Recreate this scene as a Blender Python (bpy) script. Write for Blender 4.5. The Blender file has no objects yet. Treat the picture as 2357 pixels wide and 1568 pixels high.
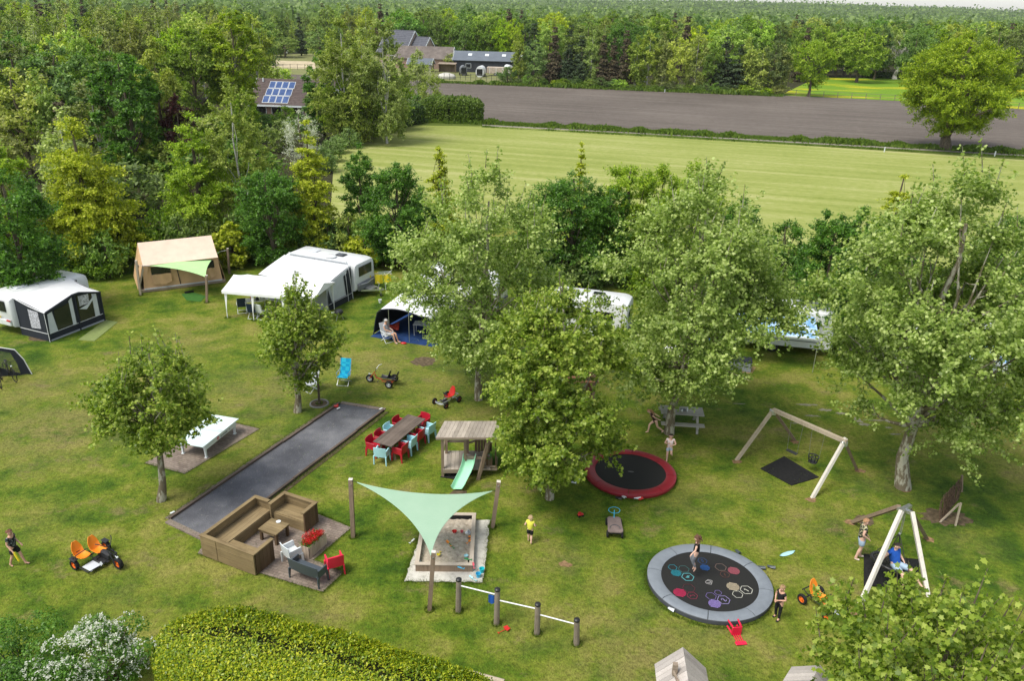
import bpy, math, random
import numpy as np
from mathutils import Vector, Matrix
R_ = math.radians; PI = math.pi
C = bpy.context.scene.collection
scene = bpy.context.scene
# ------------------------------------------------------------------ camera
PITCH, ROLL, CAMH, FPX = R_(23.0), R_(1.43), 16.0, 1814.0
cam_d = bpy.data.cameras.new('camera'); cam = bpy.data.objects.new('camera', cam_d); C.objects.link(cam)
cam.matrix_world = Matrix.Translation((0, 0, CAMH)) @ Matrix.Rotation(PI/2-PITCH, 4, 'X') @ Matrix.Rotation(ROLL, 4, 'Z')
cam_d.sensor_width = 36; cam_d.lens = 36*FPX/2357; cam_d.clip_start = .1; cam_d.clip_end = 8000
scene.camera = cam
# ------------------------------------------------------------------ light
SUN_EL, SUN_AZ = R_(60), R_(-125)      # azimuth measured from +Y (view direction) towards +X
w = bpy.data.worlds.new('World'); scene.world = w; w.use_nodes = True
nt = w.node_tree; nt.nodes.clear()
sky = nt.nodes.new('ShaderNodeTexSky'); sky.sky_type = 'NISHITA'; sky.sun_disc = False
sky.sun_elevation = SUN_EL; sky.sun_rotation = SUN_AZ; sky.altitude = 0
sky.air_density = 1.0; sky.dust_density = 1.0; sky.ozone_density = 1.0
hs = nt.nodes.new('ShaderNodeHueSaturation'); hs.inputs['Saturation'].default_value = .35; hs.inputs['Value'].default_value = 1.12
bg = nt.nodes.new('ShaderNodeBackground'); bg.inputs[1].default_value = .15
wo = nt.nodes.new('ShaderNodeOutputWorld')
nt.links.new(sky.outputs[0], hs.inputs['Color']); nt.links.new(hs.outputs[0], bg.inputs[0]); nt.links.new(bg.outputs[0], wo.inputs[0])
sd = bpy.data.lights.new('sun', 'SUN'); sd.energy = 2.9; sd.angle = R_(26); sd.color = (1, .95, .84)
so = bpy.data.objects.new('sun', sd); C.objects.link(so)
sdir = Vector((math.sin(SUN_AZ)*math.cos(SUN_EL), math.cos(SUN_AZ)*math.cos(SUN_EL), math.sin(SUN_EL)))
so.rotation_euler = sdir.to_track_quat('Z', 'Y').to_euler(); so.location = (-30, 0, 60)
scene.view_settings.view_transform = 'Standard'; scene.view_settings.look = 'None'
scene.view_settings.exposure = 0.37; scene.view_settings.gamma = 1
scene.cycles.max_bounces = 6; scene.cycles.transparent_max_bounces = 8; scene.cycles.transmission_bounces = 3
scene.cycles.diffuse_bounces = 3; scene.cycles.glossy_bounces = 2; scene.cycles.volume_bounces = 0
scene.cycles.use_denoising = True; scene.cycles.caustics_reflective = False; scene.cycles.caustics_refractive = False

# ------------------------------------------------------------------ placing: where a sight line meets height h
_M = np.array((Matrix.Rotation(PI/2-PITCH, 3, 'X') @ Matrix.Rotation(ROLL, 3, 'Z')))
def P(x, y, h=0.0):
    d = _M @ np.array([(x-1178.5)/FPX, -(y-784)/FPX, -1.0])
    k = (h-CAMH)/d[2]
    return Vector((d[0]*k, d[1]*k, h))
def PX(p):          # metres per pixel at a world point
    d = _M.T @ (np.array(p)-np.array([0, 0, CAMH])); return -d[2]/FPX
def P_at(x, y, Y):  # point on the sight line at world depth Y
    d = _M @ np.array([(x-1178.5)/FPX, -(y-784)/FPX, -1.0]); k = Y/d[1]
    return Vector((d[0]*k, Y, CAMH+d[2]*k))
def v2(p): return (p[0], p[1])

# ------------------------------------------------------------------ materials
class N:
    def __init__(s, name, rough=.8, spec=.3):
        s.m = bpy.data.materials.new(name); s.m.use_nodes = True; s.t = s.m.node_tree; s.n = s.t.nodes
        s.b = s.n['Principled BSDF']; s.b.inputs['Roughness'].default_value = rough
        s.b.inputs['Specular IOR Level'].default_value = spec
        s.tc = None
    def add(s, typ, **kw):
        n = s.n.new(typ)
        for k, v in kw.items(): setattr(n, k, v)
        return n
    def link(s, a, b): s.t.links.new(a, b)
    def co(s, kind='Object', scale=(1, 1, 1), rot=(0, 0, 0)):
        if not s.tc: s.tc = s.add('ShaderNodeTexCoord')
        mp = s.add('ShaderNodeMapping'); s.link(s.tc.outputs[kind], mp.inputs[0])
        mp.inputs['Scale'].default_value = scale; mp.inputs['Rotation'].default_value = rot
        return mp.outputs[0]
    def noise(s, scale, vec=None, detail=3, rough=.55, lo=0., hi=1.):
        n = s.add('ShaderNodeTexNoise'); n.inputs['Scale'].default_value = scale
        n.inputs['Detail'].default_value = detail; n.inputs['Roughness'].default_value = rough
        s.link(vec or s.co(), n.inputs['Vector'])
        return s.rng(n.outputs['Fac'], lo, hi) if (lo, hi) != (0., 1.) else n.outputs['Fac']
    def rng(s, v, lo, hi, a=0., b=1.):
        r = s.add('ShaderNodeMapRange'); s.link(v, r.inputs[0])
        for i, x in zip((1, 2, 3, 4), (lo, hi, a, b)): r.inputs[i].default_value = x
        return r.outputs[0]
    def ramp(s, fac, stops):
        r = s.add('ShaderNodeValToRGB'); e = r.color_ramp.elements
        while len(e) < len(stops): e.new(.5)
        for el, (p, c) in zip(e, stops): el.position = p; el.color = (*c, 1)
        s.link(fac, r.inputs[0]); return r.outputs[0]
    def mix(s, fac, a, b, blend='MIX'):
        m = s.add('ShaderNodeMix', data_type='RGBA', blend_type=blend)
        for v, i in ((fac, 0), (a, 6), (b, 7)):
            if isinstance(v, (int, float)): m.inputs[i].default_value = v
            elif isinstance(v, tuple): m.inputs[i].default_value = (*v, 1)
            else: s.link(v, m.inputs[i])
        return m.outputs[2]
    def math(s, op, a, b=None):
        m = s.add('ShaderNodeMath', operation=op)
        for v, i in ((a, 0), (b, 1)):
            if v is None: continue
            if isinstance(v, (int, float)): m.inputs[i].default_value = v
            else: s.link(v, m.inputs[i])
        return m.outputs[0]
    def col(s, v):
        if isinstance(v, tuple): s.b.inputs['Base Color'].default_value = (*v, 1)
        else: s.link(v, s.b.inputs['Base Color'])
    def bump(s, h, strength=.4, dist=.02):
        b = s.add('ShaderNodeBump'); b.inputs['Strength'].default_value = strength; b.inputs['Distance'].default_value = dist
        s.link(h, b.inputs['Height']); s.link(b.outputs[0], s.b.inputs['Normal'])
def plain(name, c, rough=.6, spec=.4, var=.12, scale=6, metal=0, bump=0):
    m = N(name, rough, spec); f = m.noise(scale, detail=4)
    c0 = tuple(x*(1-var*1.6) for x in c); c1 = tuple(min(1, x*(1+var)) for x in c)
    m.col(m.ramp(f, [(.3, c0), (.7, c1)])); m.b.inputs['Metallic'].default_value = metal
    m.link(m.rng(f, .2, .8, max(.05, rough-.08), min(1, rough+.1)), m.b.inputs['Roughness'])
    if bump: m.bump(f, bump, .01)
    return m.m
def wood(name, c, c2, axis='z', rough=.85, fine=28):
    m = N(name, rough, .2); sc = {'x': (.06, 1, 1), 'y': (1, .06, 1), 'z': (1, 1, .06)}[axis]
    g = m.noise(fine, m.co(scale=sc), 4, .6); b = m.noise(1.7, detail=3)
    gi = m.add('ShaderNodeNewGeometry')
    base = m.ramp(m.math('ADD', m.math('MULTIPLY', g, .55), m.math('MULTIPLY', b, .45)), [(.28, c2), (.5, c), (.72, tuple(min(1, x*1.22) for x in c))])
    rnd = m.rng(gi.outputs['Random Per Island'], 0, 1, .72, 1.15)
    mx = m.add('ShaderNodeVectorMath', operation='SCALE'); m.link(base, mx.inputs[0]); m.link(rnd, mx.inputs['Scale'])
    m.col(mx.outputs[0]); m.bump(g, .35, .006); return m.m
def leafmat(name, cols, trans=.35, rough=.5, hue_obj=.0):
    """cols: dark .. light natural leaf tones; every leaf picks its own"""
    m = N(name, rough, .35); gi = m.add('ShaderNodeNewGeometry')
    n = m.noise(.55, m.co(), 2)
    f = m.math('ADD', m.math('MULTIPLY', gi.outputs['Random Per Island'], .55), m.math('MULTIPLY', n, .45))
    k = len(cols); c = m.ramp(f, [(.2+.6*i/(k-1), cc) for i, cc in enumerate(cols)])
    oi = m.add('ShaderNodeObjectInfo')
    if hue_obj:
        h = m.add('ShaderNodeHueSaturation'); m.link(c, h.inputs['Color'])
        m.link(m.rng(oi.outputs['Random'], 0, 1, .5-hue_obj, .5+hue_obj*.6), h.inputs['Hue'])
        m.link(m.rng(m.math('FRACT', m.math('MULTIPLY', oi.outputs['Random'], 7.31)), 0, 1, .72, 1.25), h.inputs['Value'])
        m.link(m.rng(m.math('FRACT', m.math('MULTIPLY', oi.outputs['Random'], 3.77)), 0, 1, .75, 1.05), h.inputs['Saturation'])
        c = h.outputs[0]
    m.col(c)
    tr = m.add('ShaderNodeBsdfTranslucent'); t2 = m.mix(.5, c, (.35, .5, .03), 'MULTIPLY')
    tm = m.add('ShaderNodeVectorMath', operation='MULTIPLY'); m.link(c, tm.inputs[0]); tm.inputs[1].default_value = (1.25, 1.5, .5)
    m.link(tm.outputs[0], tr.inputs[0])
    ms = m.add('ShaderNodeMixShader'); ms.inputs[0].default_value = trans
    out = m.n['Material Output']; m.link(m.b.outputs[0], ms.inputs[1]); m.link(tr.outputs[0], ms.inputs[2]); m.link(ms.outputs[0], out.inputs[0])
    return m.m

# ------------------------------------------------------------------ mesh building
class MB:
    def __init__(s): s.v = []; s.f = []; s.m = []; s.mi = 0
    def add(s, vs, fs):
        o = len(s.v); s.v += [tuple(v) for v in vs]
        for f in fs: s.f.append([o+i for i in f]); s.m.append(s.mi)
        return s
    def hexa(s, vs):
        return s.add(vs, [(0, 3, 2, 1), (4, 5, 6, 7), (0, 1, 5, 4), (1, 2, 6, 5), (2, 3, 7, 6), (3, 0, 4, 7)])
    def box(s, c, d, rz=0, M=None):
        x, y, z = d[0]/2, d[1]/2, d[2]/2; A = M or Matrix.Rotation(rz, 3, 'Z'); c = Vector(c)
        return s.hexa([c+A @ Vector(q) for q in ((-x, -y, -z), (x, -y, -z), (x, y, -z), (-x, y, -z), (-x, -y, z), (x, -y, z), (x, y, z), (-x, y, z))])
    def rbox(s, c, d, r=.02, rz=0, M=None):
        """box with chamfered edges all round"""
        A = M or Matrix.Rotation(rz, 3, 'Z'); c = Vector(c); bm_v = []; X, Y, Z = d[0]/2, d[1]/2, d[2]/2
        r = min(r, X*.9, Y*.9, Z*.9); ring = []
        for z, q in ((-Z, r), (-Z+r, 0), (Z-r, 0), (Z, r)):
            x, y = X-q, Y-q; k = r if q == 0 else r*.5
            ring.append([(-x+k, -y, z), (x-k, -y, z), (x, -y+k, z), (x, y-k, z), (x-k, y, z), (-x+k, y, z), (-x, y-k, z), (-x, -y+k, z)])
        vs = [c+A @ Vector(p) for rg in ring for p in rg]; fs = [tuple(range(7, -1, -1)), tuple(range(24, 32))]
        for a in range(3):
            for i in range(8): j = (i+1) % 8; fs.append((a*8+i, a*8+j, a*8+8+j, a*8+8+i))
        return s.add(vs, fs)
    def bar(s, p, q, w, h=None, up=(0, 0, 1)):
        h = h or w; p = Vector(p); q = Vector(q); d = (q-p).normalized(); u = Vector(up)
        if abs(d.dot(u)) > .98: u = Vector((0, 1, 0))
        a = d.cross(u).normalized()*w/2; b = a.cross(d).normalized()*h/2
        return s.hexa([p-a-b, p+a-b, q+a-b, q-a-b, p-a+b, p+a+b, q+a+b, q-a+b])
    def tube(s, pts, r, n=8, cap=True, flat=1.0):
        pts = [Vector(p) for p in pts]; rs = r if isinstance(r, (list, tuple)) else [r]*len(pts); vs = []; pa = None
        for i, p in enumerate(pts):
            d = (pts[min(i+1, len(pts)-1)]-pts[max(i-1, 0)]).normalized()
            if pa is None:
                u = Vector((0, 0, 1)) if abs(d.z) < .9 else Vector((1, 0, 0)); a = d.cross(u).normalized()
            else: a = (pa-d*pa.dot(d)).normalized()
            pa = a; b = d.cross(a)
            for k in range(n):
                t = 2*PI*k/n; vs.append(p+a*math.cos(t)*rs[i]+b*math.sin(t)*rs[i]*flat)
        fs = [(i*n+k, i*n+(k+1) % n, (i+1)*n+(k+1) % n, (i+1)*n+k) for i in range(len(pts)-1) for k in range(n)]
        if cap: fs += [tuple(range(n-1, -1, -1)), tuple((len(pts)-1)*n+k for k in range(n))]
        return s.add(vs, fs)
    def lathe(s, prof, c=(0, 0, 0), n=24, ex=1, ey=1, rz=0, M=None, cap=True):
        c = Vector(c); vs = []
        A = M or Matrix.Rotation(rz, 3, 'Z')
        for r, z in prof:
            for k in range(n):
                t = 2*PI*k/n; vs.append(c+A @ Vector((r*ex*math.cos(t), r*ey*math.sin(t), z)))
        m = len(prof); fs = [(i*n+k, i*n+(k+1) % n, (i+1)*n+(k+1) % n, (i+1)*n+k) for i in range(m-1) for k in range(n)]
        if cap and prof[0][0] > 1e-4 and prof[0] != prof[-1]: fs.append(tuple(range(n-1, -1, -1)))
        if cap and prof[-1][0] > 1e-4 and prof[0] != prof[-1]: fs.append(tuple((m-1)*n+k for k in range(n)))
        return s.add(vs, fs)
    def ball(s, c, r, nu=12, nv=8, M=None):
        r = r if isinstance(r, (tuple, list)) else (r, r, r); c = Vector(c); A = M or Matrix.Identity(3); vs = []
        for j in range(1, nv):
            p = PI*j/nv
            for i in range(nu):
                t = 2*PI*i/nu; vs.append(c+A @ Vector((r[0]*math.sin(p)*math.cos(t), r[1]*math.sin(p)*math.sin(t), r[2]*math.cos(p))))
        vs += [c+A @ Vector((0, 0, r[2])), c+A @ Vector((0, 0, -r[2]))]; T = len(vs)-2
        fs = [(j*nu+i, (j+1)*nu+i, (j+1)*nu+(i+1) % nu, j*nu+(i+1) % nu) for j in range(nv-2) for i in range(nu)]
        fs += [(T, i, (i+1) % nu) for i in range(nu)]+[(T+1, (nv-2)*nu+(i+1) % nu, (nv-2)*nu+i) for i in range(nu)]
        return s.add(vs, fs)
    def prism(s, poly, z0, z1):
        n = len(poly)
        return s.add([(x, y, z0) for x, y in poly]+[(x, y, z1) for x, y in poly],
                     [tuple(range(n-1, -1, -1)), tuple(range(n, 2*n))]+[(i, (i+1) % n, n+(i+1) % n, n+i) for i in range(n)])
    def plate(s, pts, t=.01):
        """flat polygon in space with thickness t"""
        pts = [Vector(p) for p in pts]; n = len(pts); nn = (pts[1]-pts[0]).cross(pts[2]-pts[0]).normalized()*t
        return s.add(pts+[p-nn for p in pts], [tuple(range(n)), tuple(range(2*n-1, n-1, -1))]+[(i, n+i, n+(i+1) % n, (i+1) % n) for i in range(n)])
    def face(s, pts): return s.add(pts, [tuple(range(len(pts)))])
    def grid(s, fn, nu, nv, t=0.01):
        """a curved sheet fn(u,v) of thickness t"""
        G = [[Vector(fn(i/nu, j/nv)) for j in range(nv+1)] for i in range(nu+1)]; top = []; bot = []
        for i in range(nu+1):
            for j in range(nv+1):
                a = G[min(i+1, nu)][j]-G[max(i-1, 0)][j]; b = G[i][min(j+1, nv)]-G[i][max(j-1, 0)]
                n = a.cross(b); n = n.normalized() if n.length > 1e-9 else Vector((0, 0, 1))
                top.append(G[i][j]); bot.append(G[i][j]-n*t)
        K = (nu+1)*(nv+1); W = nv+1; fs = []
        for i in range(nu):
            for j in range(nv):
                a = i*W+j; fs.append((a, a+W, a+W+1, a+1)); fs.append((K+a, K+a+1, K+a+W+1, K+a+W))
        for i in range(nu):
            a = i*W; fs.append((a, K+a, K+a+W, a+W)); a = i*W+nv; fs.append((a, a+W, K+a+W, K+a))
        for j in range(nv):
            a = j; fs.append((a, a+1, K+a+1, K+a)); a = nu*W+j; fs.append((a, K+a, K+a+1, a+1))
        return s.add(top+bot, fs)
    def build(s, name, mats, parent=None, smooth=False, world=False, label=None, bevel=0):
        off = parent.location if (world and parent) else Vector((0, 0, 0))
        me = bpy.data.meshes.new(name); me.from_pydata([(v[0]-off[0], v[1]-off[1], v[2]-off[2]) for v in s.v], [], s.f)
        if not isinstance(mats, (list, tuple)): mats = [mats]
        for m in mats: me.materials.append(m)
        if len(mats) > 1: me.polygons.foreach_set('material_index', s.m)
        if smooth:
            me.polygons.foreach_set('use_smooth', [True]*len(me.polygons))
            try: me.set_sharp_from_angle(angle=R_(40))
            except Exception: pass
        me.update(); o = bpy.data.objects.new(name, me); C.objects.link(o)
        if parent: o.parent = parent
        if label: o['label'] = label
        if bevel:
            b = o.modifiers.new('bevel', 'BEVEL'); b.width = bevel; b.segments = 2; b.limit_method = 'ANGLE'
        return o
def tag(o, label=None, cat=None, group=None, kind=None):
    for k, v in (('label', label), ('category', cat), ('group', group), ('kind', kind)):
        if v: o[k] = v
    return o
def thing(name, label, cat, loc=(0, 0, 0), rz=0, group=None, sc=1):
    o = bpy.data.objects.new(name, None); C.objects.link(o); o.empty_display_size = .2
    o.location = loc; o.rotation_euler = (0, 0, rz); o.scale = (sc, sc, sc); return tag(o, label, cat, group)
def copy_tree(o, loc, rz=0, label=None, sc=None, mats=None, cat=None):
    def rec(a, par):
        c = a.copy(); C.objects.link(c); c.parent = par
        for ch in a.children: rec(ch, c)
        return c
    r = rec(o, None); r.location = loc; r.rotation_euler = (0, 0, rz)
    if sc: r.scale = sc if isinstance(sc, (tuple, list)) else (sc, sc, sc)
    if label: r['label'] = label
    if cat: r['category'] = cat
    if mats:                       # another colour of the same kind of thing
        def sw(a):
            if a.type == 'MESH' and a.data.materials and a.data.materials[0] in mats:
                key = (a.data.name, mats[a.data.materials[0]].name)
                if key not in _mc:
                    d = a.data.copy(); d.materials[0] = mats[a.data.materials[0]]; _mc[key] = d
                a.data = _mc[key]
            for ch in a.children: sw(ch)
        sw(r)
    return r
_mc = {}
def text(name, s, size, mat, parent, M, thick=.004, world=False):
    cu = bpy.data.curves.new(name, 'FONT'); cu.body = s; cu.size = size; cu.extrude = thick/2; cu.align_x = 'CENTER'; cu.align_y = 'CENTER'
    t = bpy.data.objects.new(name, cu); C.objects.link(t)
    me = bpy.data.meshes.new_from_object(t.evaluated_get(bpy.context.evaluated_depsgraph_get())); C.objects.unlink(t); bpy.data.objects.remove(t)
    me.materials.clear(); me.materials.append(mat); me.name = name
    o = bpy.data.objects.new(name, me); C.objects.link(o); o.parent = parent; o.matrix_local = M; return o
# ================================================================== THE GROUND
fdir = (P(2357, 365)-P(1180, 290)); FA = math.atan2(fdir.y, fdir.x)      # direction of the fields
def sheet(name, pts, z, mat, kind='structure', sub=False, jag=0, seed=1):
    pts = [Vector((p[0], p[1], z)) for p in pts]
    if jag:                      # uneven natural edge
        rr = random.Random(seed); out = []
        for i, p in enumerate(pts):
            q = pts[(i+1) % len(pts)]; n = max(1, int((q-p).length/(jag*2.2))); nn = Vector((-(q-p).y, (q-p).x, 0)).normalized()
            for k in range(n): out.append(p.lerp(q, k/n)+nn*rr.uniform(-jag, jag)*.5)
        pts = out
    o = MB().face(pts).build(name, mat)
    if sum((pts[i].x*pts[(i+1) % len(pts)].y-pts[(i+1) % len(pts)].x*pts[i].y) for i in range(len(pts))) < 0: o.data.flip_normals()
    tag(o, kind=kind); return o
def grass_mat():
    m = N('lawn_grass', .9, .15); co = m.co()
    big = m.noise(.16, co, 4, .6); mid = m.noise(.75, co, 5, .65); fine = m.noise(26, m.co(scale=(1, .55, 1)), 3, .7); tuft = m.noise(7, co, 4, .7)
    f = m.math('ADD', m.math('MULTIPLY', big, .45), m.math('MULTIPLY', mid, .55))
    base = m.ramp(f, [(.39, (.040, .088, .007)), (.45, (.085, .145, .011)), (.52, (.150, .192, .020)), (.60, (.235, .230, .052))])
    sep = m.add('ShaderNodeSeparateXYZ'); m.link(m.tc.outputs['Object'], sep.inputs[0])
    # worn, straw coloured places (their own shape: where people walk and play)
    wear = None
    for (x, y, r, a) in ((130, 985, 4.6, .95), (60, 900, 3.6, .7), (600, 905, 4.2, .75), (560, 1010, 3, .5), (880, 840, 4.2, .7), (250, 860, 3, .5), (420, 790, 3.5, .5), (1000, 880, 3, .6), (1080, 950, 2, .5), (1290, 1290, 1.3, .8), (1230, 1430, 2., .5), (1480, 1510, 3, .9),
                         (1650, 1450, 2.4, .6), (1720, 1000, 2.5, .3), (2030, 1120, 2, .4), (1740, 1120, 1.2, .6), (1590, 1160, 1.8, .5), (1900, 1200, 2, .4), (780, 1040, 2, .2), (1100, 880, 1.5, .5),
                         (320, 1345, 2, .35), (650, 1400, 2.5, .45), (60, 1200, 2, .3), (1395, 1340, 1.4, .5), (2220, 1240, 1.6, .4), (1000, 830, 1.2, .6)):
        p = P(x, y); d = m.add('ShaderNodeVectorMath', operation='DISTANCE'); m.link(m.tc.outputs['Object'], d.inputs[0]); d.inputs[1].default_value = p
        g = m.rng(d.outputs['Value'], 0, r, a, 0); wear = g if wear is None else m.math('MAXIMUM', wear, g)
    wn = m.noise(1.1, co, 5, .7); wf = m.math('MULTIPLY', wear, m.rng(wn, .34, .56)); 
    base = m.mix(wf, base, (.215, .190, .062))
    bn = m.math('MULTIPLY', m.rng(m.noise(.5, m.co(scale=(1, 1.3, 1)), 5, .75), .57, .68), .75)
    base = m.mix(bn, base, (.20, .165, .07))
    k = m.math('ADD', m.math('MULTIPLY', fine, .5), m.math('MULTIPLY', tuft, .5))
    sc = m.add('ShaderNodeVectorMath', operation='SCALE'); m.link(base, sc.inputs[0]); m.link(m.rng(k, .34, .66, .45, 1.55), sc.inputs['Scale'])
    m.col(sc.outputs[0]); m.bump(m.math('ADD', fine, m.math('MULTIPLY', tuft, 2)), .8, .05); return m.m
M_lawn = grass_mat()
def field_mat(name, stops, across=1.2, bumpd=.1, fine=2.2, sub=None, bs=.5):
    m = N(name, .95, .1); a = m.noise(across, m.co(rot=(0, 0, 0), scale=(.02, 1, 1)), 4, .6); b = m.noise(.05, m.co(), 3); c = m.noise(fine, m.co(scale=(.6, 1, 1)), 5, .75)
    f = m.math('ADD', m.math('ADD', m.math('MULTIPLY', a, .4), m.math('MULTIPLY', b, .25)), m.math('MULTIPLY', c, .35))
    m.col(m.ramp(f, stops)); m.bump(c, bs, bumpd); return m.m
M_mown = field_mat('mown_meadow', [(.36, (.170, .215, .040)), (.5, (.265, .300, .080)), (.62, (.385, .385, .160))], across=.55)
M_plough = field_mat('ploughed_earth', [(.32, (.080, .068, .058)), (.5, (.145, .124, .108)), (.66, (.225, .197, .172))], across=1.1, bumpd=.4, fine=1.6, bs=.8)
M_mead = N('buttercup_meadow', .95, .1)
_f = M_mead.noise(.09, M_mead.co(scale=(.5, 1, 1)), 4); _g = M_mead.noise(3.0, detail=4)
M_mead.col(M_mead.mix(M_mead.math('MULTIPLY', M_mead.rng(_f, .5, .62), M_mead.rng(_g, .35, .6)), M_mead.ramp(_g, [(.3, (.09, .19, .012)), (.7, (.19, .31, .03))]), (.62, .50, .02)))
M_mead = M_mead.m
M_rough = field_mat('rough_grass', [(.3, (.045, .075, .012)), (.5, (.085, .12, .02)), (.7, (.15, .17, .04))], across=.4, fine=3)
M_padd = field_mat('paddock_grass', [(.3, (.13, .16, .045)), (.5, (.19, .20, .08)), (.7, (.27, .26, .14))], across=.4, fine=1.5)
M_track = plain('track_gravel', (.27, .245, .21), .95, .1, .25, 3)
M_litter = plain('woodland_litter', (.045, .045, .02), .95, .1, .4, 2)

g = MB(); nx, ny = 60, 60
xs = [-1400+2800*i/nx for i in range(nx+1)]; ys = [-60+3400*(j/ny)**1.6 for j in range(ny+1)]
g.add([(x, y, 0) for y in ys for x in xs], [(j*(nx+1)+i, j*(nx+1)+i+1, (j+1)*(nx+1)+i+1, (j+1)*(nx+1)+i) for j in range(ny) for i in range(nx)])
tag(g.build('ground', M_lawn), kind='structure')
def fieldsheet(name, pix, z, mat):
    """sheet whose own x axis runs along the furrows"""
    pts = [p if isinstance(p, Vector) else P(*p) for p in pix]; c, s = math.cos(FA), math.sin(FA)
    loc = [(p.x*c+p.y*s, -p.x*s+p.y*c) for p in pts]
    if sum(loc[i][0]*loc[(i+1) % len(loc)][1]-loc[(i+1) % len(loc)][0]*loc[i][1] for i in range(len(loc))) < 0: loc.reverse()
    o = MB().face([(x, y, 0) for x, y in loc]).build(name, mat); o.rotation_euler = (0, 0, FA); o.location = (0, 0, z); tag(o, kind='structure'); return o
# woodland floor left and right of the fields, reaching far back
sheet('woodland_floor', [P(-700, 560), P(150, 590), P(480, 590), P(800, 565), P(800, 330), P(960, 286), P(960, 150), P(580, 110), Vector((-60, 420, 0)), Vector((-900, 500, 0))], .006, M_litter)
sheet('woodland_floor', [P(1180, 196), P(1800, 222), P(1900, 178), P(2357, 200), P(3000, 215), Vector((900, 300, 0)), Vector((900, 1200, 0)), Vector((-300, 1200, 0)), Vector((-60, 330, 0)), P(1000, 125), P(1180, 150)], .008, M_litter)
fieldsheet('mown_field', [(770, 350), (840, 308), (900, 293), (960, 287), (1180, 292), (2357, 366), (3000, 408), (3200, 700), (2357, 640), (1800, 560), (1200, 520), (760, 500)], .012, M_mown)
fieldsheet('ploughed_field', [(560, 165), (985, 187), (1180, 190), (1800, 218), (2100, 234), (2357, 252), (3000, 292), (3000, 392), (2357, 349), (1500, 302), (1110, 279), (900, 262), (640, 230)], .016, M_plough)
fieldsheet('meadow', [(1795, 219), (1882, 178), (2100, 180), (2357, 192), (3000, 230), (3000, 292), (2357, 251), (2100, 233)], .02, M_mead)
fieldsheet('field_verge', [(960, 272), (1115, 277), (1500, 299), (2357, 345), (3000, 385), (3000, 410), (2357, 368), (1500, 312), (1180, 292), (950, 288)], .024, M_rough)
fieldsheet('farm_track', [(1110, 287), (1500, 307), (2357, 356.5), (3000, 397), (3000, 399), (2357, 360), (1500, 309.5), (1110, 289.5)], .034, M_track)
fieldsheet('paddock', [(560, 128), (740, 122), (960, 128), (1190, 150), (1195, 191), (985, 187), (560, 165)], .028, M_padd)
fieldsheet('sand_yard', [(585, 138), (720, 141), (735, 158), (590, 156)], .036, plain('yard_sand', (.52, .44, .30), .95, .1, .15, .6))
# brown bare earth patch by the tent
M_soil = plain('bare_soil', (.125, .095, .06), .95, .1, .3, 6, bump=.4)
for (x, y, rx, ry) in ((975, 832, .6, .55), (95, 780, .7, .3), (2175, 1192, .9, .5), (1990, 1198, .35, .3)):
    p = P(x, y); sheet('bare_earth', [(p.x+rx*math.cos(t*PI/12)*random.Random(t+x).uniform(.75, 1.2), p.y+ry*math.sin(t*PI/12)*random.Random(t+y).uniform(.7, 1.2)) for t in range(24)], .004, M_soil)
M_paleearth = plain('pale_dry_sand', (.24, .23, .15), .95, .1, .2, 6)
for (x, y, rx, ry) in ((1855, 932, .9, .10), (1900, 944, .7, .12), (1935, 952, .5, .10), (1975, 968, .35, .25), (1990, 978, .45, .12), (2010, 968, .9, .07), (1870, 958, .7, .08), (1905, 992, .35, .08), (2060, 1000, .5, .06), (1700, 930, .6, .05), (1830, 975, .4, .06), (2045, 985, .3, .08)):
    p = P(x, y); rr = random.Random(x*7+y); sheet('bare_sand', [(p.x+rx*.5*math.cos(t*PI/10)*rr.uniform(.6, 1.3), p.y+ry*math.sin(t*PI/10)*rr.uniform(.5, 1.4)) for t in range(20)], .005, M_paleearth)
M_orsoil = plain('orange_soil', (.26, .165, .09), .95, .1, .3, 9)
for (x, y) in ((1694, 1063), (1868, 1151), (1979, 1084), (1970, 1412), (1955, 1203), (2140, 1243), (1829, 1018), (1300, 1300), (2082, 1128)):
    p = P(x, y); rr = random.Random(x*3+y); sheet('trodden_soil', [(p.x+.2*math.cos(t*PI/8)*rr.uniform(.6, 1.3), p.y+.15*math.sin(t*PI/8)*rr.uniform(.6, 1.3)) for t in range(16)], .005, M_orsoil)
random.seed(5)
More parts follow.
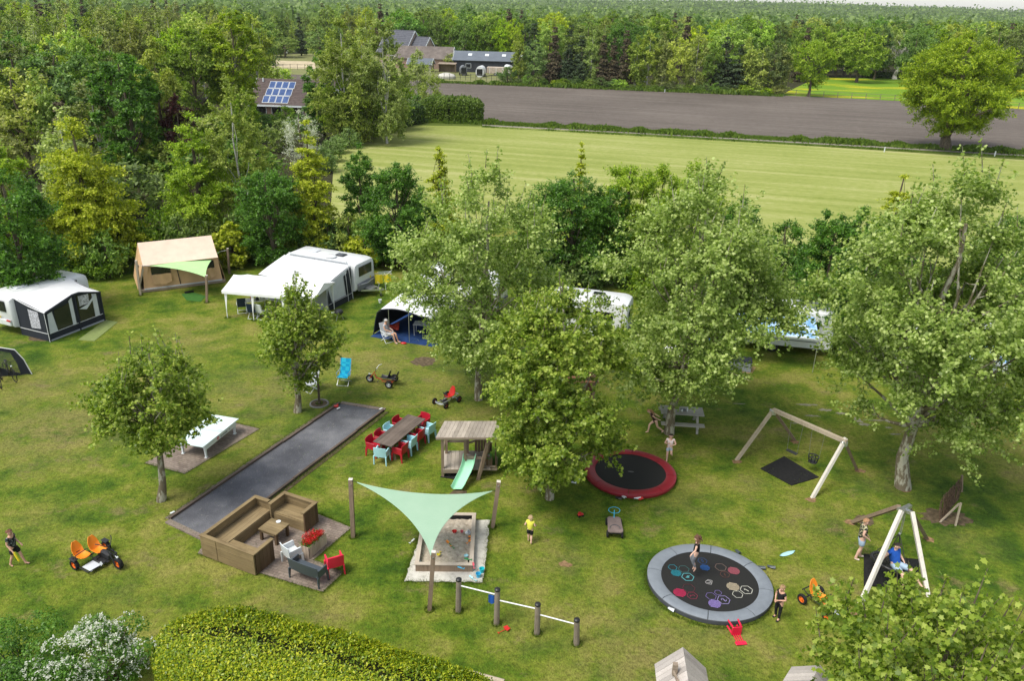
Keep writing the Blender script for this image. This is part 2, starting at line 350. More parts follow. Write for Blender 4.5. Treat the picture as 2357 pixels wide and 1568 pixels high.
# ================================================================== TREES
TM = {'b': [(0, .05, 0), (.6, .035, .03), (1, 0, .12), (.6, -.035, .03), (0, -.05, 0)],
 'q': [(0, 0, 0), (.45, .36, .10), (1, 0, 0), (.45, -.36, .10)],
      'o': [(0, 0, 0), (.25, .20, .05), (.65, .22, .06), (1, 0, -.05), (.65, -.22, .06), (.25, -.20, .05)],
      'l': [(0, 0, 0), (.12, .30, .05), (.05, .55, .02), (.42, .40, .08), (.62, .62, .0), (.72, .22, .07), (1.05, 0, -.04), (.72, -.22, .07), (.62, -.62, 0), (.42, -.40, .08), (.05, -.55, .02), (.12, -.30, .05)]}
def leaf_obj(name, pos, nrm, size, tmpl, mat, parent, rng, tang=None):
    n = len(pos); T = np.array(TM[tmpl]); k = len(T)
    nrm = nrm/np.maximum(np.linalg.norm(nrm, axis=1, keepdims=True), 1e-6)
    r = rng.normal(size=(n, 3)) if tang is None else tang+rng.normal(size=(n, 3))*.45
    t = np.cross(nrm, r); t /= np.maximum(np.linalg.norm(t, axis=1, keepdims=True), 1e-6)
    if tang is not None: t = np.cross(t, nrm)
    b = np.cross(nrm, t)
    V = pos[:, None, :]+size[:, None, None]*(t[:, None, :]*T[None, :, 0:1]+b[:, None, :]*T[None, :, 1:2]+nrm[:, None, :]*T[None, :, 2:3])
    V = V.reshape(-1, 3).astype(np.float32)
    me = bpy.data.meshes.new(name); me.vertices.add(n*k); me.vertices.foreach_set('co', V.ravel())
    me.loops.add(n*k); me.loops.foreach_set('vertex_index', np.arange(n*k, dtype=np.int32))
    me.polygons.add(n); me.polygons.foreach_set('loop_start', np.arange(0, n*k, k, dtype=np.int32))
    me.materials.append(mat); me.update(calc_edges=True)
    o = bpy.data.objects.new(name, me); C.objects.link(o); o.parent = parent; return o
def pr_round(t): return max(0, 1-abs(2*t-.92)**2.4)**.6
def pr_plane(t): return (min(1, .35+t/.28*.65))*max(0.02, 1-max(0, (t-.42)/.60)**1.9)**.75
def pr_cone(t): return (1-t)**.75*min(1, .55+t*4)
def pr_birch(t): return max(.05, 1-abs((t-.38)/.66)**2.0)**.7
def pr_goldn(t): return (1-t)**.62*min(1, .6+t*3)
PROF = dict(round=pr_round, plane=pr_plane, cone=pr_cone, birch=pr_birch, golden=pr_goldn)
def crown(rng, n, prof, z0, z1, R, ncl, rc, squash=.8, fill=.25, droop=0, leafr=(.55, 1), lob=.16, ntw=0, twl=1.0):
    pf = PROF[prof]; ts = []; 
    while len(ts) < ncl:
        t = rng.random()
        if rng.random() < pf(t)**1.4+.05: ts.append(t)
    ts = np.array(ts); a = rng.random(ncl)*2*PI; u = np.sqrt(fill+(1-fill)*rng.random(ncl))
    ph = rng.random(4)*6.28; lobf = 1+lob*np.sin(2*a+ph[0])*np.sin(3*ts*3+ph[1])+lob*.7*np.sin(5*a+ph[2]+ts*6)+rng.normal(size=ncl)*.05
    pr = np.array([pf(t) for t in ts]); rr = np.maximum(R*pr*lobf-rc*.6, 0)*u
    cen = np.stack([rr*np.cos(a), rr*np.sin(a), z0+(z1-z0)*ts-droop*(rr/R)**2+rng.normal(size=ncl)*rc*.15], 1)
    rcs = rc*(.6+.75*rng.random(ncl))*np.where(ts > .8, .75, 1)
    idx = rng.choice(ncl, n, p=rcs**2/np.sum(rcs**2)); d = rng.normal(size=(n, 3)); d /= np.linalg.norm(d, axis=1, keepdims=True)
    d[:, 2] = np.where(rng.random(n) < .6, np.abs(d[:, 2]), d[:, 2])
    rad = rcs[idx]*(leafr[0]+(leafr[1]-leafr[0])*rng.random(n)**.7)
    off = d*rad[:, None]; off[:, 2] *= squash; pos = cen[idx]+off
    if ntw:                                  # leaves strung along twigs that radiate from every bough
        td = rng.normal(size=(ncl, ntw, 3)); td[:, :, 2] = td[:, :, 2]*.8+.35; outw = cen-np.array([0, 0, z0+(z1-z0)*.35]); outw /= np.linalg.norm(outw, axis=1, keepdims=True)
        td += outw[:, None, :]*.9; td /= np.linalg.norm(td, axis=2, keepdims=True); td *= (.45+.75*rng.random((ncl, ntw, 1)))*twl
        ti = rng.integers(0, ntw, n); u_ = rng.random(n)**.75; td[:, :, 2] *= squash; D = td[idx, ti]; 
        off = D*u_[:, None]*rcs[idx][:, None]*1.55+rng.normal(size=(n, 3))*(.10*rc*(1.15-u_*.5))[:, None]; off[:, 2] -= (u_**2)*rcs[idx]*.18*droop; pos = cen[idx]+off-outw[idx]*(rcs[idx]*.25)[:, None]
    mid = np.array([0, 0, (z0+z1)/2]); out = pos-mid; out /= np.maximum(np.linalg.norm(out, axis=1, keepdims=True), 1e-6)
    nrm = d*.7+out*.35+np.array([0, 0, .45])+rng.normal(size=(n, 3))*.45
    return pos, nrm, cen, rcs
LEAF = {
 'plane': leafmat('plane_leaf', [(.12, .19, .030), (.225, .315, .056), (.36, .45, .115), (.53, .60, .24)], .33, .45),
 'plane_green': leafmat('young_plane_leaf', [(.085, .148, .012), (.175, .26, .022), (.29, .37, .045), (.43, .49, .11)], .33, .45),
 'maple': leafmat('maple_leaf', [(0.034, 0.093, 0.011), (0.068, 0.162, 0.016), (0.113, 0.252, 0.026), (0.197, 0.358, 0.049)], .33, .4),
 'lime': leafmat('lime_leaf', [(0.122, 0.212, 0.010), (0.219, 0.332, 0.016), (0.325, 0.452, 0.028), (0.455, 0.558, 0.052)], .33, .5),
 'oak': leafmat('oak_leaf', [(0.113, 0.189, 0.006), (0.212, 0.302, 0.010), (0.325, 0.415, 0.019), (0.455, 0.528, 0.036)], .33, .5),
 'golden': leafmat('golden_leaf', [(0.184, 0.230, 0.011), (0.322, 0.380, 0.018), (0.483, 0.517, 0.034), (0.644, 0.655, 0.081)], .33, .5),
 'birch': leafmat('birch_leaf', [(0.125, 0.174, 0.026), (0.224, 0.283, 0.046), (0.331, 0.390, 0.075), (0.466, 0.515, 0.115)], .33, .5),
 'willow': leafmat('willow_leaf', [(0.162, 0.212, 0.023), (0.275, 0.325, 0.042), (0.390, 0.438, 0.068), (0.519, 0.558, 0.115)], .33, .5),
 'spruce': leafmat('spruce_needle', [(.018, .034, .014), (.032, .058, .02), (.052, .086, .028), (.08, .115, .04)], .05, .7),
 'brown': leafmat('dry_spruce_needle', [(.05, .04, .022), (.085, .065, .035), (.12, .09, .05), (.07, .085, .03)], .05, .8),
 'beech': leafmat('copper_beech_leaf', [(.022, .006, .007), (.04, .010, .010), (.06, .016, .014), (.085, .026, .02)], .2, .45),
 'blossom': leafmat('white_blossom', [(.35, .38, .30), (.55, .56, .50), (.66, .66, .62), (.75, .75, .72)], .3, .6),
 'w_lime': leafmat('wood_leaf_light', [(0.153, 0.238, 0.012), (0.257, 0.362, 0.020), (0.381, 0.495, 0.034), (0.534, 0.636, 0.061)], .33, .55, .03),
 'w_dark': leafmat('wood_leaf_dark', [(0.054, 0.120, 0.010), (0.107, 0.208, 0.014), (0.179, 0.307, 0.026), (0.278, 0.416, 0.043)], .33, .55, .03),
 'w_birch': leafmat('wood_birch_leaf', [(0.139, 0.206, 0.023), (0.241, 0.317, 0.040), (0.351, 0.429, 0.066), (0.490, 0.558, 0.107)], .33, .55, .03),
}
def barkm(name, c, c2, scale, lo=.45, hi=.55, stretch=.4):
    m = N(name, .9, .2); f = m.noise(scale, m.co(scale=(1, 1, stretch)), 4, .6); g2 = m.noise(scale*6, m.co(scale=(1, 1, .2)), 3)
    m.col(m.mix(m.math('MULTIPLY', g2, .5), m.ramp(f, [(lo, c), (hi, c2)]), tuple(x*.55 for x in c))); m.bump(g2, .5, .02); return m.m
BARK = {'plane': barkm('plane_bark', (.20, .165, .11), (.52, .50, .40), 6, .48, .56), 'dark': barkm('rough_bark', (.10, .08, .055), (.17, .14, .10), 5),
        'birch': barkm('birch_bark', (.14, .12, .11), (.66, .64, .60), 5, .36, .44, 2.5), 'dead': barkm('bleached_wood', (.48, .46, .42), (.68, .66, .62), 4)}
# ================================================================== SHARED MATERIALS
W_grey = wood('weathered_wood', (.30, .24, .185), (.17, .13, .10), 'x')
W_greyz = wood('weathered_post', (.27, .20, .145), (.15, .105, .07), 'z')
W_brown = wood('tanned_planks', (.235, .175, .092), (.125, .088, .045), 'x')
W_browny = wood('tanned_planks_across', (.24, .18, .098), (.13, .092, .05), 'y')
W_dark = wood('stained_table_wood', (.145, .115, .098), (.075, .058, .05), 'x')
W_post = wood('round_post_wood', (.22, .185, .145), (.10, .08, .06), 'z')
W_swing = wood('planed_swing_timber', (.45, .38, .29), (.28, .22, .16), 'z')
W_white = wood('pale_timber', (.66, .62, .56), (.48, .44, .38), 'z')
W_roof = wood('silvered_roof_boards', (.40, .35, .30), (.25, .21, .175), 'y')
W_beam = wood('court_edge_timber', (.13, .10, .08), (.065, .05, .042), 'x')
PL = {k: plain('plastic_'+k, c, .38, .5, .04, 3) for k, c in dict(red=(.42, .012, .030), blue=(.42, .72, .80), white=(.70, .74, .76), grey=(.060, .075, .092), pink=(.72, .015, .06), orange=(.85, .27, .02), yellow=(.80, .66, .03),
      green=(.30, .72, .42), teal=(.02, .55, .62), black=(.018, .018, .020), cyan=(.04, .42, .68), rose=(.62, .12, .16), dgreen=(.02, .22, .06), navy=(.012, .025, .07), bred=(.55, .02, .015), kblue=(.02, .10, .42), brightor=(.9, .20, .03)).items()}
M_tyre = plain('tyre_rubber', (.016, .016, .017), .85, .3, .2, 20)
M_steel = plain('galvanised_steel', (.62, .64, .66), .35, .5, .1, 20, metal=.85)
M_blacksteel = plain('black_steel', (.02, .02, .022), .45, .5, .15, 10)
M_rubbermat = plain('rubber_mat', (.018, .018, .019), .9, .2, .3, 14, bump=.3)
def brickm(name, c1, c2, mort, sc, bw=.21, bh=.105, kind='Object'):
    m = N(name, .9, .2); b = m.add('ShaderNodeTexBrick'); m.link(m.co(kind), b.inputs['Vector'])
    b.inputs['Color1'].default_value = (*c1, 1); b.inputs['Color2'].default_value = (*c2, 1); b.inputs['Mortar'].default_value = (*mort, 1)
    b.inputs['Scale'].default_value = sc; b.inputs['Brick Width'].default_value = bw; b.inputs['Row Height'].default_value = bh; b.inputs['Mortar Size'].default_value = .008; b.inputs['Bias'].default_value = .1
    n = m.noise(1.6, detail=5, rough=.65); n2 = m.noise(12, detail=3)
    m.col(m.mix(m.math('MULTIPLY', m.rng(n2, .35, .7), .35), m.mix(m.rng(n, .42, .62), b.outputs[0], m.mix(.55, b.outputs[0], (.30, .25, .21))), (.10, .095, .06)))
    m.bump(b.outputs['Fac'], -.3, .01); return m.m
M_brick = brickm('clinker_pavers', (.30, .235, .20), (.19, .145, .125), (.10, .085, .07), 1)
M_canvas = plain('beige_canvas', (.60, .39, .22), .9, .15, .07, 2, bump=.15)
M_canvas_roof = plain('sunlit_canvas', (.72, .56, .45), .9, .15, .05, 2)  # paler than the wall canvas: sunlight on the roof put into the colour
M_whitecloth = plain('white_awning_cloth', (.68, .69, .71), .7, .3, .03, 2)
M_greycloth = plain('grey_awning_cloth', (.34, .36, .39), .75, .3, .05, 2)
M_lgrey = plain('light_grey_awning_cloth', (.58, .61, .65), .75, .3, .05, 2)
M_darkcloth = plain('anthracite_awning_cloth', (.022, .026, .036), .75, .3, .1, 2)
M_bluecloth = plain('blue_groundsheet', (.018, .05, .16), .85, .2, .2, 3)
M_vanwhite = plain('caravan_white', (.70, .72, .73), .3, .5, .03, 1)
M_vangrey = plain('caravan_grey', (.15, .16, .175), .35, .5, .06, 2)
M_glass = plain('tinted_window', (.015, .017, .02), .12, .6, .1, 1)
M_film = plain('patterned_curtain', (.50, .50, .56), .6, .4, .5, 16)
M_sail = N('mint_shade_cloth', .8, .2); _a = M_sail.noise(60, M_sail.co(scale=(.1, 1, 1)), 2); _b = M_sail.noise(1.2)
M_sail.col(M_sail.ramp(M_sail.math('ADD', M_sail.math('MULTIPLY', _a, .5), M_sail.math('MULTIPLY', _b, .5)), [(.3, (.44, .66, .50)), (.7, (.56, .76, .60))])); _t = M_sail.add('ShaderNodeBsdfTranslucent'); _t.inputs[0].default_value = (.62, .75, .58, 1); _x = M_sail.add('ShaderNodeMixShader'); _x.inputs[0].default_value = .35; M_sail.link(M_sail.b.outputs[0], _x.inputs[1]); M_sail.link(_t.outputs[0], _x.inputs[2]); M_sail.link(_x.outputs[0], M_sail.n['Material Output'].inputs[0]); M_sail = M_sail.m
M_sail2 = plain('apple_green_shade_cloth', (.44, .68, .32), .8, .2, .05, 2)
M_sand = N('play_sand', .95, .1); _n = M_sand.noise(9, detail=6, rough=.7); M_sand.col(M_sand.ramp(_n, [(.35, (.33, .275, .22)), (.65, (.58, .51, .42))])); M_sand.bump(_n, .8, .04); M_sand = M_sand.m
M_slab = N('sandy_concrete', .95, .1); _n = M_slab.noise(5, detail=6, rough=.7); M_slab.col(M_slab.ramp(_n, [(.3, (.36, .34, .31)), (.5, (.56, .54, .49)), (.75, (.66, .64, .59))])); M_slab.bump(_n, .3, .02); M_slab = M_slab.m
M_gravel = N('lava_gravel', .95, .15); _n = M_gravel.noise(34, detail=5, rough=.8); _w = M_gravel.noise(.8, detail=4); _s = M_gravel.noise(11, M_gravel.co(scale=(1, .5, 1)), 5, .8)
M_gravel.col(M_gravel.mix(M_gravel.rng(_s, .60, .72), M_gravel.ramp(M_gravel.math('ADD', M_gravel.math('MULTIPLY', _n, .6), M_gravel.math('MULTIPLY', _w, .4)), [(.34, (.05, .052, .06)), (.5, (.115, .118, .135)), (.66, (.26, .26, .275))]), (.30, .28, .25))); M_gravel.bump(_n, .7, .02); M_gravel = M_gravel.m
M_rope = plain('rope', (.05, .05, .045), .9, .1, .2, 30)
M_chain = plain('chain', (.30, .30, .27), .5, .4, .2, 30, metal=.5)
M_straw = plain('peeled_twig', (.14, .095, .065), .9, .1, .4, 12)
# ================================================================== THE PLAYGROUND
def S(pix): return [v2(P(*q)) for q in pix]
def patio(name, pts, z=.02):
    a = Vector((*pts[0], 0)); b_ = Vector((*pts[1], 0)); an = math.atan2((b_-a).y, (b_-a).x); c, s = math.cos(an), math.sin(an)
    loc = [((x-a.x)*c+(y-a.y)*s, -(x-a.x)*s+(y-a.y)*c) for x, y in pts]
    o = MB().prism(loc, -.05, z).build(name, M_brick); o.location = (a.x, a.y, 0); o.rotation_euler = (0, 0, an); tag(o, kind='structure')
patio('brick_patio', S([(333, 1067), (425, 1092), (598, 988), (515, 968)]))
patio('brick_patio', S([(455, 1275), (596, 1320), (743, 1364), (792, 1318), (722, 1290), (809, 1216), (735, 1186), (560, 1130)]))
# --- boules court
c1, c2, c4 = P(392, 1198), Vector((-9.37, 20.62, 0)), P(783, 931); c3 = P(884, 947)
ct = thing('boules_court', 'long dark gravel boules court framed with timber', 'boules court', c1)
MB().prism([v2(c1), v2(c2), v2(c3), v2(c4)], .0, .03).build('gravel_bed', M_gravel, ct, world=True)
for a, b_ in ((c1, c4), (c2, c3)):
    d = (b_-a).normalized(); n_ = Vector((-d.y, d.x, 0)); k = 5
    for i in range(k):
        p, q = a.lerp(b_, i/k), a.lerp(b_, (i+1)/k-.004); j = Vector((0, 0, .045+.01*random.random()))+n_*random.uniform(-.02, .02); MB().bar(p+j, q+j, .09, .13).build('edge_timber', W_beam, ct, world=True)
    s_ = 1 if a is c1 else -1; MB().prism([v2(a+n_*s_*.09), v2(a+n_*s_*.24), v2(b_+n_*s_*.24), v2(b_+n_*s_*.09)], -.02, .016).build('paver_strip', M_soil if s_ < 0 else M_brick, ct, world=True)
for a, b_ in ((c1, c2), (c3, c4)):
    d = (b_-a).normalized(); n_ = Vector((d.y, -d.x, 0)); MB().prism([v2(a), v2(a+n_*.2), v2(b_+n_*.2), v2(b_)], -.02, .05).build('end_kerb', M_brick, ct, world=True)
for (x, y) in ((397, 1180), (877, 941), (779, 940)):
    MB().rbox(P(x, y, .12), (.16, .07, .03), .01, .9).build('marker_plate', PL['white'], ct, world=True)
tag(MB().rbox((0, 0, .04), (.2, .1, .08), .02).ball((.06, 0, .1), .04, 8, 6).build('toy_car', PL['bred']), 'tiny red toy lying on the far court corner', 'toy').location = P(774, 937, .1)
# --- table tennis table
def pong():
    a, b_ = P(463, 1034, .68), P(545, 968, .68); d = b_-a; an = math.atan2(d.y, d.x); c = Vector((-11.69, 26.62, 0))
    t = thing('table_tennis_table', 'white outdoor table tennis table on the brick patio', 'table', (c.x, c.y, .02), an, None, .845)
    Lx, Wy, h = 2.74, 1.45, .68
    for sx in (-1, 1): MB().rbox((sx*Lx/4, 0, h), (Lx/2-.01, Wy, .05), .01).build('table_top', plain('pale_mint_lacquer', (.66, .80, .80), .35, .5, .03, 1) if sx < 0 else bpy.data.materials['pale_mint_lacquer'], t)
    MB().box((0, 0, h+.028), (Lx, .025, .004)).box((0, Wy/2-.02, h+.028), (Lx, .025, .004)).box((0, -Wy/2+.02, h+.028), (Lx, .025, .004)).build('line_marking', PL['white'], t)
    n = MB(); n.box((0, 0, h+.10), (.012, Wy+.1, .13)); n.build('net', PL['white'], t)
    f = MB()
    for sy in (-1, 1): f.box((0, sy*(Wy/2-.05), h-.135), (Lx-.4, .03, .22))
    for sx in (-1, 1): f.box((sx*(Lx/2-.24), 0, h-.10), (.04, Wy-.36, .14))
    f.build('apron', PL['white'], t)
    for sx in (-1, 1):
        for sy in (-1, 1):
            x, y = sx*(Lx/2-.26), sy*(Wy/2-.13); MB().hexa([(x-.035, y-.035, .0), (x+.035, y-.035, .0), (x+.035, y+.035, .0), (x-.035, y+.035, .0), (x-.06, y-.05, h-.05), (x+.06, y-.05, h-.05), (x+.06, y+.05, h-.05), (x-.06, y+.05, h-.05)]).box((x, y, .012), (.15, .12, .02)).build('leg', PL['white'], t)
    Mx = Matrix.Translation((.18, -(Wy/2-.05)-.02, h-.14)) @ Matrix.Rotation(PI/2, 4, 'X')
    text('lettering', 'sponeta', .17, PL['grey'], t, Mx); MB().lathe([(.0, 0), (.085, 0), (.085, .006), (.0, .006)], (-.26, -(Wy/2-.05)-.017, h-.135), 20, M=Matrix.Rotation(PI/2, 3, 'X')).build('emblem', PL['rose'], t)
    text('lettering', 'S', .13, PL['white'], t, Matrix.Translation((-.26, -(Wy/2-.05)-.028, h-.135)) @ Matrix.Rotation(PI/2, 4, 'X')); text('lettering', '.de', .09, PL['grey'], t, Matrix.Translation((.62, -(Wy/2-.05)-.02, h-.145)) @ Matrix.Rotation(PI/2, 4, 'X'))
pong()
# --- lounge benches of heavy planks
LA, LR = P(460.5, 1277), R_(-24.5)
LA = Vector((-9.46, 19.87, .02))
_cz = [0]
def lounge():
    H_, s = .73, .40
    t = thing('lounge_bench', 'long wooden lounge bench along the boules court', 'bench', LA, LR)
    def wall(par, x0, y0, x1, y1, h=H_, w=.05, rows=3, cap=.13, name='backrest', inw=(0, 0), vert=False):
        m = MB(); d = Vector((x1-x0, y1-y0, 0)); L = d.length; d.normalize()
        if vert:
            k = max(3, round(L/.15))
            for i in range(k): a = Vector((x0, y0, 0))+d*(L*i/k); b_ = Vector((x0, y0, 0))+d*(L*(i+1)/k-.008); m.bar((a.x, a.y, h/2), (b_.x, b_.y, h/2), w, h)
        else:
            for r in range(rows): z = h*(r+.5)/rows; m.bar((x0, y0, z), (x1, y1, z), w, h/rows-.014)
        m.build(name, W_brown if not vert else W_greyz2, par)
        _cz[0] = (_cz[0]+1) % 3; q_ = h+.02+_cz[0]*.0035; c = MB(); ex = d*.03; c.bar(Vector((x0, y0, q_))-ex+Vector((*inw, 0)), Vector((x1, y1, q_))+ex+Vector((*inw, 0)), cap, .04); c.build('cap_rail', W_brown, par)
    wall(t, .04, .10, .04, 2.42, inw=(.03, 0))
    wall(t, .08, 2.42, .62, 2.42, inw=(0, -.03), name='armrest')
    m = MB(); 
    for i in range(4): m.box((.16+i*.145, 1.25, s), (.138, 2.26, .04))
    m.build('seat', W_browny, t); m = MB()
    for r in range(2): m.bar((.66, .55, .10+r*.19), (.66, 2.38, .10+r*.19), .04, .18)
    m.build('seat_front', W_brown, t)
    t = thing('lounge_bench', 'wooden lounge bench whose plank back faces the camera, next to the patio edge', 'bench', LA, LR)
    wall(t, .0, .03, .62, .03, inw=(0, .03)); wall(t, .645, .03, 2.10, .03, inw=(0, .03)); wall(t, 2.10, .08, 2.10, .86, inw=(-.03, 0), name='armrest', vert=True)
    m = MB()
    for i in range(4): m.box((1.38, .14+i*.145, s), (1.36, .138, .04))
    m.build('seat', W_brown, t); m = MB()
    for r in range(2): m.bar((.72, .66, .10+r*.19), (2.06, .66, .10+r*.19), .04, .18)
    m.build('seat_front', W_brown, t)
    t = thing('lounge_armchair', 'square wooden lounge seat at the far corner of the patio', 'bench', LA, LR)
    wall(t, .74, 3.04, 2.06, 3.04, inw=(0, -.03)); wall(t, .74, 2.30, .74, 2.99, inw=(.03, 0), name='armrest'); wall(t, 2.08, 2.36, 2.08, 3.04, inw=(-.03, 0), name='armrest', vert=True)
    m = MB()
    for i in range(4): m.box((1.40, 2.92-i*.145, s-.04), (1.24, .138, .04))
    m.build('seat', W_brown, t); m = MB()
    for r in range(2): m.bar((.78, 2.40, .09+r*.17), (2.03, 2.40, .09+r*.17), .04, .165)
    m.build('seat_front', W_brown, t)
    # coffee table
    t = thing('coffee_table', 'low square wooden table between the lounge benches', 'table', LA+Matrix.Rotation(LR, 3, 'Z') @ Vector((1.38, 1.72, 0)), LR)
    m = MB()
    for i in range(5): m.box((0, -.26+i*.13, .42), (.72, .126, .035))
    m.build('table_top', W_brown, t)
    for x in (-.30, .30):
        for y in (-.26, .26): MB().box((x, y, .2), (.08, .08, .40)).build('leg', W_greyz2, t)
    MB().box((0, -.28, .36), (.5, .03, .09)).build('rail', W_brown, t); MB().box((0, .28, .36), (.5, .03, .09)).build('rail', W_brown, t)
    a = tag(MB().lathe([(.0, 0), (.07, 0), (.08, .02), (.065, .02), (.0, .012)], n=16).build('saucer', PL['white'], smooth=True), 'small white saucer on the low wooden table', 'saucer'); a.location = LA+Matrix.Rotation(LR, 3, 'Z') @ Vector((1.36, 1.97, .44))
    # planter
    t = thing('flower_planter', 'whitewashed wooden planter full of red geraniums', 'planter', LA+Matrix.Rotation(LR, 3, 'Z') @ Vector((2.88, 1.74, 0)), LR)
    m = MB(); w_, d_, h_ = .17, .36, .42
    for x, y, sx, sy in [(s_*w_, -d_+.06+i*.12, .025, .114) for s_ in (-1, 1) for i in range(7)]+[(-w_+.06+i*.113, s_*(d_+.03), .108, .025) for s_ in (-1, 1) for i in range(3)]: m.box((x, y, h_/2), (sx, sy, h_))
    m.build('planter_box', wood('limed_boards', (.58, .47, .38), (.40, .30, .23), 'z'), t)
    MB().box((0, 0, .36), (.31, .72, .03)).build('soil', M_soil, t)
    rng = np.random.default_rng(9); k = 900; pos = np.stack([rng.uniform(-.2, .2, k), rng.uniform(-.4, .4, k), .38+rng.random(k)*.16], 1); leaf_obj('leaves', pos, rng.normal(size=(k, 3))+np.array([0, 0, 1.]), np.full(k, .05), 'o', LEAF['maple'], t, rng)
    k = 60; cc_ = np.stack([rng.uniform(-.19, .19, k), rng.uniform(-.4, .4, k), .50+rng.random(k)*.12], 1); pos = np.repeat(cc_, 26, 0)+rng.normal(size=(k*26, 3))*.026
    leaf_obj('flowers', pos, rng.normal(size=(k*26, 3))+np.array([0, 0, .8]), np.full(k*26, .036), 'o', plain('red_petals', (.55, .010, .012), .5, .3, .3, 20), t, rng)
W_greyz2 = wood('shaded_end_boards', (.115, .075, .042), (.055, .036, .022), 'z')  # darker plank wood: shade of the right-facing bench ends put into the colour
lounge()
# --- moulded armchairs
def chair(name, label, mat, loc, rz, wide=.5, group=None, cat='chair'):
    t = thing(name, label, cat, loc, rz, group); w2 = wide/2; sc = .93
    MB().rbox((0, .0, .39), (wide-.05, .44, .035), .012).box((0, .2, .355), (wide-.06, .03, .05)).build('seat', mat, t)
    def bk(u, v): x = (u*2-1)*(w2-.005); z = .34+v*.41; return (x, -.20-.05*v-.035*(1-(u*2-1)**2), z-.02*abs(u*2-1)**3*v)
    MB().grid(bk, 8, 4, .022).build('backrest', mat, t, smooth=True)
    for s_ in (-1, 1):
        m = MB(); x = s_*(w2-.012); m.plate([(x, -.20, .33), (x, .22, .33), (x, .215, .555), (x, .19, .585), (x, -.235, .60)] if s_ > 0 else [(x, -.235, .60), (x, .19, .585), (x, .215, .555), (x, .22, .33), (x, -.20, .33)], .022)
        m.rbox((x-s_*.012, -.02, .59), (.05, .42, .02), .008); m.build('armrest', mat, t)
        for y in (-.2, .2):
            xo, yo = x*1.02, y*1.14; m = MB(); m.hexa([(xo-.018, yo-.02, 0), (xo+.018, yo-.02, 0), (xo+.018, yo+.02, 0), (xo-.018, yo+.02, 0), (x-.03, y-.045, .36), (x+.012, y-.045, .36), (x+.012, y+.045, .36), (x-.03, y+.045, .36)]); m.build('leg', mat, t)
    return t
T0, ta = Vector((-4.26, 26.77, 0)), math.atan2(2.12, .99); tv = Vector((math.cos(ta), math.sin(ta), 0)); tn = Vector((math.sin(ta), -math.cos(ta), 0))
t = thing('dining_table', 'long dark plank table between the boules court and the slide hut', 'table', T0, ta)
m = MB()
for i in range(5): m.box((0, -.33+i*.165, .735), (2.42, .160, .035))
m.build('table_top', W_dark, t)
for x in (-.92, .92):
    m = MB()
    for s_ in (-1, 1): m.bar((x, s_*.36, 0), (x, s_*.22, .71), .08, .05, (1, 0, 0))
    m.bar((x, -.33, .12), (x, .33, .12), .05, .08).bar((x, -.3, .68), (x, .3, .68), .05, .06); m.build('trestle', W_greyz, t)
MB().bar((-.9, 0, .12), (.9, 0, .12), .05, .08).build('stretcher', W_grey, t)
GC = 'moulded armchairs round the long table'
base = {}
for i, (tt, nn, rz, colr, lab) in enumerate((
    (-1.28, .02, ta-PI/2+.22, 'blue', 'light blue armchair at the near end of the long table, back to the camera'),
    (-.78, .50, ta, 'red', 'red armchair on the slide side, nearest the camera at the long table'),
    (-.18, .52, ta+.05, 'blue', 'light blue armchair on the slide side between two red ones'),
    (.42, .50, ta-.04, 'red', 'red armchair on the slide side between two light blue ones'),
    (1.02, .62, ta-.08, 'blue', 'light blue armchair at the far end of the slide side of the table'),
    (-.95, -.56, ta+PI, 'red', 'red armchair on the court side, nearest the camera'),
    (-.40, -.54, ta+PI+.04, 'red', 'second red armchair from the near end on the court side, behind its red neighbour'),
    (.18, -.52, ta+PI, 'blue', 'light blue armchair on the court side between red ones'),
    (.82, -.52, ta+PI-.05, 'red', 'red armchair on the court side at the far left corner of the table'),
    (1.42, .12, ta+PI/2-.1, 'red', 'red armchair at the far head of the long table facing the camera'))):
    c = T0+tv*tt+tn*nn
    if not base: base['c'] = chair('armchair', lab, PL[colr], c, rz, group=GC); base['m'] = PL[colr]
    else: copy_tree(base['c'], c, rz, lab, mats={base['m']: PL[colr]} if PL[colr] is not base['m'] else None)
Rl = Matrix.Rotation(LR, 3, 'Z')
def lpos(x, y): return LA+Rl @ Vector((x, y, 0))
copy_tree(base['c'], lpos(2.68, 1.02), LR-.35, 'white armchair in front of the red flower planter', mats={base['m']: PL['white']})['group'] = ''
copy_tree(base['c'], lpos(4.12, 1.22), LR+.9, 'bright pink-red armchair at the patio corner by the grey garden sofa', mats={base['m']: PL['pink']})['group'] = ''
chair('garden_sofa', 'dark grey two-seat garden sofa with its back to the camera', PL['grey'], lpos(3.62, .62), LR-.02, wide=1.10, cat='sofa')
for o in C.objects:
    if o.get('group') == '': del o['group']
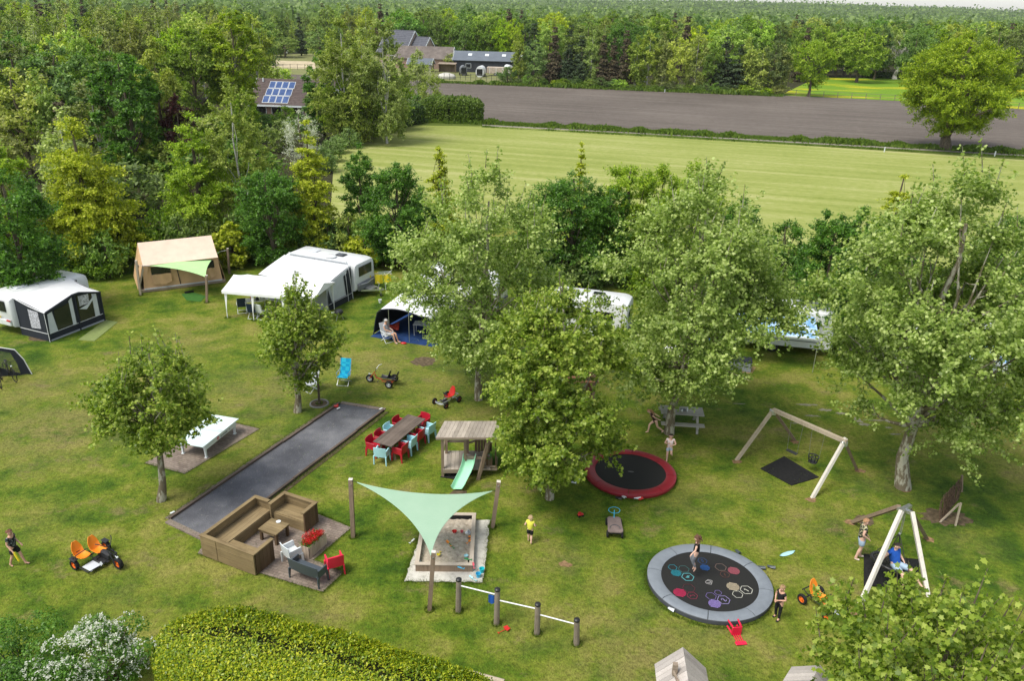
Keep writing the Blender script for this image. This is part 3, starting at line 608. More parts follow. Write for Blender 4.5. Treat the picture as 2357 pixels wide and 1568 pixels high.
# --- slide hut
def hut():
    o = Vector((-2.42, 24.72, 0)); t = thing('slide_hut', 'small wooden play hut with flat plank roof and a mint green slide', 'play hut', o, R_(3)); W, D = 1.75, 1.17
    for (x, y, h) in ((0, 0, 1.74), (.82, 0, 1.76), (0.1, D-.1, 1.62), (.9, D-.1, 1.62), (1.7, D-.1, 1.62)): MB().box((x, y, h/2), (.10, .10, h)).build('post', W_greyz, t)
    m = MB()
    for i in range(12): m.box((.02+W*(i+.5)/12-.02, D/2, .33), (W/12-.008, D+.14, .035))
    m.build('deck', W_roof, t); MB().box((W/2-.35, -.06, .26), (1.05, .035, .15)).box((W/2, D+.08, .24), (W, .035, .13)).box((-.04, D/2, .24), (.035, D, .13)).build('deck_frame', W_grey, t)
    m = MB(); k = 15; x0, x1 = -.22, 1.95
    for i in range(k):
        xa, xb = x0+(x1-x0)*i/k, x0+(x1-x0)*(i+1)/k-.008; za, zb = 1.82, 1.68
        m.hexa([(xa, -.34, za), (xb, -.34, za), (xb+.26, D-.06, zb), (xa+.26, D-.06, zb), (xa, -.34, za+.025), (xb, -.34, za+.025), (xb+.26, D-.06, zb+.025), (xa+.26, D-.06, zb+.025)])
    m.build('roof', W_roof, t); MB().box(((x0+x1)/2, -.345, 1.795), (x1-x0, .03, .075)).bar((x0+.1, .0, 1.76), (x1-.1, 0, 1.76), .05, .08).bar((x0+.4, D-.1, 1.62), (x1+.1, D-.1, 1.62), .05, .08).build('roof_beam', W_grey, t)
    for a, b_, w_ in (((0, 0, .75), (.02, D, .75), .09), ((.02, D, .8), (.82, D, .8), .09), ((.82, 0, .82), (1.45, 0, .78), .10), ((.82, D, .7), (1.6, D, .95), .08)): MB().bar(a, b_, .035, w_).build('rail', W_grey, t)
    for dx, dy in ((0, -.05), (.09, .14)): MB().bar((1.28+dx, -.18+dy, .0+dy), (1.68+dx, -.08+dy, 1.72), .09, .11).build('leaning_beam', W_greyz, t)
    m = MB()
    for i in range(6): m.box((1.22+i*.11, D-.06, .70), (.10, .03, .62+.03*math.sin(i*2)))
    hb_ = wood('dark_hut_boards', (.17, .115, .075), (.09, .06, .04), 'z'); m.build('wall_boards', hb_, t); m = MB()
    for i in range(5): m.box((1.95, .15+i*.2, .55), (.03, .18, .52))
    m.build('wall_boards', hb_, t); m = MB()
    for i in range(3): m.box((1.5+i*.13, .12, .52), (.11, .03, .5))
    m.build('wall_boards', hb_, t)
    MB().bar((1.48, .08, .25), (1.98, .08, .25), .04, .09).bar((1.98, .06, .26), (2.02, D-.3, .26), .04, .09).bar((1.48, .1, .36), (1.98, .1, .36), .04, .06).build('balcony_frame', W_grey, t)
    w = MB(); pts = [(1.70, .10+.0, .86)]; 
    w.tube([(1.66+.11*math.cos(a*PI/10), .04+.03*math.sin(a), .84+.11*math.sin(a*PI/10)) for a in range(21)], .014, 6); w.build('steering_wheel', PL['dgreen'], t)
    MB().ball((1.78, -.10, 1.60), (.06, .06, .11)).build('lamp_jar', PL['white'], t)
    s = MB(); L0, L1 = (.98, -.0, .72), (.58, -1.02, .10); wd = .50
    def sl(u, v):
        a = (v-.5)*2; lip = max(0, abs(a)-.55)/.45; f = u; x = L0[0]+(L1[0]-L0[0])*f; y = L0[1]+(L1[1]-L0[1])*f; z = .62*(1-f)**1.15+.09+(.035 if f > .93 else 0)
        wall = .13+.14*max(0, 1-f*5)
        return (x+a*wd/2*(1-.12*lip)+.03*math.sin(f*5), y, z+wall*lip**1.3)
    s.grid(sl, 22, 14, .016); s.build('slide', plain('mint_plastic', (.36, .74, .50), .35, .5, .04, 2), t, smooth=True)
hut()
tag(sheet('rubber_tile', S([(1012, 1100), (1040, 1083), (1090, 1090), (1070, 1108)]), .022, M_rubbermat), kind='structure')
tag(sheet('rubber_tile', S([(1030, 1142), (1045, 1130), (1075, 1132), (1070, 1146)]), .022, M_soil), kind='structure')
# --- shade sails
def sail(label, corners, mat, k=.10, cat='shade sail', n=18, up=0):
    Cn = [Vector(c) for c in corners]; cen = sum(Cn, Vector())/3; t = thing('shade_sail', label, cat, (cen.x, cen.y, 0)); m = MB(); idx = {}; vs = []
    for i in range(n+1):
        for j in range(n+1-i):
            b = (i/n, j/n, 1-i/n-j/n); p = sum((Cn[q]*b[q] for q in range(3)), Vector())
            for q in range(3): a, c = (q+1) % 3, (q+2) % 3; p = p+(Cn[q]-(Cn[a]+Cn[c])/2)*(k*4*b[a]*b[c]*(1-b[q])**2)
            p.z += up*27*b[0]*b[1]*b[2]
            idx[i, j] = len(vs); vs.append(p)
    fs = []
    for i in range(n):
        for j in range(n-i):
            fs.append((idx[i, j], idx[i+1, j], idx[i, j+1]))
            if i+j < n-1: fs.append((idx[i+1, j], idx[i+1, j+1], idx[i, j+1]))
    K = len(vs); m.add(vs+[v-Vector((0, 0, .006)) for v in vs], fs+[(a+K, c+K, b+K) for a, b, c in fs]); m.build('sail_cloth', mat, t, smooth=True, world=True)
    e = MB()
    for path in ([idx[i, 0] for i in range(n+1)], [idx[0, j] for j in range(n+1)], [idx[i, n-i] for i in range(n+1)]): e.tube([vs[q]-Vector((0, 0, .003)) for q in path], .010, 5)
    e.build('hem', mat, t, world=True); return t, Cn
def post(label, foot, top, w=.13, mat=None, group=None):
    t = thing('sail_post', label, 'post', foot, 0, group); f = Vector(foot); q = Vector(top)-f; q = Vector(q)
    MB().bar(Vector((0, 0, -.1)), q, w, w, (0, 1, 0)).build('timber', mat or W_greyz, t); MB().bar(q, q+q.normalized()*.012, w*.98, w*.98, (0, 1, 0)).build('end_grain', W_white, t)
    MB().tube([q*.93+Vector((0, -w*.5, 0)), q*.93+Vector((0, -w*.5-.05, 0))], .02, 6).build('eye_bolt', M_steel, t); return t
f1, f2, f3 = P(813, 1237), P(1133, 1215), P(988, 1405)
p1, p2, p3 = P_at(807, 1104, f1.y), P_at(1148, 1109, f2.y), P_at(998, 1271, f3.y)
post('tall square sail post left of the sandpit', f1, p1, group='posts of the sandpit sail'); post('tall square sail post right behind the sandpit', f2, p2, group='posts of the sandpit sail'); post('square sail post in front of the sandpit', f3, p3, .12, group='posts of the sandpit sail')
s1, s2, s3 = P_at(822, 1111, f1.y-.05), P_at(1133, 1131, f2.y-.05), P_at(992, 1280, f3.y+.12)
st_, _ = sail('pale mint triangular shade sail over the sandpit', (s1, s2, s3), M_sail, .115)
MB().tube([s1, P_at(808, 1107, f1.y-.07)], .008, 5).tube([s2, P_at(1146, 1130, f2.y-.05)], .008, 5).tube([s3, P_at(997, 1276, f3.y)], .008, 5).build('tension_rope', M_rope, st_, world=True)
# --- sandpit
sheet('sandy_slab', [(-3.06, 18.93), (-.70, 18.97), (-.58, 22.10), (-2.75, 22.05)], .02, M_slab, jag=.05)
b0 = Vector((-2.77, 19.38, 0)); t = thing('sandpit', 'timber sandpit half covered by the mint shade sail', 'sandpit', b0, R_(1.2)); W, D, h = 1.74, 2.66, .26
for (x, y, lx, ly) in ((W/2, .03, W, .05), (W/2, D-.03, W, .05), (.03, D/2, .05, D-.12), (W-.03, D/2, .05, D-.12)): MB().box((x, y, h/2), (lx, ly, h)).build('side_board', W_greyz, t)
for (x, y, lx, ly, mt) in ((W/2, .05, W+.06, .13, 'x'), (W/2, D-.04, W+.06, .13, 'x'), (.04, D/2, .13, D-.235, 'y'), (W-.04, D/2, .13, D-.235, 'y')): MB().rbox((x, y, h+.018), (lx, ly, .034), .006).build('cap_board', W_capx if 0 else wood('cap_board_'+mt, (.50, .43, .36), (.36, .30, .24), mt), t)
MB().box((W/2, D-.075, .15), (W-.2, .02, .19)).build('liner', M_rubbermat, t)
rng = np.random.default_rng(12); Z = rng.normal(size=(30, 44)); 
for _ in range(2): Z = (Z+np.roll(Z, 1, 0)+np.roll(Z, -1, 0)+np.roll(Z, 1, 1)+np.roll(Z, -1, 1))/5
def sz(u, v): i, j = min(29, int(u*29)), min(43, int(v*43)); return .09+Z[i, j]*.05+.05*math.exp(-((u-.5)**2+(v-.4)**2)*8)
MB().grid(lambda u, v: (.07+u*(W-.14), .07+v*(D-.16), sz(u, v)), 29, 43, .02).build('sand', M_sand, t, smooth=True)
def bucket(label, col, loc, r=.085, h=.15, tilt=(0, 0), name='bucket', inner=None):
    o = MB().lathe([(.001, .004), (r*.72, .004), (r*.98, h-.008), (r*1.08, h-.008), (r*1.08, h), (r*.93, h), (r*.68, .015), (.001, .015)], n=18).build(name, PL[col], smooth=True)
    tag(o, label, 'bucket' if name == 'bucket' else 'toy'); o.location = loc; o.rotation_euler = (tilt[0], tilt[1], 0); return o
def spade(label, col, loc, rz, L=.3, w=.11, tilt=.1, name='toy_spade'):
    m = MB(); m.grid(lambda u, v: ((v-.5)*w*(1-.25*u), u*.13, .01+.025*(2*v-1)**2+.01*u), 5, 5, .006).tube([(0, -.0, .015), (0, -L, .03)], .010, 6).tube([(-.035, -L, .03), (.035, -L, .03)], .011, 6)
    o = tag(m.build(name, PL[col], smooth=True), label, 'toy'); o.location = loc; o.rotation_euler = (tilt, 0, rz); return o
bucket('turquoise bucket at the slab corner, the farther of two', 'teal', P(1109, 1318, .02), .08, .15); bucket('light blue bucket at the slab corner, nearest the camera', 'cyan', P(1101, 1329, .02), .08, .14)
bucket('grey-white bucket tipped over at the back of the sandpit', 'white', P(1073, 1228, .2), .07, .13, (.3, .9)); bucket('small grey bucket sunk in the sand near the front board', 'grey', P(1044, 1304, .12), .06, .1)
bucket('pale blue bowl on the sand beside the right board', 'blue', P(1073, 1282, .12), .065, .05); bucket('red bowl on the sand next to the sail edge', 'bred', P(1046, 1226, .14), .075, .06); bucket('rose cup in the sand right of the red bowl', 'rose', P(1063, 1226, .14), .05, .06)
bucket('black bucket by the right board of the sandpit', 'black', P(1081, 1296, .12), .07, .12, (.5, .2)); spade('yellow sand shovel next to the front sail post', 'yellow', P(1011, 1276, .14), 2.9, .1, .14)
spade('orange sand scoop in the middle of the sandpit', 'orange', P(1032, 1252, .14), .6, .16, .1); spade('olive toy rake beside the orange scoop', 'dgreen', P(1038, 1258, .13), .7, .16, .05, name='toy_rake'); spade('green toy scoop by the right board', 'dgreen', P(1078, 1290, .3), 1.6, .1, .09); spade('orange toy digger arm against the right board', 'orange', P(1080, 1248, .2), -.6, .12, .1)
spade('pink spade lying on the right cap board', 'rose', P(1090, 1304, .31), .2, .12, .07); spade('blue spade lying on the front cap board', 'cyan', P(1062, 1310, .30), 1.4, .08, .06); spade('pale blue spade on the slab in front of the sandpit', 'blue', P(1087, 1333, .03), .9, .16, .08)
spade('small white toy spade in the left sand corner', 'white', P(968, 1298, .12), .4, .1, .06); spade('white toy car track piece on the slab left of the sandpit', 'white', P(948, 1248, .03), -.6, .1, .06)
MBt = MB().rbox((0, 0, .04), (.12, .07, .06), .02); tag(MBt.build('toy_car', PL['orange']), 'brown-orange toy car at the right side of the sandpit', 'toy').location = P(1082, 1238, .14)
# --- turning bars
fe = [P(1055, 1408), P(1143, 1437), P(1236, 1460), P(1327, 1484)]; tp = [P_at(1056, 1333, fe[0].y), P_at(1145, 1356, fe[1].y), P_at(1238, 1390, fe[2].y), P_at(1328, 1426, fe[3].y)]
t = thing('turning_bars', 'row of four round posts with three steel turning bars stepping down', 'turning bars', fe[0])
for i in range(4):
    a, b_ = fe[i], tp[i]; d = Vector((b_.x, a.y, b_.z)); m = MB().tube([a-Vector((0, 0, .1)), a.lerp(d, .5), d-Vector((0, 0, .05))], [.085, .08, .078], 14); p_ = m.build('post', W_post, t, smooth=True, world=True)
    MB().tube([d-Vector((0, 0, .06)), d-Vector((0, 0, .01)), d+Vector((0, 0, .02))], [.084, .084, .05], 14).build('post_cap', M_blacksteel, p_, world=False, smooth=True)
    p_.children[0].location = -t.location
for i, ((xa, ya), (xb, yb)) in enumerate((((1061, 1348), (1141, 1370)), ((1152, 1382), (1232, 1403)), ((1241, 1415), (1325, 1439)))):
    a = P_at(xa, ya, fe[i].y); b_ = P_at(xb, yb, fe[i+1].y); MB().tube([Vector((fe[i].x, fe[i].y, a.z)), Vector((fe[i+1].x, fe[i+1].y, b_.z))], .019, 10).build('bar', plain('polished_steel', (.8, .8, .82), .3, .5, .02, 5) if i == 0 else bpy.data.materials['polished_steel'], t, smooth=True, world=True)
o = MB(); o.grid(lambda u, v: ((u-.5)*.26, .02*math.sin(u*9)+.015, -v*(.26+.05*math.sin(u*5))), 8, 5, .01); o = tag(o.build('jacket', PL['kblue'], smooth=True), 'blue jacket hung over the highest turning bar', 'jacket'); q = P_at(1135, 1371, (fe[1]+Vector((0, 0, 0))).y+.06); o.location = q
spade('red plastic bat in the grass below the turning bars', 'bred', P(1163, 1451, .02), -.9, .24, .2, 0, name='play_bat')
# --- in-ground trampolines
def tramp(label, c, R, ex, ey, rz, mpad, mside, mmat, hgt=.17):
    t = thing('trampoline', label, 'trampoline', c, rz); k = .775
    MB().lathe([(R*.99, 0), (R, .02), (R, hgt-.03), (R*.985, hgt)], n=72, ex=ex, ey=ey, cap=False).build('skirt', mside, t, smooth=True)
    a = MB()
    for s_ in range(8):
        a0, a1 = s_*PI/4+.006, (s_+1)*PI/4-.006
        def f(u, v): an = a0+(a1-a0)*u; r = R*(k+(1.0-k)*v); z = hgt+.028-(.03 if v in (0, 1) else 0)+.012*math.sin(PI*v); return (r*ex*math.cos(an), r*ey*math.sin(an), z)
        a.grid(lambda u, v: f(1-u, v), 9, 5, .02)
    a.build('edge_pad', mpad, t, smooth=True)
    MB().lathe([(.001, hgt-.03), (R*.3, hgt-.033), (R*(k+.01), hgt-.02)], n=72, ex=ex, ey=ey, cap=False).build('jumping_mat', mmat, t, smooth=True); return t
M_tmat = plain('trampoline_mesh', (.018, .018, .018), .75, .3, .12, 90); M_gpad = plain('grey_vinyl', (.20, .225, .26), .5, .4, .06, 5); M_gside = plain('dark_grey_vinyl', (.075, .08, .095), .5, .4, .1, 6); M_rpad = plain('red_vinyl', (.27, .016, .028), .4, .5, .08, 5)
c = P(1633, 1336, .17); tg_ = tramp('large grey-edged trampoline with coloured hexagon game printed on its mat', (c.x, c.y, 0), 1.86, 1.0, .93, R_(-14), M_gpad, M_gside, M_tmat)
c = P(1451, 1085, .17); tr_ = tramp('red-edged trampoline with plain black mat', (c.x, c.y, 0), 1.69, 1.0, .93, R_(-10), M_rpad, M_rpad, M_tmat)
MB().ball((.02, 0, .15), (.12, .05, .004)).build('print', plain('faded_print', (.12, .12, .12), .8), tr_)
# printed game: numbers and hexagons
D_G = {'1': [[(-.25, .3), (0, .5), (0, -.5)]], '2': [[(-.25, .3), (-.1, .5), (.15, .5), (.25, .25), (-.25, -.5), (.28, -.5)]], '3': [[(-.25, .5), (.25, .5), (0, .1), (.25, -.15), (.1, -.5), (-.25, -.42)]],
       '4': [[(.1, -.5), (.1, .5), (-.28, -.15), (.3, -.15)]], '5': [[(.25, .5), (-.2, .5), (-.22, .08), (.1, .1), (.25, -.2), (.1, -.5), (-.25, -.42)]], '6': [[(.2, .5), (-.1, .4), (-.25, -.1), (-.15, -.45), (.15, -.48), (.22, -.1), (-.2, 0)]]}
pr = {}
def prm(c):
    if c not in pr: pr[c] = plain('print_%d' % len(pr), c, .7, .2, .05)
    return pr[c]
inv = Matrix.Rotation(R_(14), 3, 'Z')
def tp_(x, y): p = P((2050+x*.338)/1.45396, (1750+y*.338)/1.45396, .15); q = inv @ Vector((p.x-tg_.location.x, p.y-tg_.location.y, 0)); return q
def stroke(m, pts, w, z=.153):
    for a, b_ in zip(pts, pts[1:]):
        a = Vector((a[0], a[1], z)); b_ = Vector((b_[0], b_[1], z)); d = (b_-a); 
        if d.length < 1e-5: continue
        d.normalize(); m.bar(a-d*w*.4, b_+d*w*.4, w, .003)
def hexa_(cx, cy, r, colr, w=.014, fill=False, num=None, rot=0):
    c = tp_(cx, cy); m = MB(); R0 = Matrix.Rotation(R_(14), 3, 'Z')
    pts = [(c.x+r*math.cos(a*PI/3+.3), c.y+r*math.sin(a*PI/3+.3)) for a in range(7)]
    if fill:
        for k in range(-3, 4):
            yy = k*r*.27; hw = math.sqrt(max(0, r*r-yy*yy)); stroke(m, [(c.x-hw, c.y+yy), (c.x+hw, c.y+yy)], r*.15)
    else: stroke(m, pts, w)
    if num:
        for st in D_G[num]: stroke(m, [(c.x+(x*math.cos(rot)-y*math.sin(rot))*r*.75, c.y+(x*math.sin(rot)+y*math.cos(rot))*r*.75) for x, y in st], w*1.3)
    m.build('print', prm(colr), tg_)
cy_, te, re_, wh, pu, br, bl = (.12, .42, .46), (.02, .20, .26), (.22, .03, .06), (.50, .50, .44), (.17, .13, .32), (.22, .10, .09), (.03, .07, .18)
for a in ((595, 445, .14, te), (705, 462, .17, (.05, .14, .14)), (630, 500, .15, te, .014, True), (745, 540, .19, cy_, .016, False, '4', 2.4), (755, 650, .19, (.10, .03, .04)), (665, 695, .18, (.42, .02, .08), .014, True), (790, 725, .16, re_, .014, False, '3', 2.0),
          (1045, 695, .11, pu), (975, 730, .16, pu), (1010, 805, .17, (.24, .18, .46), .014, True), (1100, 767, .19, (.28, .24, .46), .016, False, '2', 1.2), (1192, 635, .18, (.42, .36, .26), .014, True), (1325, 668, .19, wh, .018, False, '1', 1.0), (1238, 712, .16, wh, .014),
          (1070, 443, .18, (.20, .14, .12)), (1200, 478, .17, (.34, .09, .12), .014, True), (1112, 515, .15, (.13, .06, .05), .013, False, '6', .2), (890, 380, .15, bl, .014, False, '5', .4), (915, 447, .14, (.03, .10, .30), .014, True)): hexa_(*a)
c = tp_(952, 588); m = MB(); stroke(m, [(c.x-.10, c.y-.03), (c.x-.02, c.y+.10), (c.x+.10, c.y+.08), (c.x+.08, c.y-.10), (c.x-.06, c.y-.10), (c.x-.10, c.y-.03)], .018); stroke(m, [(c.x-.04, c.y+.05), (c.x+.05, c.y+.04), (c.x+.04, c.y-.05), (c.x-.04, c.y-.05)], .02); m.build('print', prm((.36, .35, .35)), tg_)
# --- double swing
fL1, fL2, fR1, fR2 = P(1696, 1059), P(1829, 1014), P(1870, 1146), P(1972, 1081)
mL, mR = (fL1+fL2)/2, (fR1+fR2)/2; aL = P_at(1777, 957, mL.y); aR = P_at(1890, 1000, mR.y); aL = Vector((mL.x, mL.y, aL.z)); aR = Vector((mR.x, mR.y, aR.z))
zb = (aL.z+aR.z)/2; aL.z = aR.z = zb
t = thing('swing_set', 'wooden double swing with a flat seat and a toddler seat', 'swing', (mL+mR)/2)
for f, a, mt in ((fL1, aL, W_swing), (fL2, aL, W_greyz), (fR1, aR, W_white), (fR2, aR, W_greyz)): d = (a-f).normalized(); MB().bar(f-d*.05, a+d*(.12 if f is fR1 else .0), .11, .11, (0, 1, .2)).build('leg', mt, t, world=True)  # brighter wood on the camera-side legs: light painted into the colour
MB().bar(aL, aR+(aR-aL).normalized()*.1, .12, .15).build('crossbeam', W_swing, t, world=True)
for a in (aL, aR): MB().rbox(a-Vector((0, 0, .1)), (.22, .2, .2), .02).build('bracket', M_steel, t, world=True)
bd = (aR-aL).normalized(); pn = Vector((-bd.y, bd.x, 0)); Lb = (aR-aL).length
for q, kind in ((.36, 'flat'), (.66, 'tod')):
    cc_ = aL+bd*Lb*q; sz_ = .42; hw = .21
    for s_ in (-1, 1): MB().tube([cc_+bd*s_*(hw+.05)-Vector((0, 0, .08)), Vector((*(cc_+bd*s_*hw).xy, sz_+(.25 if kind == 'tod' else .02)))], .007, 5).build('chain', M_chain, t, world=True)
    cs = Vector((cc_.x, cc_.y, sz_)); an = math.atan2(bd.y, bd.x)
    if kind == 'flat': MB().rbox(cs, (.46, .17, .035), .012, an).build('seat', PL['black'], t, world=True)
    else:
        m = MB(); ring = [cs+bd*(.20*math.cos(a*PI/8))+pn*(.17*math.sin(a*PI/8))+Vector((0, 0, .24)) for a in range(17)]; low = [cs+bd*(.15*math.cos(a*PI/8))+pn*(.13*math.sin(a*PI/8)) for a in range(17)]
        m.tube(ring, .022, 6); m.tube(low, .02, 6); m.rbox(cs, (.28, .24, .03), .01, an)
        for a in (0, 2, 4, 6, 8, 10, 12, 14): m.tube([ring[a], low[a]], .017, 5)
        m.tube([cs+pn*.17+Vector((0, 0, .24)), cs-pn*.17+Vector((0, 0, .24))], .02, 6); m.build('toddler_seat', PL['black'], t, world=True)
def mat_(lab, pix, h=.03):
    pts = [P(*q) for q in pix]; o = MB().prism([v2(p) for p in pts][::-1], -.02, h).build('rubber_mat', M_rubbermat); tag(o, lab, 'mat')
mat_('black rubber mat under the double swing', [(1750, 1080), (1822, 1119), (1885, 1100), (1805, 1052)]); mat_('black rubber mat under the basket swing', [(1988, 1277), (1988, 1350), (2113, 1356), (2115, 1290)])
# --- basket swing
ft = [P(1973, 1408), P(2136, 1372), P(2133, 1240), P(1962, 1203)]; cen = sum(ft, Vector())/4; hub = P_at(2081, 1172, cen.y); hub = Vector((cen.x, cen.y, hub.z)); 
t = thing('basket_swing', 'four-legged basket swing with white timber legs and round net seat', 'swing', (cen.x, cen.y, 0))
for f, mt, of in zip(ft, (W_white, W_white, W_greyz, W_greyz), ((-.16, -.1), (.14, -.14), (.15, .1), (-.14, .12))): a = hub+Vector((*of, 0)); d = (a-f).normalized(); MB().bar(f-d*.05, a, .115, .115, (0, 1, .2)).build('leg', mt, t, world=True)  # front legs pale, rear legs dark: light and shade put into the colour
MB().bar(hub+Vector((-.2, -.12, .03)), hub+Vector((.2, .12, .03)), .12, .12).bar(hub+Vector((-.18, .14, -.06)), hub+Vector((.18, -.14, -.06)), .1, .1).build('hub_bracket', M_steel, t, world=True)
sc_ = P(2046, 1296, .50); sc_ = Vector((sc_.x+.05, sc_.y, .50)); kn = hub.lerp(sc_, .46)+Vector((.03, 0, .0))
sR = .56; tx = Matrix.Rotation(R_(12), 3, 'Y') @ Matrix.Rotation(R_(-8), 3, 'X')
rp = [sc_+tx @ Vector((sR*math.cos(a*PI/16), sR*math.sin(a*PI/16), 0)) for a in range(33)]; MB().tube(rp, .05, 8).build('seat_ring', PL['black'], t, smooth=True, world=True)
nm = MB()
for i in range(-4, 5):
    y = i*.12; hw = math.sqrt(max(0, (sR-.02)**2-y*y)); nm.tube([sc_+tx @ Vector((-hw, y, 0)), sc_+tx @ Vector((0, y, -.04)), sc_+tx @ Vector((hw, y, 0))], .013, 5).tube([sc_+tx @ Vector((y, -hw, 0)), sc_+tx @ Vector((y, 0, -.05)), sc_+tx @ Vector((y, hw, 0))], .013, 5)
for a in range(8): nm.ball(sc_+tx @ Vector((.36*math.cos(a*PI/4), .36*math.sin(a*PI/4), .0)), .025, 6, 4)
nm.build('net', M_rope, t, world=True)
for a in (3, 11, 19, 27): MB().tube([kn, rp[a]], .014, 6).build('rope', M_rope, t, world=True)
MB().tube([hub-Vector((0, 0, .1)), kn], .012, 6).tube([hub+Vector((.04, 0, -.1)), kn+Vector((.05, 0, 0))], .010, 6).build('rope', M_chain, t, world=True); MB().ball(kn, .04).build('shackle', M_steel, t, world=True)
# --- wicker screen lying against a frame
a = P(2165, 1202); t = thing('wicker_screen', 'leaning brushwood screen propped by two battens at the right', 'screen', a)
p0, p1 = P(2160, 1198), P(2178, 1128); q0 = P_at(2163, 1172, p0.y); lo0, lo1 = P(2164, 1203), P(2200, 1120)
m = MB(); rng = np.random.default_rng(4)
c00, c10 = P(2163, 1202), P(2205, 1150); tA, tB = P_at(2166, 1150, c00.y+.2), P_at(2213, 1100, c10.y+.5)
for i in range(70):
    u = i/69; b_ = c00.lerp(c10, u); e = tA.lerp(tB, u); j = Vector(rng.normal(size=3))*.03; m.tube([b_+j*.3, b_.lerp(e, .5)+j, e*(1)+Vector((0, 0, rng.uniform(-.1, .1)))], [.014, .012, .008], 4)
m.build('brushwood', M_straw, t, world=True)
for f, e in (((2199, 1211), (2212, 1158)), ((2163, 1203), (2208, 1160))): fp = P(*f); ep = P_at(*e, fp.y+(.1 if f[0] > 2180 else .5)); MB().bar(fp, ep, .05, .05, (0, 1, 0)).build('prop_batten', W_swing, t, world=True)
gp = P(2213, 1152); MB().bar(P_at(2213, 1160, c10.y+.5), tB+Vector((0, 0, .1)), .06, .06, (0, 1, 0)).build('prop_batten', W_greyz, t, world=True)
# --- picnic table
a, b_ = P(1533, 951, .72), P(1601, 946, .72); an = R_(-4)
c = P(1567, 985); t = thing('picnic_table', 'weathered grey picnic table behind the middle plane trunk', 'picnic table', (c.x, c.y+.15, 0), R_(-5))
m = MB()
for i in range(4): m.box((0, -.28+i*.185, .72), (1.75, .175, .035))
m.build('table_top', W_roof2 if 0 else wood('silver_grey_wood', (.40, .38, .35), (.27, .255, .23), 'x'), t)
for s_ in (-1, 1):
    m = MB(); m.box((0, s_*.72, .42), (1.75, .13, .035)).box((0, s_*.58, .42), (1.75, .13, .035)); m.build('bench_board', bpy.data.materials['silver_grey_wood'], t)
for x in (-.62, .62):
    m = MB()
    for s_ in (-1, 1): m.bar((x, s_*.62, 0), (x, s_*.22, .70), .05, .09, (1, 0, 0))
    m.bar((x, -.76, .37), (x, .76, .37), .04, .09).bar((x, -.34, .68), (x, .34, .68), .04, .07); m.build('trestle', bpy.data.materials['silver_grey_wood'], t)
for (x, y, hh, r, cn, lb) in ((-.02, -.1, .1, .035, 'white', 'white cup on the picnic table'), (.20, -.08, .16, .03, 'white', 'white bottle on the picnic table')):
    o = tag(MB().lathe([(.001, 0), (r, 0), (r, hh*.7), (r*.5, hh), (.001, hh)], n=12).build('cup' if r > .032 else 'bottle', PL[cn], smooth=True), lb, 'cup' if r > .032 else 'bottle'); o.location = t.location+Vector((x, y, .74))
o = tag(MB().rbox((0, 0, .02), (.22, .15, .03), .01).build('booklet', PL['grey']), 'dark booklet on the picnic table', 'booklet'); o.location = t.location+Vector((.05, .03, .74))
# --- wooden play tower half hidden behind the bright green plane
c = P(1306, 985); t = thing('play_tower', 'brown wooden play tower half hidden behind the bright green plane tree', 'play tower', c, R_(6))
for x in (-.85, .85):
    for y in (-.6, .6): MB().box((x, y, 1.35), (.11, .11, 2.7)).build('post', W_greyz, t)
m = MB()
for i in range(10): m.box((-.81+i*.18, 0, 1.2), (.17, 1.3, .04))
m.build('deck', W_roof, t); m = MB()
for s_ in (-1, 1):
    for i in range(5): y = s_*(.1+i*.17); z = 3.05-abs(y)*.75; m.hexa([(-1.0, y-.085, z-.0+s_*.0), (1.0, y-.085, z), (1.0, y+.085, z), (-1.0, y+.085, z), (-1.0, y-.085, z+.03), (1.0, y-.085, z+.03), (1.0, y+.085, z+.03), (-1.0, y+.085, z+.03)])
m.build('roof', wood('red_brown_boards', (.21, .105, .065), (.12, .06, .04), 'x'), t); m = MB()
for i in range(9): m.box((-.75+i*.18, -.62, 1.55), (.14, .03, .62))
for i in range(6): m.box((.87, -.5+i*.18, 1.55), (.03, .14, .62))
m.build('railing', bpy.data.materials['red_brown_boards'], t); m = MB()
for i in range(6): m.bar((-1.3+i*.09, -.35, .15+i*.2), (-1.3+i*.09, .35, .15+i*.2), .04, .08)
m.bar((-1.4, -.35, 0), (-.85, -.35, 1.2), .05, .09).bar((-1.4, .35, 0), (-.85, .35, 1.2), .05, .09); m.build('ladder', W_grey, t)
MB().bar((-.8, -.6, .55), (.8, -.6, .55), .05, .1).bar((-.8, -.65, .2), (.1, -.65, 1.1), .05, .08).build('brace', W_grey, t)
# --- cart with steering ring
c = P(1413, 1222); t = thing('ride_on_cart', 'flat four-wheeled cart with blue steering ring near the grass middle', 'cart', (c.x, c.y, 0), R_(-3))
MB().prism([(-.24, -.42), (-.18, -.48), (.2, -.48), (.26, -.42), (.22, .30), (.16, .36), (-.16, .36), (-.22, .30)], .26, .30).build('platform', plain('worn_plywood', (.22, .17, .16), .8, .2, .15, 6), t)
for x in (-.24, .24):
    for y in (-.36, .30): MB().lathe([(.05, -.03), (.11, -.03), (.125, 0), (.11, .03), (.05, .03)], (x, y, .125), 16, M=Matrix.Rotation(PI/2, 3, 'Y')).build('wheel', M_tyre, t, smooth=True)
MB().box((0, -.36, .18), (.44, .04, .1)).box((0, .30, .18), (.44, .04, .1)).build('axle', M_blacksteel, t)
m = MB(); m.tube([(0, .30, .30), (0, .42, .52)], .014, 6); m.tube([(.19*math.cos(a*PI/10), .42+.12*math.sin(a*PI/10), .52+.04*math.sin(a*PI/10)) for a in range(21)], .008, 6); m.build('steering_ring', PL['cyan'], t, smooth=True)
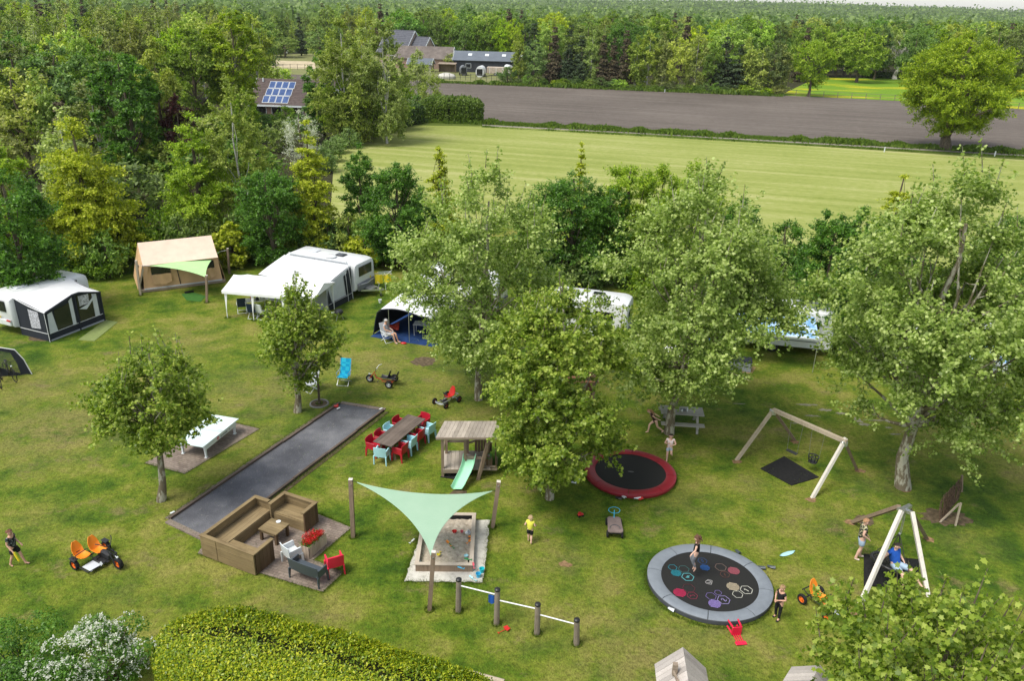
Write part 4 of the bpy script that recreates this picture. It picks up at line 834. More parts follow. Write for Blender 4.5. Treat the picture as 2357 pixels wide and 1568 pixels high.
m = MB(); m.tube([(.17*math.cos(a*PI/10), -.32+.22*math.sin(a*PI/10), .31) for a in range(11)], .010, 6); m.build('back_hoop', PL['grey'], t)
# small toys and shoes in the grass
def blob(name, label, cat, col, x, y, d, rz=0, z=0):
    m = MB(); m.rbox((0, 0, d[2]/2), d, min(d)*.3); m.ball((d[0]*.2, 0, d[2]), (d[0]*.3, d[1]*.35, d[2]*.45), 8, 6); o = tag(m.build(name, PL[col], smooth=True), label, cat); o.location = P(x, y)+Vector((0, 0, z)); o.rotation_euler = (0, 0, rz)
t = thing('toy_tractor', 'small red toy vehicle in the grass left of the cart', 'toy', P(1336, 1189), .4)
MB().rbox((0, 0, .08), (.2, .11, .07), .02).rbox((-.03, 0, .14), (.09, .09, .06), .01).build('body', PL['bred'], t)
for x in (-.07, .07):
    for y in (-.06, .06): MB().lathe([(.01, -.015), (.035, -.015), (.035, .015), (.01, .015)], (x, y, .035), 10, M=Matrix.Rotation(PI/2, 3, 'X')).build('wheel', M_tyre, t)
def shoe(label, col, x, y, rz, z=0, L=.24):
    m = MB(); m.grid(lambda u, v: ((v-.5)*.085*(1-.35*abs(u-.5)), (u-.5)*L, .03+.05*(1-u)*math.sin(PI*v)+.01), 6, 6, .03); o = tag(m.build('shoe', PL[col], smooth=True), label, 'shoe'); o.location = P(x, y)+Vector((0, 0, z)); o.rotation_euler = (0, 0, rz)
shoe('black shoe lying at the foot of the red trampoline', 'black', 1424, 1150, 1.2); shoe('white shoe at the foot of the red trampoline', 'white', 1434, 1146, .6); shoe('cream round shoe below the red trampoline label', 'white', 1467, 1150, 1.5); shoe('small red-brown shoe next to the cream one', 'bred', 1474, 1152, 2.2, L=.18)
shoe('white sandal in the grass left of the red trampoline, upper', 'white', 1331, 1107, 1.9, L=.18); shoe('white sandal in the grass left of the red trampoline, lower', 'white', 1321, 1114, 1.4, L=.18); shoe('brown shoe behind the rim of the grey trampoline', 'grey', 1698, 1274, .4, L=.2)
shoe('grey flip-flop right of the grey trampoline, nearer its rim', 'grey', 1752, 1310, 1.3); shoe('grey flip-flop right of the grey trampoline, farther from its rim', 'grey', 1775, 1309, 1.2); shoe('white shoe left below the grey trampoline', 'white', 1545, 1407, .9, L=.2)
o = MB().grid(lambda u, v: ((u-.5)*.62, (v-.5)*.16*(1-abs(2*u-1)**3), .02+.03*math.sin(PI*v)), 12, 4, .02).build('toy_surfboard', PL['blue'], smooth=True); tag(o, 'pale blue and white toy board in the grass', 'toy'); o.location = P(1812, 1276); o.rotation_euler = (0, 0, .45)
# overturned red child's chair
c = P(1698, 1470); t = thing('toddler_chair', "red child's plastic chair lying on its back", 'chair', c, R_(8))
MB().rbox((0, .12, .16), (.30, .05, .30), .03).build('seat', PL['pink'], t)
for x in (-.12, .12):
    for z in (.06, .27): MB().tube([(x, .14, z), (x*1.2, .42, z)], [.032, .024], 10).build('leg', PL['pink'], t, smooth=True)
m = MB()
for x in (-.09, -.03, .03, .09): m.bar((x, .10, .03), (x, -.16, .02), .025, .02)
m.rbox((0, -.22, .03), (.32, .13, .035), .012); m.build('backrest', PL['pink'], t)
# playhouse roofs at the bottom edge
def playhouse(label, cx, cy, rz, W, D, h, rise, chim):
    c = P(cx, cy, h+rise); t = thing('playhouse', label, 'playhouse', (c.x, c.y, 0), rz); m = MB()
    for s_ in (-1, 1):
        k = 9
        for i in range(k):
            y0, y1 = -D/2+D*i/k, -D/2+D*(i+1)/k-.008; e = s_*(W/2+.12); z0 = h-.1; z1 = h+rise+random.uniform(0, .012)
            m.hexa([(0, y0, z1), (0, y1, z1), (e, y1, z0), (e, y0, z0), (0, y0, z1+.025), (0, y1, z1+.025), (e, y1, z0+.025), (e, y0, z0+.025)] if s_ < 0 else [(0, y1, z1), (0, y0, z1), (e, y0, z0), (e, y1, z0), (0, y1, z1+.025), (0, y0, z1+.025), (e, y0, z0+.025), (e, y1, z0+.025)])
    m.build('roof', wood('silver_roof_'+('a' if chim else 'b'), (.46, .42, .39), (.32, .285, .26), 'x', fine=40), t)
    m = MB()
    for s_ in (-1, 1):
        for i in range(8): m.box((s_*W/2, -D/2+.1+i*(D-.2)/7, h/2-.05), (.03, .15, h-.1))
    for s_ in (-1, 1): m.prism([(-W/2, s_*(D/2-.1)-.015), (W/2, s_*(D/2-.1)-.015), (W/2, s_*(D/2-.1)+.015), (-W/2, s_*(D/2-.1)+.015)], 0, h-.1)
    m.build('wall', W_greyz, t)
    if chim: MB().bar((-.25, .0, h+rise-.2), (-.25, 0, h+rise+.12), .11, .11, (0, 1, 0)).bar((-.31, -.1, h+rise+.0), (-.13, -.42, h+rise-.22), .05, .05).build('chimney', W_grey, t)
playhouse('playhouse with silvery plank roof and little chimney at the bottom edge', 1579, 1540, R_(-4), 1.0, 1.3, 1.35, .5, True)
playhouse('playhouse plank roof half under the nearest young plane tree', 1866, 1572, R_(-38), 1.0, 1.3, 1.35, .35, False)
a, b_ = P(1075, 1548, .08), P(1160, 1572, .08); tag(MB().tube([a, a.lerp(b_, .5), b_], [.07, .075, .08], 12).build('log', W_swing, smooth=True), 'pale log lying on the lawn beside the laurel hedge', 'log')
# ================================================================== KARTS, TENTS, CARAVANS
def wheel(par, c, r, w, rim, ax='X', name='wheel', spokes=5, M=None):
    A = M or (Matrix.Rotation(PI/2, 3, 'Y') if ax == 'X' else Matrix.Rotation(PI/2, 3, 'X'))
    t_ = MB().lathe([(r*.62, -w/2), (r*.9, -w/2), (r, -w*.28), (r, w*.28), (r*.9, w/2), (r*.62, w/2), (r*.62, -w/2)], c, 22, M=A).build(name, M_tyre, par, smooth=True)
    m = MB().lathe([(r*.66, -w*.3), (r*.66, w*.3), (r*.54, w*.3), (r*.54, -w*.3), (r*.66, -w*.3)], c, 20, M=A).lathe([(.001, -w*.42), (r*.2, -w*.42), (r*.2, w*.42), (.001, w*.42)], c, 10, M=A)
    for k in range(spokes): a = k*2*PI/spokes; m.bar(Vector(c), Vector(c)+A @ Vector((r*.6*math.cos(a), r*.6*math.sin(a), 0)), r*.16, w*.35)
    m.build('rim', rim, t_)
def bucket_seat(par, c, mat, w=.34, M=None, name='seat'):
    A = M or Matrix.Identity(3); c = Vector(c); m = MB()
    def f(u, v):
        a = (v-.5)*2
        if u < .45: q = u/.45; y = .20-.38*q; z = .03+.02*(1-q)-.02*math.sin(q*PI)
        else: q = (u-.45)/.55; y = -.18-.14*q; z = .03+.42*q
        s_ = w/2*(1 if u < .62 else 1-.6*((u-.62)/.38)**2.0); return c+A @ Vector((a*s_, y+.02*a*a, z+.07*a*a*(1 if u < .6 else .3)))
    m.grid(lambda u, v: f(u, 1-v), 14, 8, .018); return m.build(name, mat, par, smooth=True)
def kart(label, loc, rz, seat, rim, frame, sc=1.0, bonnet=None, black=True):
    t = thing('pedal_kart', label, 'pedal kart', loc, rz, 'pedal karts standing on the lawn', sc)
    for s_ in (-1, 1):
        wheel(t, (s_*.36, .55, .15), .15, .08, rim); wheel(t, (s_*.38, -.32, .16), .16, .09, rim)
    m = MB()
    for s_ in (-1, 1): m.tube([(s_*.10, -.34, .2), (s_*.13, 0, .17), (s_*.09, .5, .17)], .022, 6)
    m.tube([(-.36, -.32, .16), (.36, -.32, .16)], .02, 6).tube([(-.36, .55, .15), (-.1, .55, .17), (.1, .55, .17), (.36, .55, .15)], .02, 6).tube([(-.22, .64, .2), (-.1, .70, .2), (.1, .70, .2), (.22, .64, .2)], .025, 6).tube([(-.2, -.5, .3), (.2, -.5, .3)], .02, 6).tube([(-.14, -.32, .2), (-.14, -.5, .3)], .016, 6).tube([(.14, -.32, .2), (.14, -.5, .3)], .016, 6)
    m.build('frame', frame, t, smooth=True)
    bucket_seat(t, (0, -.08, .24), seat)
    MB().tube([(0, .42, .2), (0, .20, .48)], .016, 6).build('steering_column', M_blacksteel, t)
    MB().tube([(.13*math.cos(a*PI/10), .19+.07*math.sin(a*PI/10), .49+.10*math.sin(a*PI/10)) for a in range(21)], .016, 6).bar((-.12, .19, .49), (.12, .19, .49), .03, .02).build('steering_wheel', PL['black'], t, smooth=True)
    MB().rbox((0, .27, .19), (.13, .34, .08), .02).build('chain_guard', bonnet or M_blacksteel, t)
    if bonnet: MB().rbox((0, .60, .23), (.22, .2, .06), .025).build('nose', M_steel, t)
    for s_ in (-1, 1): MB().box((s_*.12, .30+s_*.09, .17+s_*.05), (.09, .06, .02)).tube([(0, .30, .17), (s_*.1, .30+s_*.09, .17+s_*.05)], .01, 5).build('pedal', PL['black'], t)
    return t
def dirpix(a, b_): p, q = P(*a), P(*b_); return p, math.atan2((q-p).y, (q-p).x)-PI/2
p, an = dirpix((1873, 1388), (1902, 1407)); kart('orange-seated pedal kart beside the boy in black', (P(1885, 1395)[0], P(1885, 1395)[1], 0), an-.1, PL['orange'], PL['brightor'], M_blacksteel, 1.0, PL['brightor'])
p, an = dirpix((1045, 918), (1018, 932)); kart('red-seated grey pedal kart near the tall plane trunk', P(1032, 926), an, PL['bred'], plain('dull_red_rim', (.25, .07, .05), .5), M_steel, .93)
def chopper(label, loc, rz, seats, seatmat, rim, frame, sc=1, foot=False, cat='tricycle'):
    t = thing('pedal_trike', label, cat, loc, rz, None, sc)
    wheel(t, (0, .78, .19), .19, .12, rim); wheel(t, (-.38, -.3, .18), .18, .11, rim); wheel(t, (.38 if not foot else .68, -.3, .18), .18, .11, rim)
    m = MB(); m.tube([(-.36, -.3, .18), (.36, -.3, .18)], .022, 6).tube([(0, -.3, .2), (0, .15, .2), (.0, .45, .26), (0, .52, .44)], .028, 6).tube([(-.22, -.42, .24), (-.22, .1, .22), (.22, .1, .22), (.22, -.42, .24), (-.22, -.42, .24)], .016, 6); m.build('frame', frame, t, smooth=True)
    m = MB()
    for s_ in (-1, 1): m.tube([(s_*.085, .78, .19), (s_*.075, .50, .58)], .018, 6)
    m.build('fork', frame, t)
    m = MB(); m.tube([(-.26, .25, .86), (-.20, .36, .84), (-.07, .46, .70), (.07, .46, .70), (.20, .36, .84), (.26, .25, .86)], .014, 6).tube([(0, .5, .58), (0, .46, .72)], .018, 6); m.build('handlebar', M_steel if not foot else M_blacksteel, t, smooth=True)
    for x, y in seats: bucket_seat(t, (x, y, .27), seatmat)
    MB().tube([(0, .78, .36), (0, .70, .44)], .012, 5).ball((0, .80, .42), .035, 8, 6).build('headlight', PL['white'], t)
    for s_ in (-1, 1): MB().box((s_*.13, .42+s_*.08, .18+s_*.05), (.09, .06, .02)).build('pedal', PL['black'], t)
    return t
p, an = dirpix((905, 880), (858, 874)); chopper('red-framed two-seat pedal trike with chrome handlebar', P(888, 884), an, ((0, -.36), (0, .02)), PL['black'], PL['white'], plain('orange_red_paint', (.55, .055, .02), .4, .5, .1, 8), .98)
c = P(236, 1290); t = chopper('black three-wheeler with two orange seats and white footboard', (c.x, c.y, 0), R_(-118), ((-.02, -.12), (.40, -.30)), PL['orange'], PL['brightor'], M_blacksteel, 1.0, True)
MB().rbox((.42, .12, .12), (.36, .42, .02), .008).bar((.28, .32, .14), (.28, .42, .26), .02, .1).build('footboard', M_lgrey, t)
MB().rbox((-.02, .26, .30), (.17, .46, .26), .05).build('body_shell', PL['black'], t); MB().rbox((.0, .12, .16), (.5, .5, .05), .02).tube([(-.3, -.3, .2), (-.3, .3, .18), (.0, .45, .22)], .03, 6).tube([(.66, -.45, .15), (.66, .3, .12), (.26, .34, .12)], .024, 6).tube([(.66, -.25, .15), (.66, -.2, .52), (.3, -.15, .58), (.22, -.1, .30)], .016, 6).tube([(.26, -.5, .4), (.62, -.5, .4), (.68, -.3, .42)], .015, 6).build('armrest_frame', M_blacksteel, t, smooth=True)
MB().rbox((-.38, -.3, .38), (.16, .26, .025), .01).build('mudguard', PL['black'], t); MB().rbox((.68, -.3, .385), (.16, .28, .03), .012).build('mudguard', PL['black'], t)
# --- folding camping chairs
def fold(label, loc, rz, cloth, frame, recl=.28, sc=.92, group=None, high=.62):
    t = thing('folding_chair', label, 'camping chair', loc, rz, group, sc); h = high
    MB().rbox((0, 0, .42), (.50, .46, .03), .01).build('seat', cloth, t)
    MB().grid(lambda u, v: ((v-.5)*.50, -.22-u*recl*h, .43+u*h-.02*math.sin(PI*u)), 6, 4, .03).build('backrest', cloth, t)
    m = MB()
    for s_ in (-1, 1):
        m.tube([(s_*.27, .25, 0), (s_*.27, -.22, .44), (s_*.27, -.22-recl*h, .43+h)], .014, 6).tube([(s_*.27, -.32, 0), (s_*.27, .22, .42)], .014, 6).tube([(s_*.29, .20, .62), (s_*.29, -.30, .62)], .018, 6).tube([(s_*.29, .18, .62), (s_*.27, .1, .42)], .012, 6)
    m.tube([(-.27, .25, .02), (.27, .25, .02)], .013, 6).tube([(-.27, -.32, .02), (.27, -.32, .02)], .013, 6); m.build('frame', frame, t, smooth=True); return t
M_blucheck = N('blue_checked_cloth', .8, .2); _c = M_blucheck.add('ShaderNodeTexChecker'); M_blucheck.link(M_blucheck.co(), _c.inputs[0]); _c.inputs['Scale'].default_value = 5.2
_c.inputs[1].default_value = (.01, .33, .60, 1); _c.inputs[2].default_value = (.03, .50, .70, 1); M_blucheck.col(_c.outputs[0]); M_blucheck = M_blucheck.m
fold('high-backed turquoise-blue checked camping chair standing alone on the lawn', P(792, 884), R_(172), M_blucheck, M_steel, .34, .95, high=.72)
fold('light grey folding chair half hidden by the small slim plane tree', P(716, 900), R_(140), M_lgrey, PL['white'], .3, .9)
# --- generic caravan body in its own frame: x along the length, -y is the awning side
def caravan(t, L=5., W=2.05, H=2.3, z0=.42, x0=0, y0=0, nose=.35, ends=True):
    """rounded body; long axis x, from x0 to x0+L, y from y0 to y0+W"""
    prof = [(0, z0), (0, z0+.25), (.02, H-.28), (.10, H-.07), (.28, H), (W-.28, H), (W-.10, H-.07), (W-.02, H-.28), (W, z0+.25), (W, z0)]
    sec = [(0, .80, .30), (.05, .92, .12), (.25, 1, .03), (nose+.1, 1, 0), (L-nose-.1, 1, 0), (L-.25, 1, .03), (L-.05, .93, .12), (L, .80, .30)]
    vs = []; n = len(prof)
    for x, k, dz in sec:
        for y, z in prof: yy = W/2+(y-W/2)*(1-(1-k)*.45); zz = z-(dz if z > H*.6 else 0)+(dz*.5 if z < z0+.1 else 0); vs.append((x0+x, y0+yy, zz))
    fs = [(i*n+j, (i+1)*n+j, (i+1)*n+j+1, i*n+j+1) for i in range(len(sec)-1) for j in range(n-1)]+[(i*n+n-1, (i+1)*n+n-1, (i+1)*n, i*n) for i in range(len(sec)-1)]
    fs += [tuple(range(n)), tuple((len(sec)-1)*n+j for j in range(n-1, -1, -1))]
    MB().add(vs, [f[::-1] for f in fs]).build('body', M_vanwhite, t, smooth=True)
    MB().box((x0+L/2, y0-.004, z0+.35), (L-.9, .012, .05)).box((x0+L/2, y0+W+.004, z0+.35), (L-.9, .012, .05)).build('side_stripe', M_vangrey, t)
    for xc in (x0+1.15, x0+L-1.2):
        for yy in (y0-.006, y0+W+.006):
            w_ = MB().rbox((xc, yy, z0+1.2), (.95, .03, .5), .012).build('window', M_glass, t)
    for xe, s_ in ((x0, -1), (x0+L, 1)):
        if ends: MB().rbox((xe+s_*.03, y0+W/2, z0+1.12), (.05, W*.62, .58), .02).build('window', M_glass, t); MB().rbox((xe+s_*.04, y0+W/2, z0+.28), (.10, W*.84, .34), .04).build('bumper', M_vangrey if s_ > 0 else M_vanwhite, t)
    for xc in (x0+1.4, x0+L-1.7): MB().rbox((xc, y0+W*.55, H+.03), (.62, .5, .07), .03).build('roof_hatch', M_glass if xc > x0+2 else M_lgrey, t)
    for yy in (y0+.10, y0+W-.10): wheel(t, (x0+L*.46, yy, .31), .31, .18, M_steel, 'Y')
# --- left caravan with its awning
A_, B_, C_ = P(50, 779), P(116, 787), P(241, 738)
ang = math.atan2((C_-B_).y, (C_-B_).x)      # x axis: along the awning front
def awning(t, L, D, hf, hp, hb, side_l, side_r, front, roof, trim, panels):
    """front stands at y=0 from x=0..L; depth D to +y; eaves hf, peak hp, back hb"""
    pf = [(0, hf), (L*.5, hp), (L*.62, hp), (L, hf+.06)]
    r = MB()
    def rf(u, v):
        x = -.05+u*(L+.1); q = x/L
        for (xa, za), (xb, zb) in zip(pf, pf[1:]):
            if xa <= x <= xb or (xb == L and x > L) or (xa == 0 and x < 0): z = za+(zb-za)*min(1, max(0, (x-xa)/(xb-xa)))
            if xa <= x <= xb: break
        zz = z+(hb-z)*v-.05*math.sin(PI*v); return (x, -.06+v*(D+.06), zz)
    r.grid(rf, 18, 8, .02).build('roof', roof, t, smooth=True)
    f = MB(); f.tube([(x, -.08, z) for x, z in pf], .05, 6).build('roof_trim', trim, t)
    for nm, pts in (('side_wall', [(0, 0, 0), (0, 0, hf), (0, D, hb-.02), (0, D, 0)]), ('side_wall', [(L, 0, 0), (L, D, 0), (L, D, hb-.02), (L, 0, hf+.06)])): MB().plate(pts, .02).build(nm, side_l, t)
    MB().plate([(0, -.0, 0), (L, 0, 0), (L, 0, hf+.05), (L*.62, 0, hp-.01), (L*.5, 0, hp-.01), (0, 0, hf-.01)], .02).build('front_wall', front, t)
    for pn, pts, mt in panels: MB().plate(pts, .012).build(pn, mt, t)
    for a, b_ in (((0, 0, 0), (0, 0, hf)), ((L*.54, 0, 0), (L*.54, 0, hp)), ((L, 0, 0), (L, 0, hf))): MB().tube([Vector(a)+Vector((0, -.02, 0)), Vector(b_)+Vector((0, -.02, 0))], .045, 6).build('seam', trim, t)
    for x, d in ((-.03, 1), (L+.03, 1)): pass
L_, D_ = (C_-B_).length*1.0, 2.05
t = thing('caravan', 'white caravan at the left edge with number plate end facing the camera', 'caravan', B_, ang); Wc = 2.0
caravan(t, 4.6, Wc, 2.05, x0=-.25, y0=D_+.0)
MB().box((-.33, D_+Wc*.5, .95), (.02, .36, .09)).build('number_plate', PL['yellow'], t)
for y in (D_+.28, D_+Wc-.28): MB().rbox((-.33, y, .82), (.05, .28, .1), .02).build('rear_light', PL['bred'], t)
t = thing('awning', 'light grey awning with black lower walls on the left caravan', 'awning', B_, ang)
e = .018
awning(t, L_, D_, 1.55, 1.98, 2.02, M_darkcloth, None, M_darkcloth, M_whitecloth, M_darkcloth, [
  ('side_window', [(-e, .45, .62), (-e, .45, 1.50), (-e, 1.15, 1.55), (-e, 1.15, .55)], M_film),
  ('wall_panel', [(.06, -e, .42), (.52, -e, .42), (.40, -e, 1.48), (.14, -e, 1.42)], M_lgrey), ('front_window', [(.52, -e, .46), (1.40, -e, .46), (1.40, -e, 1.62), (.50, -e, 1.50)], M_glass), ('wall_panel', [(1.40, -e, .42), (1.60, -e, .42), (1.60, -e, 1.85), (1.40, -e, 1.72)], M_lgrey),
  ('front_window', [(1.85, -e, .42), (2.75, -e, .42), (2.75, -e, 1.72), (1.85, -e, 1.85)], M_glass), ('curtain', [(1.95, -e*2, 1.25), (2.55, -e*2, 1.25), (2.55, -e*2, 1.75), (1.95, -e*2, 1.80)], M_film), ('wall_panel', [(2.72, -e, .42), (3.02, -e, .42), (3.02, -e, 1.60), (2.72, -e, 1.68)], M_lgrey),
  ('window_flap', [(1.9, -e*3, 1.12), (2.3, -e*3, .98), (2.95, -e*3, 1.52), (2.9, -e*3, 1.62), (2.4, -e*3, 1.22)], M_lgrey), ('mud_flap', [(0, -e*1.5, .0), (L_, -e*1.5, 0), (L_, -e*1.5, .09), (0, -e*1.5, .09)], M_greycloth), ('piping', [(0, -e*1.5, .40), (L_, -e*1.5, .40), (L_, -e*1.5, .425), (0, -e*1.5, .425)], M_whitecloth),
  ('side_piping', [(-e, D_, .40), (-e, 0, .40), (-e, 0, .43), (-e, D_, .43)], M_whitecloth)])
cr = MB(); k1 = PL['white']
MB().tube([(-.03, -.03, 0), (-.03, -.03, 1.5)], .02, 5).tube([(L_+.02, -.03, 0), (L_+.02, -.03, 1.6)], .02, 5).build('piping', M_whitecloth, t)
o = MB().prism([v2(P(180, 783)), v2(P(217, 786)), v2(P(271, 742)), v2(P(243, 737))], 0, .02).build('groundsheet', plain('moss_green_mat', (.20, .25, .09), .9, .1, .08, 5)); tag(o, 'pale green ground sheet in front of the left awning', 'ground sheet')
# --- corner of another awning with bicycles
a0 = P(-60, 900); c0 = P(72, 862); t = thing('awning', 'black-edged awning corner with clear window cut by the left frame edge', 'awning', c0)
def loc_(x, y, Y): return P_at(x, y, Y)
Yf = c0.y
pts = [P_at(-70, 790, Yf-.3), P_at(0, 801, Yf-.1), P_at(36, 806, Yf), P_at(55, 830, Yf), P_at(73, 862, Yf)]
M_clear = N('clear_window_film', .2, .5); _t = M_clear.add('ShaderNodeBsdfTransparent'); _m = M_clear.add('ShaderNodeMixShader'); _m.inputs[0].default_value = .62; M_clear.col((.10, .11, .09)); M_clear.link(M_clear.b.outputs[0], _m.inputs[1]); M_clear.link(_t.outputs[0], _m.inputs[2]); M_clear.link(_m.outputs[0], M_clear.n['Material Output'].inputs[0]); M_clear = M_clear.m
AW = lambda x, y: P_at(x, y, Yf-.004*(73-x))
outer = [(-70, 785), (0, 801), (34, 806), (55, 828), (74, 862)]; inner = [(-70, 792), (0, 808), (24, 812), (40, 838), (48, 860)]; low = [(-70, 826), (0, 846), (24, 853), (40, 858), (48, 861)]; foot = [(-70, 900), (0, 884), (30, 872), (52, 866), (72, 864)]
m = MB()
for A1, B1 in ((outer, inner), (low, foot)):
    for k in range(4): m.plate([AW(*A1[k]), AW(*A1[k+1]), AW(*B1[k+1]), AW(*B1[k])], .02)
m.build('side_wall', M_darkcloth, t, world=True); m = MB()
for k in range(4): m.plate([AW(*inner[k])+Vector((0, .01, 0)), AW(*inner[k+1])+Vector((0, .01, 0)), AW(*low[k+1])+Vector((0, .01, 0)), AW(*low[k])+Vector((0, .01, 0))], .004)
m.build('side_window', M_clear, t, world=True); MB().tube([AW(*p)+Vector((0, -.01, .02)) for p in outer], .022, 6).build('white_hem', M_whitecloth, t, world=True)
def bike(label, loc, rz, col):
    t = thing('bicycle', label, 'bicycle', loc, rz, None, .95)
    for y in (-.52, .52):
        MB().tube([(0, y+.33*math.cos(a*PI/12), .34+.33*math.sin(a*PI/12)) for a in range(25)], .02, 5).build('wheel', M_tyre, t)
    m = MB(); m.tube([(0, -.52, .34), (0, -.08, .30), (0, .42, .78), (0, .46, .62), (0, .52, .34)], .018, 5).tube([(0, -.08, .30), (0, -.22, .82)], .018, 5).tube([(0, -.52, .34), (0, -.2, .72), (0, .42, .78)], .014, 5).tube([(0, .42, .78), (0, .40, .98)], .014, 5); m.build('frame', col, t)
    MB().rbox((0, -.24, .86), (.13, .25, .05), .02).build('saddle', PL['black'], t); MB().tube([(-.28, .28, 1.0), (-.1, .40, 1.0), (.1, .40, 1.0), (.28, .28, 1.0)], .014, 5).build('handlebar', M_blacksteel, t); MB().ball((0, .46, .80), .04, 8, 6).build('headlight', PL['white'], t); return t
bike('dark bicycle parked inside the cut-off awning, nearer the camera', P(4, 884), R_(-150), M_blacksteel); bike('dark bicycle parked inside the cut-off awning, farther in', P(26, 872), R_(-130), M_blacksteel)
# --- tan safari tent
g1, g2, g3 = P(338, 672), P(304, 640), P(520, 650)
xa = (P(508, 650)-g1); ang = math.atan2(xa.y, xa.x); L_ = xa.length; t = thing('safari_tent', 'beige canvas safari tent on a wooden deck', 'tent', g1, ang); D_ = 3.0
MB().box((L_/2, D_/2, .10), (L_+.55, D_+.3, .14)).build('deck', W_grey, t)
hz, hp = 1.62, 2.55; b0 = .17; q = .18
rd = lambda x, y, z: Vector((x, y, z))
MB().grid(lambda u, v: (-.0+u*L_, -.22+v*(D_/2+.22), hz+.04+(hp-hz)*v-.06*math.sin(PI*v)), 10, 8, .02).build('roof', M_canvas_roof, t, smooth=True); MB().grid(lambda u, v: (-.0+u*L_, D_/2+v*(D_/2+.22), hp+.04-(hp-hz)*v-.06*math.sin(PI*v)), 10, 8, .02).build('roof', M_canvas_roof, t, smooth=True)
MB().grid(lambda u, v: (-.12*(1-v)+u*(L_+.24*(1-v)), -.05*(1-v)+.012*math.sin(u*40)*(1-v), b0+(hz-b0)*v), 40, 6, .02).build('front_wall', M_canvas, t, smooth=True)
MB().plate([(-.45, 0, b0), (-.45, D_, b0), (-.02, D_, hz), (0, D_/2, hp), (-.02, 0, hz)][::-1], .02).build('gable_wall', M_canvas, t); MB().plate([(L_+.3, 0, b0), (L_+.3, D_, b0), (L_+.02, D_, hz), (L_, D_/2, hp), (L_+.02, 0, hz)], .02).build('gable_wall', M_canvas, t); MB().plate([(0, D_, b0), (L_, D_, b0), (L_, D_, hz), (0, D_, hz)][::-1], .02).build('back_wall', M_canvas, t)
for xa_, xb_ in ((.40, 1.45), (L_-1.0, L_-.25)):
    MB().plate([(xa_, -.05, 1.0), (xb_, -.05, 1.0), (xb_, -.03, 1.46), (xa_, -.03, 1.46)], .03).build('window', M_glass, t); MB().grid(lambda u, v: (xa_+(xb_-xa_)*u, -.12-.035*math.sin(u*12+v*3)-.05*(1-v), .50+v*.52-.10*math.sin(PI*u)*(1-v)), 14, 5, .02).build('window_flap', M_canvas, t, smooth=True)
MB().plate([(-.32, .55, .95), (-.32, 1.15, .95), (-.20, 1.15, 1.5), (-.20, .55, 1.5)][::-1], .04).build('side_window', M_glass, t)
MB().bar((1.9, -.07, b0), (1.78, -.05, hz), .04, .03).build('door_zip', M_darkcloth, t); MB().bar((-.1, -.10, .2), (L_+.1, -.10, .2), .05, .06).build('mud_flap', M_lgrey, t)
MB().plate([(.28, -.24, 1.6), (.0, -.24, 1.62), (.1, -.23, .95)], .01).build('door_flap', M_canvas, t); MB().plate([(-.02, -.23, 1.62), (-.42, -.1, .22), (-.36, -.12, .22), (.1, -.23, 1.62)][::-1], .012).build('corner_pole', W_swing, t)
MB().tube([(L_+.02, -.1, 1.55), (L_+1.0, -.5, 0)], .008, 4).tube([(-.0, D_, 1.55), (-1.0, D_+.5, 0)], .008, 4).build('guy_rope', M_rope, t)
q1, q2, q3 = P(324, 680), P(528, 630), P(476, 697); r1, r2, r3 = P_at(313, 600, q1.y), P_at(524, 572, q2.y), P_at(475, 634, q3.y)
post('sail post at the left corner of the tan tent', q1, r1, .11, W_swing, 'posts of the tent sail'); post('sail post behind the right end of the tan tent', q2, r2, .12, None, 'posts of the tent sail'); post('sail post in front of the right end of the tan tent', q3, r3, .12, None, 'posts of the tent sail')
st_, _ = sail('apple-green triangular shade sail in front of the tan tent', (P_at(345, 612, q1.y+.1), P_at(507, 579, q2.y-.1), P_at(474, 638, q3.y)), M_sail2, .075)
MB().tube([P_at(345, 612, q1.y+.1), P_at(316, 611, q1.y)], .01, 4).tube([P_at(507, 579, q2.y-.1), P_at(523, 576, q2.y)], .01, 4).build('tension_rope', M_whitecloth, st_, world=True)
o = MB().prism([v2(P(418, 678)), v2(P(430, 692)), v2(P(462, 695)), v2(P(474, 682)), v2(P(440, 672))], 0, .02).build('mat', plain('green_mat', (.05, .14, .03), .9, .1, .1, 6)); tag(o, 'green mat on the grass in front of the tan tent', 'mat')
o = MB().prism([v2(P(424, 672)), v2(P(446, 669)), v2(P(446, 674)), v2(P(427, 677))], 0, .02).build('doormat', M_rubbermat); tag(o, 'small black doormat at the tan tent entrance', 'mat')
# --- white caravan, its awning and the party tent
K = P(817, 689); zt = 2.3; e_ = P_at(655, 595, P(655, 595, zt).y)-P_at(791, 618, P(791, 618, zt).y); ang = math.atan2(e_.y, e_.x)
